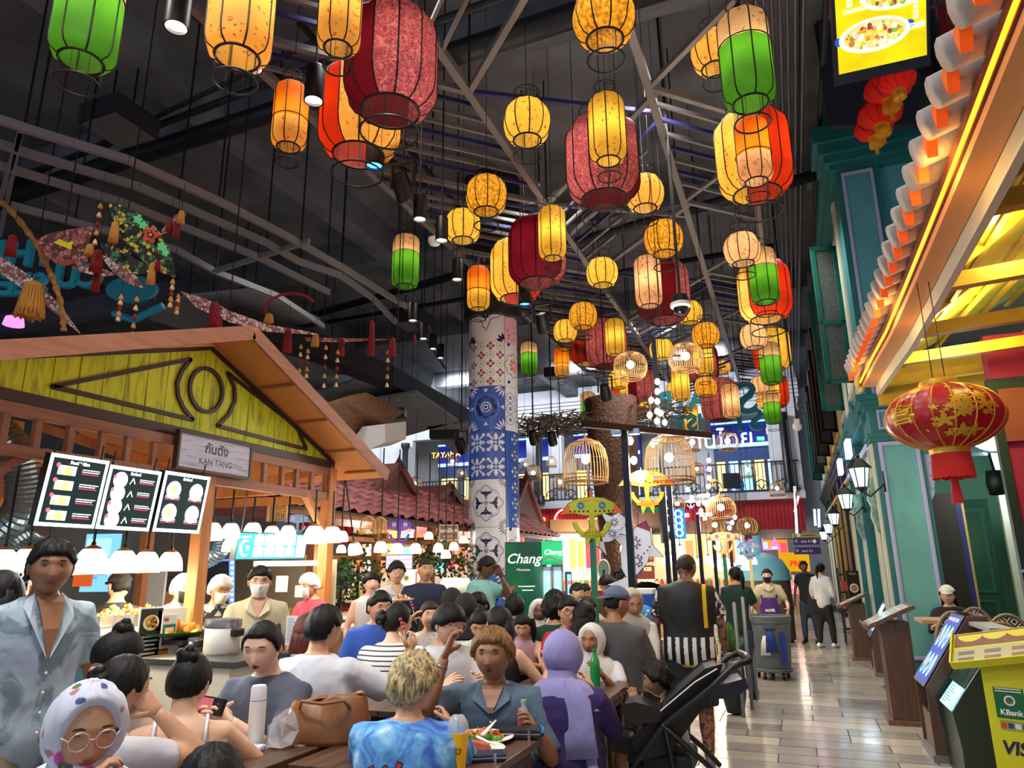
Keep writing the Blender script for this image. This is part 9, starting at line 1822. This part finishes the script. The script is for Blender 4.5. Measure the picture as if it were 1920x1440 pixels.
j=pp(1282,1037,6.1,176,'man in a black striped sports jersey with tattooed arms seen from behind',JSM,(cloth((36,44,46)),.95),'stand',g=1.32,sk=5,hair='crop',hm=hairm((60,50,46),(30,24,22)),hphi=150,pitch=16,L='d',Rr='d',sleeve=.8,low=-.2,face=0,shoe=mat((90,96,130),.6),lean=.1)
pp(742,1130,4.9,165,'woman in a black and white striped top with a black bag strap',STR,BKT,s=1.05,g=1.12,sk=0,hair='bun',bun=(-.02,-.1,.02),hphi=120,pitch=5,L='t',Rr='t',face=1,sleeve=.55)
pp(711,1108,5.6,15,'man in a bright blue tee leaning over the striped woman',cloth((50,92,190)),BKT,s=1.04,g=1.15,sk=1,hair='short',hphi=25,pitch=8,L='t',Rr='d',sleeve=.75)
pp(838,1132,4.95,20,'young man with a black bowl haircut, glasses and white tee',WT,BKT,s=1.1,g=1.22,sk=0,hair='bowl',hphi=38,pitch=14,glasses=(210,150,130),L='t',Rr='t',wide=1.05,sleeve=.85)
w=pp(806,1128,6.2,-5,'woman with long brown hair eating from a skewer',floral((210,206,200),((150,150,170),),20,.3),BKT,s=1,sk=0,hair='long',hm=HDB,hl=.2,hphi=10,L='l',Rr=(.16,.2,-.16),fem=1);skewer(w,'skewer of fried food held up by the long haired woman')
pp(873,1114,6.2,176,'person in a black headscarf and black striped top, in front of another',STB,BKT,s=1,hair='',cover=('scarf',BLK),face=0,sleeve=1.9)
pp(847,1104,6.8,170,'person in a black headscarf, the rear one of two',BLK,BKT,s=1,hair='',cover=('scarf',BLK),face=0,sleeve=1.9)
pp(900,1110,6.4,50,'man in a blue shirt bowing over his food before the mint shirted man',cloth((40,80,180)),BKT,s=1,sk=2,hphi=-40,pitch=14,hair='short')
pp(902,1138,5.6,-10,'woman in a pale mint top looking down at her plate',cloth((190,200,190)),BKT,s=1,sk=1,hair='bun',hphi=-5,pitch=30,shut=1,fem=1)
pp(938,1138,5.3,150,'woman in a sleeveless black top with a white claw clip in long hair',BLK,BKT,s=1.03,sk=0,hair='long',hl=.22,hphi=-130,L='t',Rr=(.25,.3,-.42),sleeve=0,fem=1)
pp(980,1148,5.9,-5,'little girl with pigtails and purple ribbons looking down',cloth((200,160,170)),BKT,s=.82,sk=0,hair='pig',pitch=26,sleeve=0,shut=1,L='t',Rr='t',wide=1.05)
pp(964,1114,6.4,175,'man in a purple shirt with short black hair seen from behind',cloth((60,40,110)),BKT,s=1,face=0)
pp(1010,1125,6.9,5,'woman with a white headscarf facing the camera behind the green shirted person',BLK,BKT,s=.98,sk=3,hair='',cover=('scarf',SCF),fem=1,sleeve=1.9)
pp(1040,1113,6.1,176,'person in a dark green jersey with dark curly hair seen from behind',cloth((10,66,48)),BKT,s=1.02,g=1.15,hair='curly',face=0,sleeve=.8)
pp(1066,1119,5.8,10,'man in glasses and a red tee beside the long black hair',cloth((190,30,34)),BKT,s=1.0,sk=1,hphi=10,glasses=K_,pitch=4)
pp(1100,1120,6.4,150,'child with brown hair in a white tee seen from behind',WT,BKT,s=.85,hair='short',hm=HDB,face=0)
pp(1141,1074,7.3,-35,'person in an olive tee with head bent over a phone, behind the grey cap',cloth((74,72,40)),(BLK,1.9),'stand',sk=0,hair='short',hphi=-30,pitch=38,L='f',Rr='f',shut=1)
pp(1150,1100,5.6,168,'man in a grey tee and a blue-grey cap worn backwards',cloth((84,84,86)),(DNM,1.9),s=1.08,g=1.15,sk=2,hair='crop',cover=('cap',cloth((94,108,136)),1),hphi=120,pitch=8,sleeve=.8,Rr='t')
pp(1179,1102,6.0,-20,'woman in a beige headscarf looking down beside the pole',SCF,BKT,s=1,sk=1,hair='',cover=('scarf',cloth((196,186,170))),hphi=25,pitch=20,shut=1,fem=1,sleeve=1.9)
pp(1170,1063,8.2,70,'woman in a white jacket seen in profile behind the pole',WT,(BLK,1.9),'stand',sk=0,hair='tail',hphi=85,L='f',Rr='f',sleeve=1.9,fem=1,pitch=10)
pp(578,1150,4.9,150,'woman with dark red hair mostly hidden behind the white shirted man',cloth((150,150,156)),BKT,s=1,hair='long',hm=HRD,hl=.12,face=0)
pp(760,1162,6.0,165,'child with black hair tucked behind the striped woman',BLK,BKT,s=.8,hair='tail',face=0)
for i,(x,y,dd,c)in enumerate(((1078,1092,9,(190,200,216)),(1092,1094,9.6,(40,40,46)))):pp(x,y,dd,60,('child in pale blue leaning at the ice cream cooler','dark haired child next to the pale blue one at the cooler')[i],cloth(c),BKT,s=.9,hair='short',pitch=20)
AP=dict(apron=PUR,atext='sook')
pp(489,1062,5.25,2,'waiter in a beige shirt, white mask and purple apron standing behind the phone user',BGE,(BLK,1.9),'stand',g=1.1,sk=1,hair='short',mask=(226,222,216),pitch=6,open=cloth((206,194,160)),depth=.8,L='d',Rr='d',sleeve=.85,low=-.1)
pp(413,1079,5.7,20,'cook with white hair net and lowered white mask stirring the rice cooker',cloth((34,34,38),patch=(170,170,170),pscale=9),BKT,'stand',sk=2,hair='crop',cover=('net',mat((214,216,216),.8)),mask=(228,226,222),hphi=25,pitch=14,L='f',Rr='f',sleeve=1.7)
pp(343,1078,5.7,15,'cook in hair net, black mask and purple apron behind the post',floral((120,140,190),((220,224,236),(60,80,150)),20,.34),BKT,'stand',sk=0,hair='crop',cover=('net',mat((206,208,208),.8)),mask=(24,24,26),hphi=30,pitch=8,L='f',Rr='f',strap=mat((200,40,60),.6),**AP)
pp(228,1073,5.5,160,'cook in black with a flat black cap seen from behind at the counter',cloth((46,44,42)),BKT,'stand',sk=0,hair='crop',cover=('cap',cloth((40,34,30))),hphi=-150,L='f',Rr='f',sleeve=1.2)
pp(584,1076,6.5,-50,'cook with hair net, mask and pink shirt facing left',cloth((214,70,100)),BKT,'stand',sk=1,hair='crop',cover=('net',mat((220,222,222),.8)),mask=(232,224,226),hphi=-55,pitch=10,L='f',Rr='f',sleeve=1.6)
pp(697,1074,7.1,10,'woman in a white vest with brown shoulder bag and dark fringe',WT,(cloth((196,190,180)),1.9),'stand',sk=4,hair='bowl',L='d',Rr='d',sleeve=0,fem=1,pitch=-4)
pp(744,1053,7.4,12,'young man in glasses and a white shirt with a black strap',WT,(BLK,1.9),'stand',sk=0,hair='bowl',open=WT,depth=.85,glasses=(70,60,60),L='d',Rr='d',sleeve=1.9,pitch=-2)
n=pp(798,1048,7.4,6,'man in a dark navy tee carrying two plates of food',NVY,(cloth((30,32,44)),1.9),'stand',g=1.12,sk=1,hair='crop',hm=hairm((50,44,42),(24,20,20)),hphi=14,L=(.3,.24,-.52),Rr=(.3,.24,-.47),sleeve=.8,low=-.2)
for sd in(-1,1):
 p=n['M']@(n[sd]+Vector((0,.03,.06)));o=empty('plate',p,('plate of food in the navy shirted man\'s left hand','','plate of food in the navy shirted man\'s right hand')[sd+1],'plate');mb=MB();mb.lathe([(0,0),(.09,0),(.13,.02),(.09,.008),(0,.008)],20,WHITE);mb.build('dish',parent=o,smooth=True);food_pile((0,0,.01),.09,.08,.04,30,'','food',seed=3,parent=o,s=.022)
pp(908,1043,7.7,60,'bearded man in a mint green tee, hand on his face, before the tiled column',cloth((130,190,184)),(BLK,1.9),'stand',g=1.15,sk=3,hair='short',hphi=75,pitch=16,L=(.06,.17,-.2),Rr='d',sleeve=.7,low=-.25)
cl=pp(1437,1066,10.9,-4,'cleaner in a beige shirt, black mask and purple apron pushing the trash bin',BGE,(BLK,1.9),'stand',sk=4,hair='tail',mask=(24,24,28),pitch=8,open=cloth((206,194,160)),depth=.8,L=(.26,.2,-.6),Rr=(.26,.2,-.6),sleeve=.8,fem=1,**AP)
pp(1378,1062,9.0,165,'woman in a dark green tee with a ponytail by the far stalls',cloth((20,48,44)),(DNM,1.95),'stand',sk=1,hair='tail',hphi=-150,L='f',Rr='f',sleeve=.7,face=0)
for a in((1505,1052,15.0,-20,'man in a black tee and dark jeans walking up the aisle',cloth((24,26,32)),(DNM,1.95),3,'short',dict(hphi=20)),(1537,1056,14.2,150,'woman in a white shirt and black trousers with a black shoulder bag',cloth((206,210,214)),(BLK,1.95),1,'tail',dict(sleeve=1.5,shoe=WHITE)),(1462,1074,15.5,160,'bald man in a beige shirt with dark braces walking away',cloth((180,172,142)),(BLK,1.95),2,'',{}),(1450,1050,19.0,20,'man in a dark top far down the aisle',cloth((40,44,56)),BKT,2,'short',{}),(1389,1070,17.0,160,'dark figure by the far basket lamps',BLK,BKT,2,'short',{})):
 pp(a[0],a[1],a[2],a[3],a[4],a[5],a[6],'stand',sk=a[7],hair=a[8],L='d',Rr='d',step=.1,**a[9])
bg=P(1532,1135,14.0);mb=MB();mb.box((0,0,0),(.34,.12,.24),BLACK);mb.tube([(-.15,0,.1),(-.1,.05,.5),(.05,.05,.62),(.15,0,.1)],.008,5,BLACK);tag(mb.build('shoulder_bag',loc=bg,bevel=.02),'black shoulder bag on the woman in the white shirt','bag')
pp(1774,1098,9.0,-8,'customer in a white baseball cap and black V-neck sitting on the terrace',cloth((28,30,40)),BKT,s=1.0,sk=0,hair='long',hl=.04,cover=('cap',mat((220,220,218),.7)),hphi=-4,L='t',Rr='t',sleeve=1.5,fem=1)
pp(1966,1040,4.0,-60,'blurred passer-by with light hair and a blue strap at the right edge',cloth((120,70,80),patch=(60,40,44)),(KHK,1.5),'stand',g=1.1,sk=4,hair='long',hm=hairm((200,180,140),(140,120,90)),hl=.06,cover=('cap',cloth((90,140,210))),L='d',Rr='d',sleeve=1.5,fem=1)
finish_people()
def split(o):
 bm=bmesh.new();bm.from_mesh(o.data);seen=set();isl=[]
 for v in bm.verts:
  if v.index in seen:continue
  st=[v];seen.add(v.index);cur=[]
  while st:
   x=st.pop();cur.append(x.index)
   for e in x.link_edges:
    y=e.other_vert(x)
    if y.index not in seen:seen.add(y.index);st.append(y)
  isl.append(cur)
 bm.free()
 if not 1<len(isl)<40:return
 me=o.data;co=[tuple(v.co)for v in me.vertices];nm=o.name.split('.')[0];first=True
 for cur in isl:
  s=set(cur);ix={v:i for i,v in enumerate(cur)};ps=[p for p in me.polygons if p.vertices[0]in s]
  if not ps:continue
  m2=bpy.data.meshes.new(nm);m2.from_pydata([co[v]for v in cur],[],[tuple(ix[v]for v in p.vertices)for p in ps])
  for q in me.materials:m2.materials.append(q)
  m2.polygons.foreach_set('material_index',[p.material_index for p in ps]);m2.polygons.foreach_set('use_smooth',[p.use_smooth for p in ps])
  if first:o.data=m2;first=False
  else:c=o.copy();c.data=m2;COL.objects.link(c)
for o in list(COL.objects):
 if o.type=='MESH' and o.parent is not None and o.data.users==1 and not o.get('kind')and o.name.split('.')[0]in('hanger','hanger_rod','cross_beam','roof_timber','chain','light_strip','wall_arm','casters','wheels','window_frame','pilaster','upper_screen','cord','tail'):split(o)
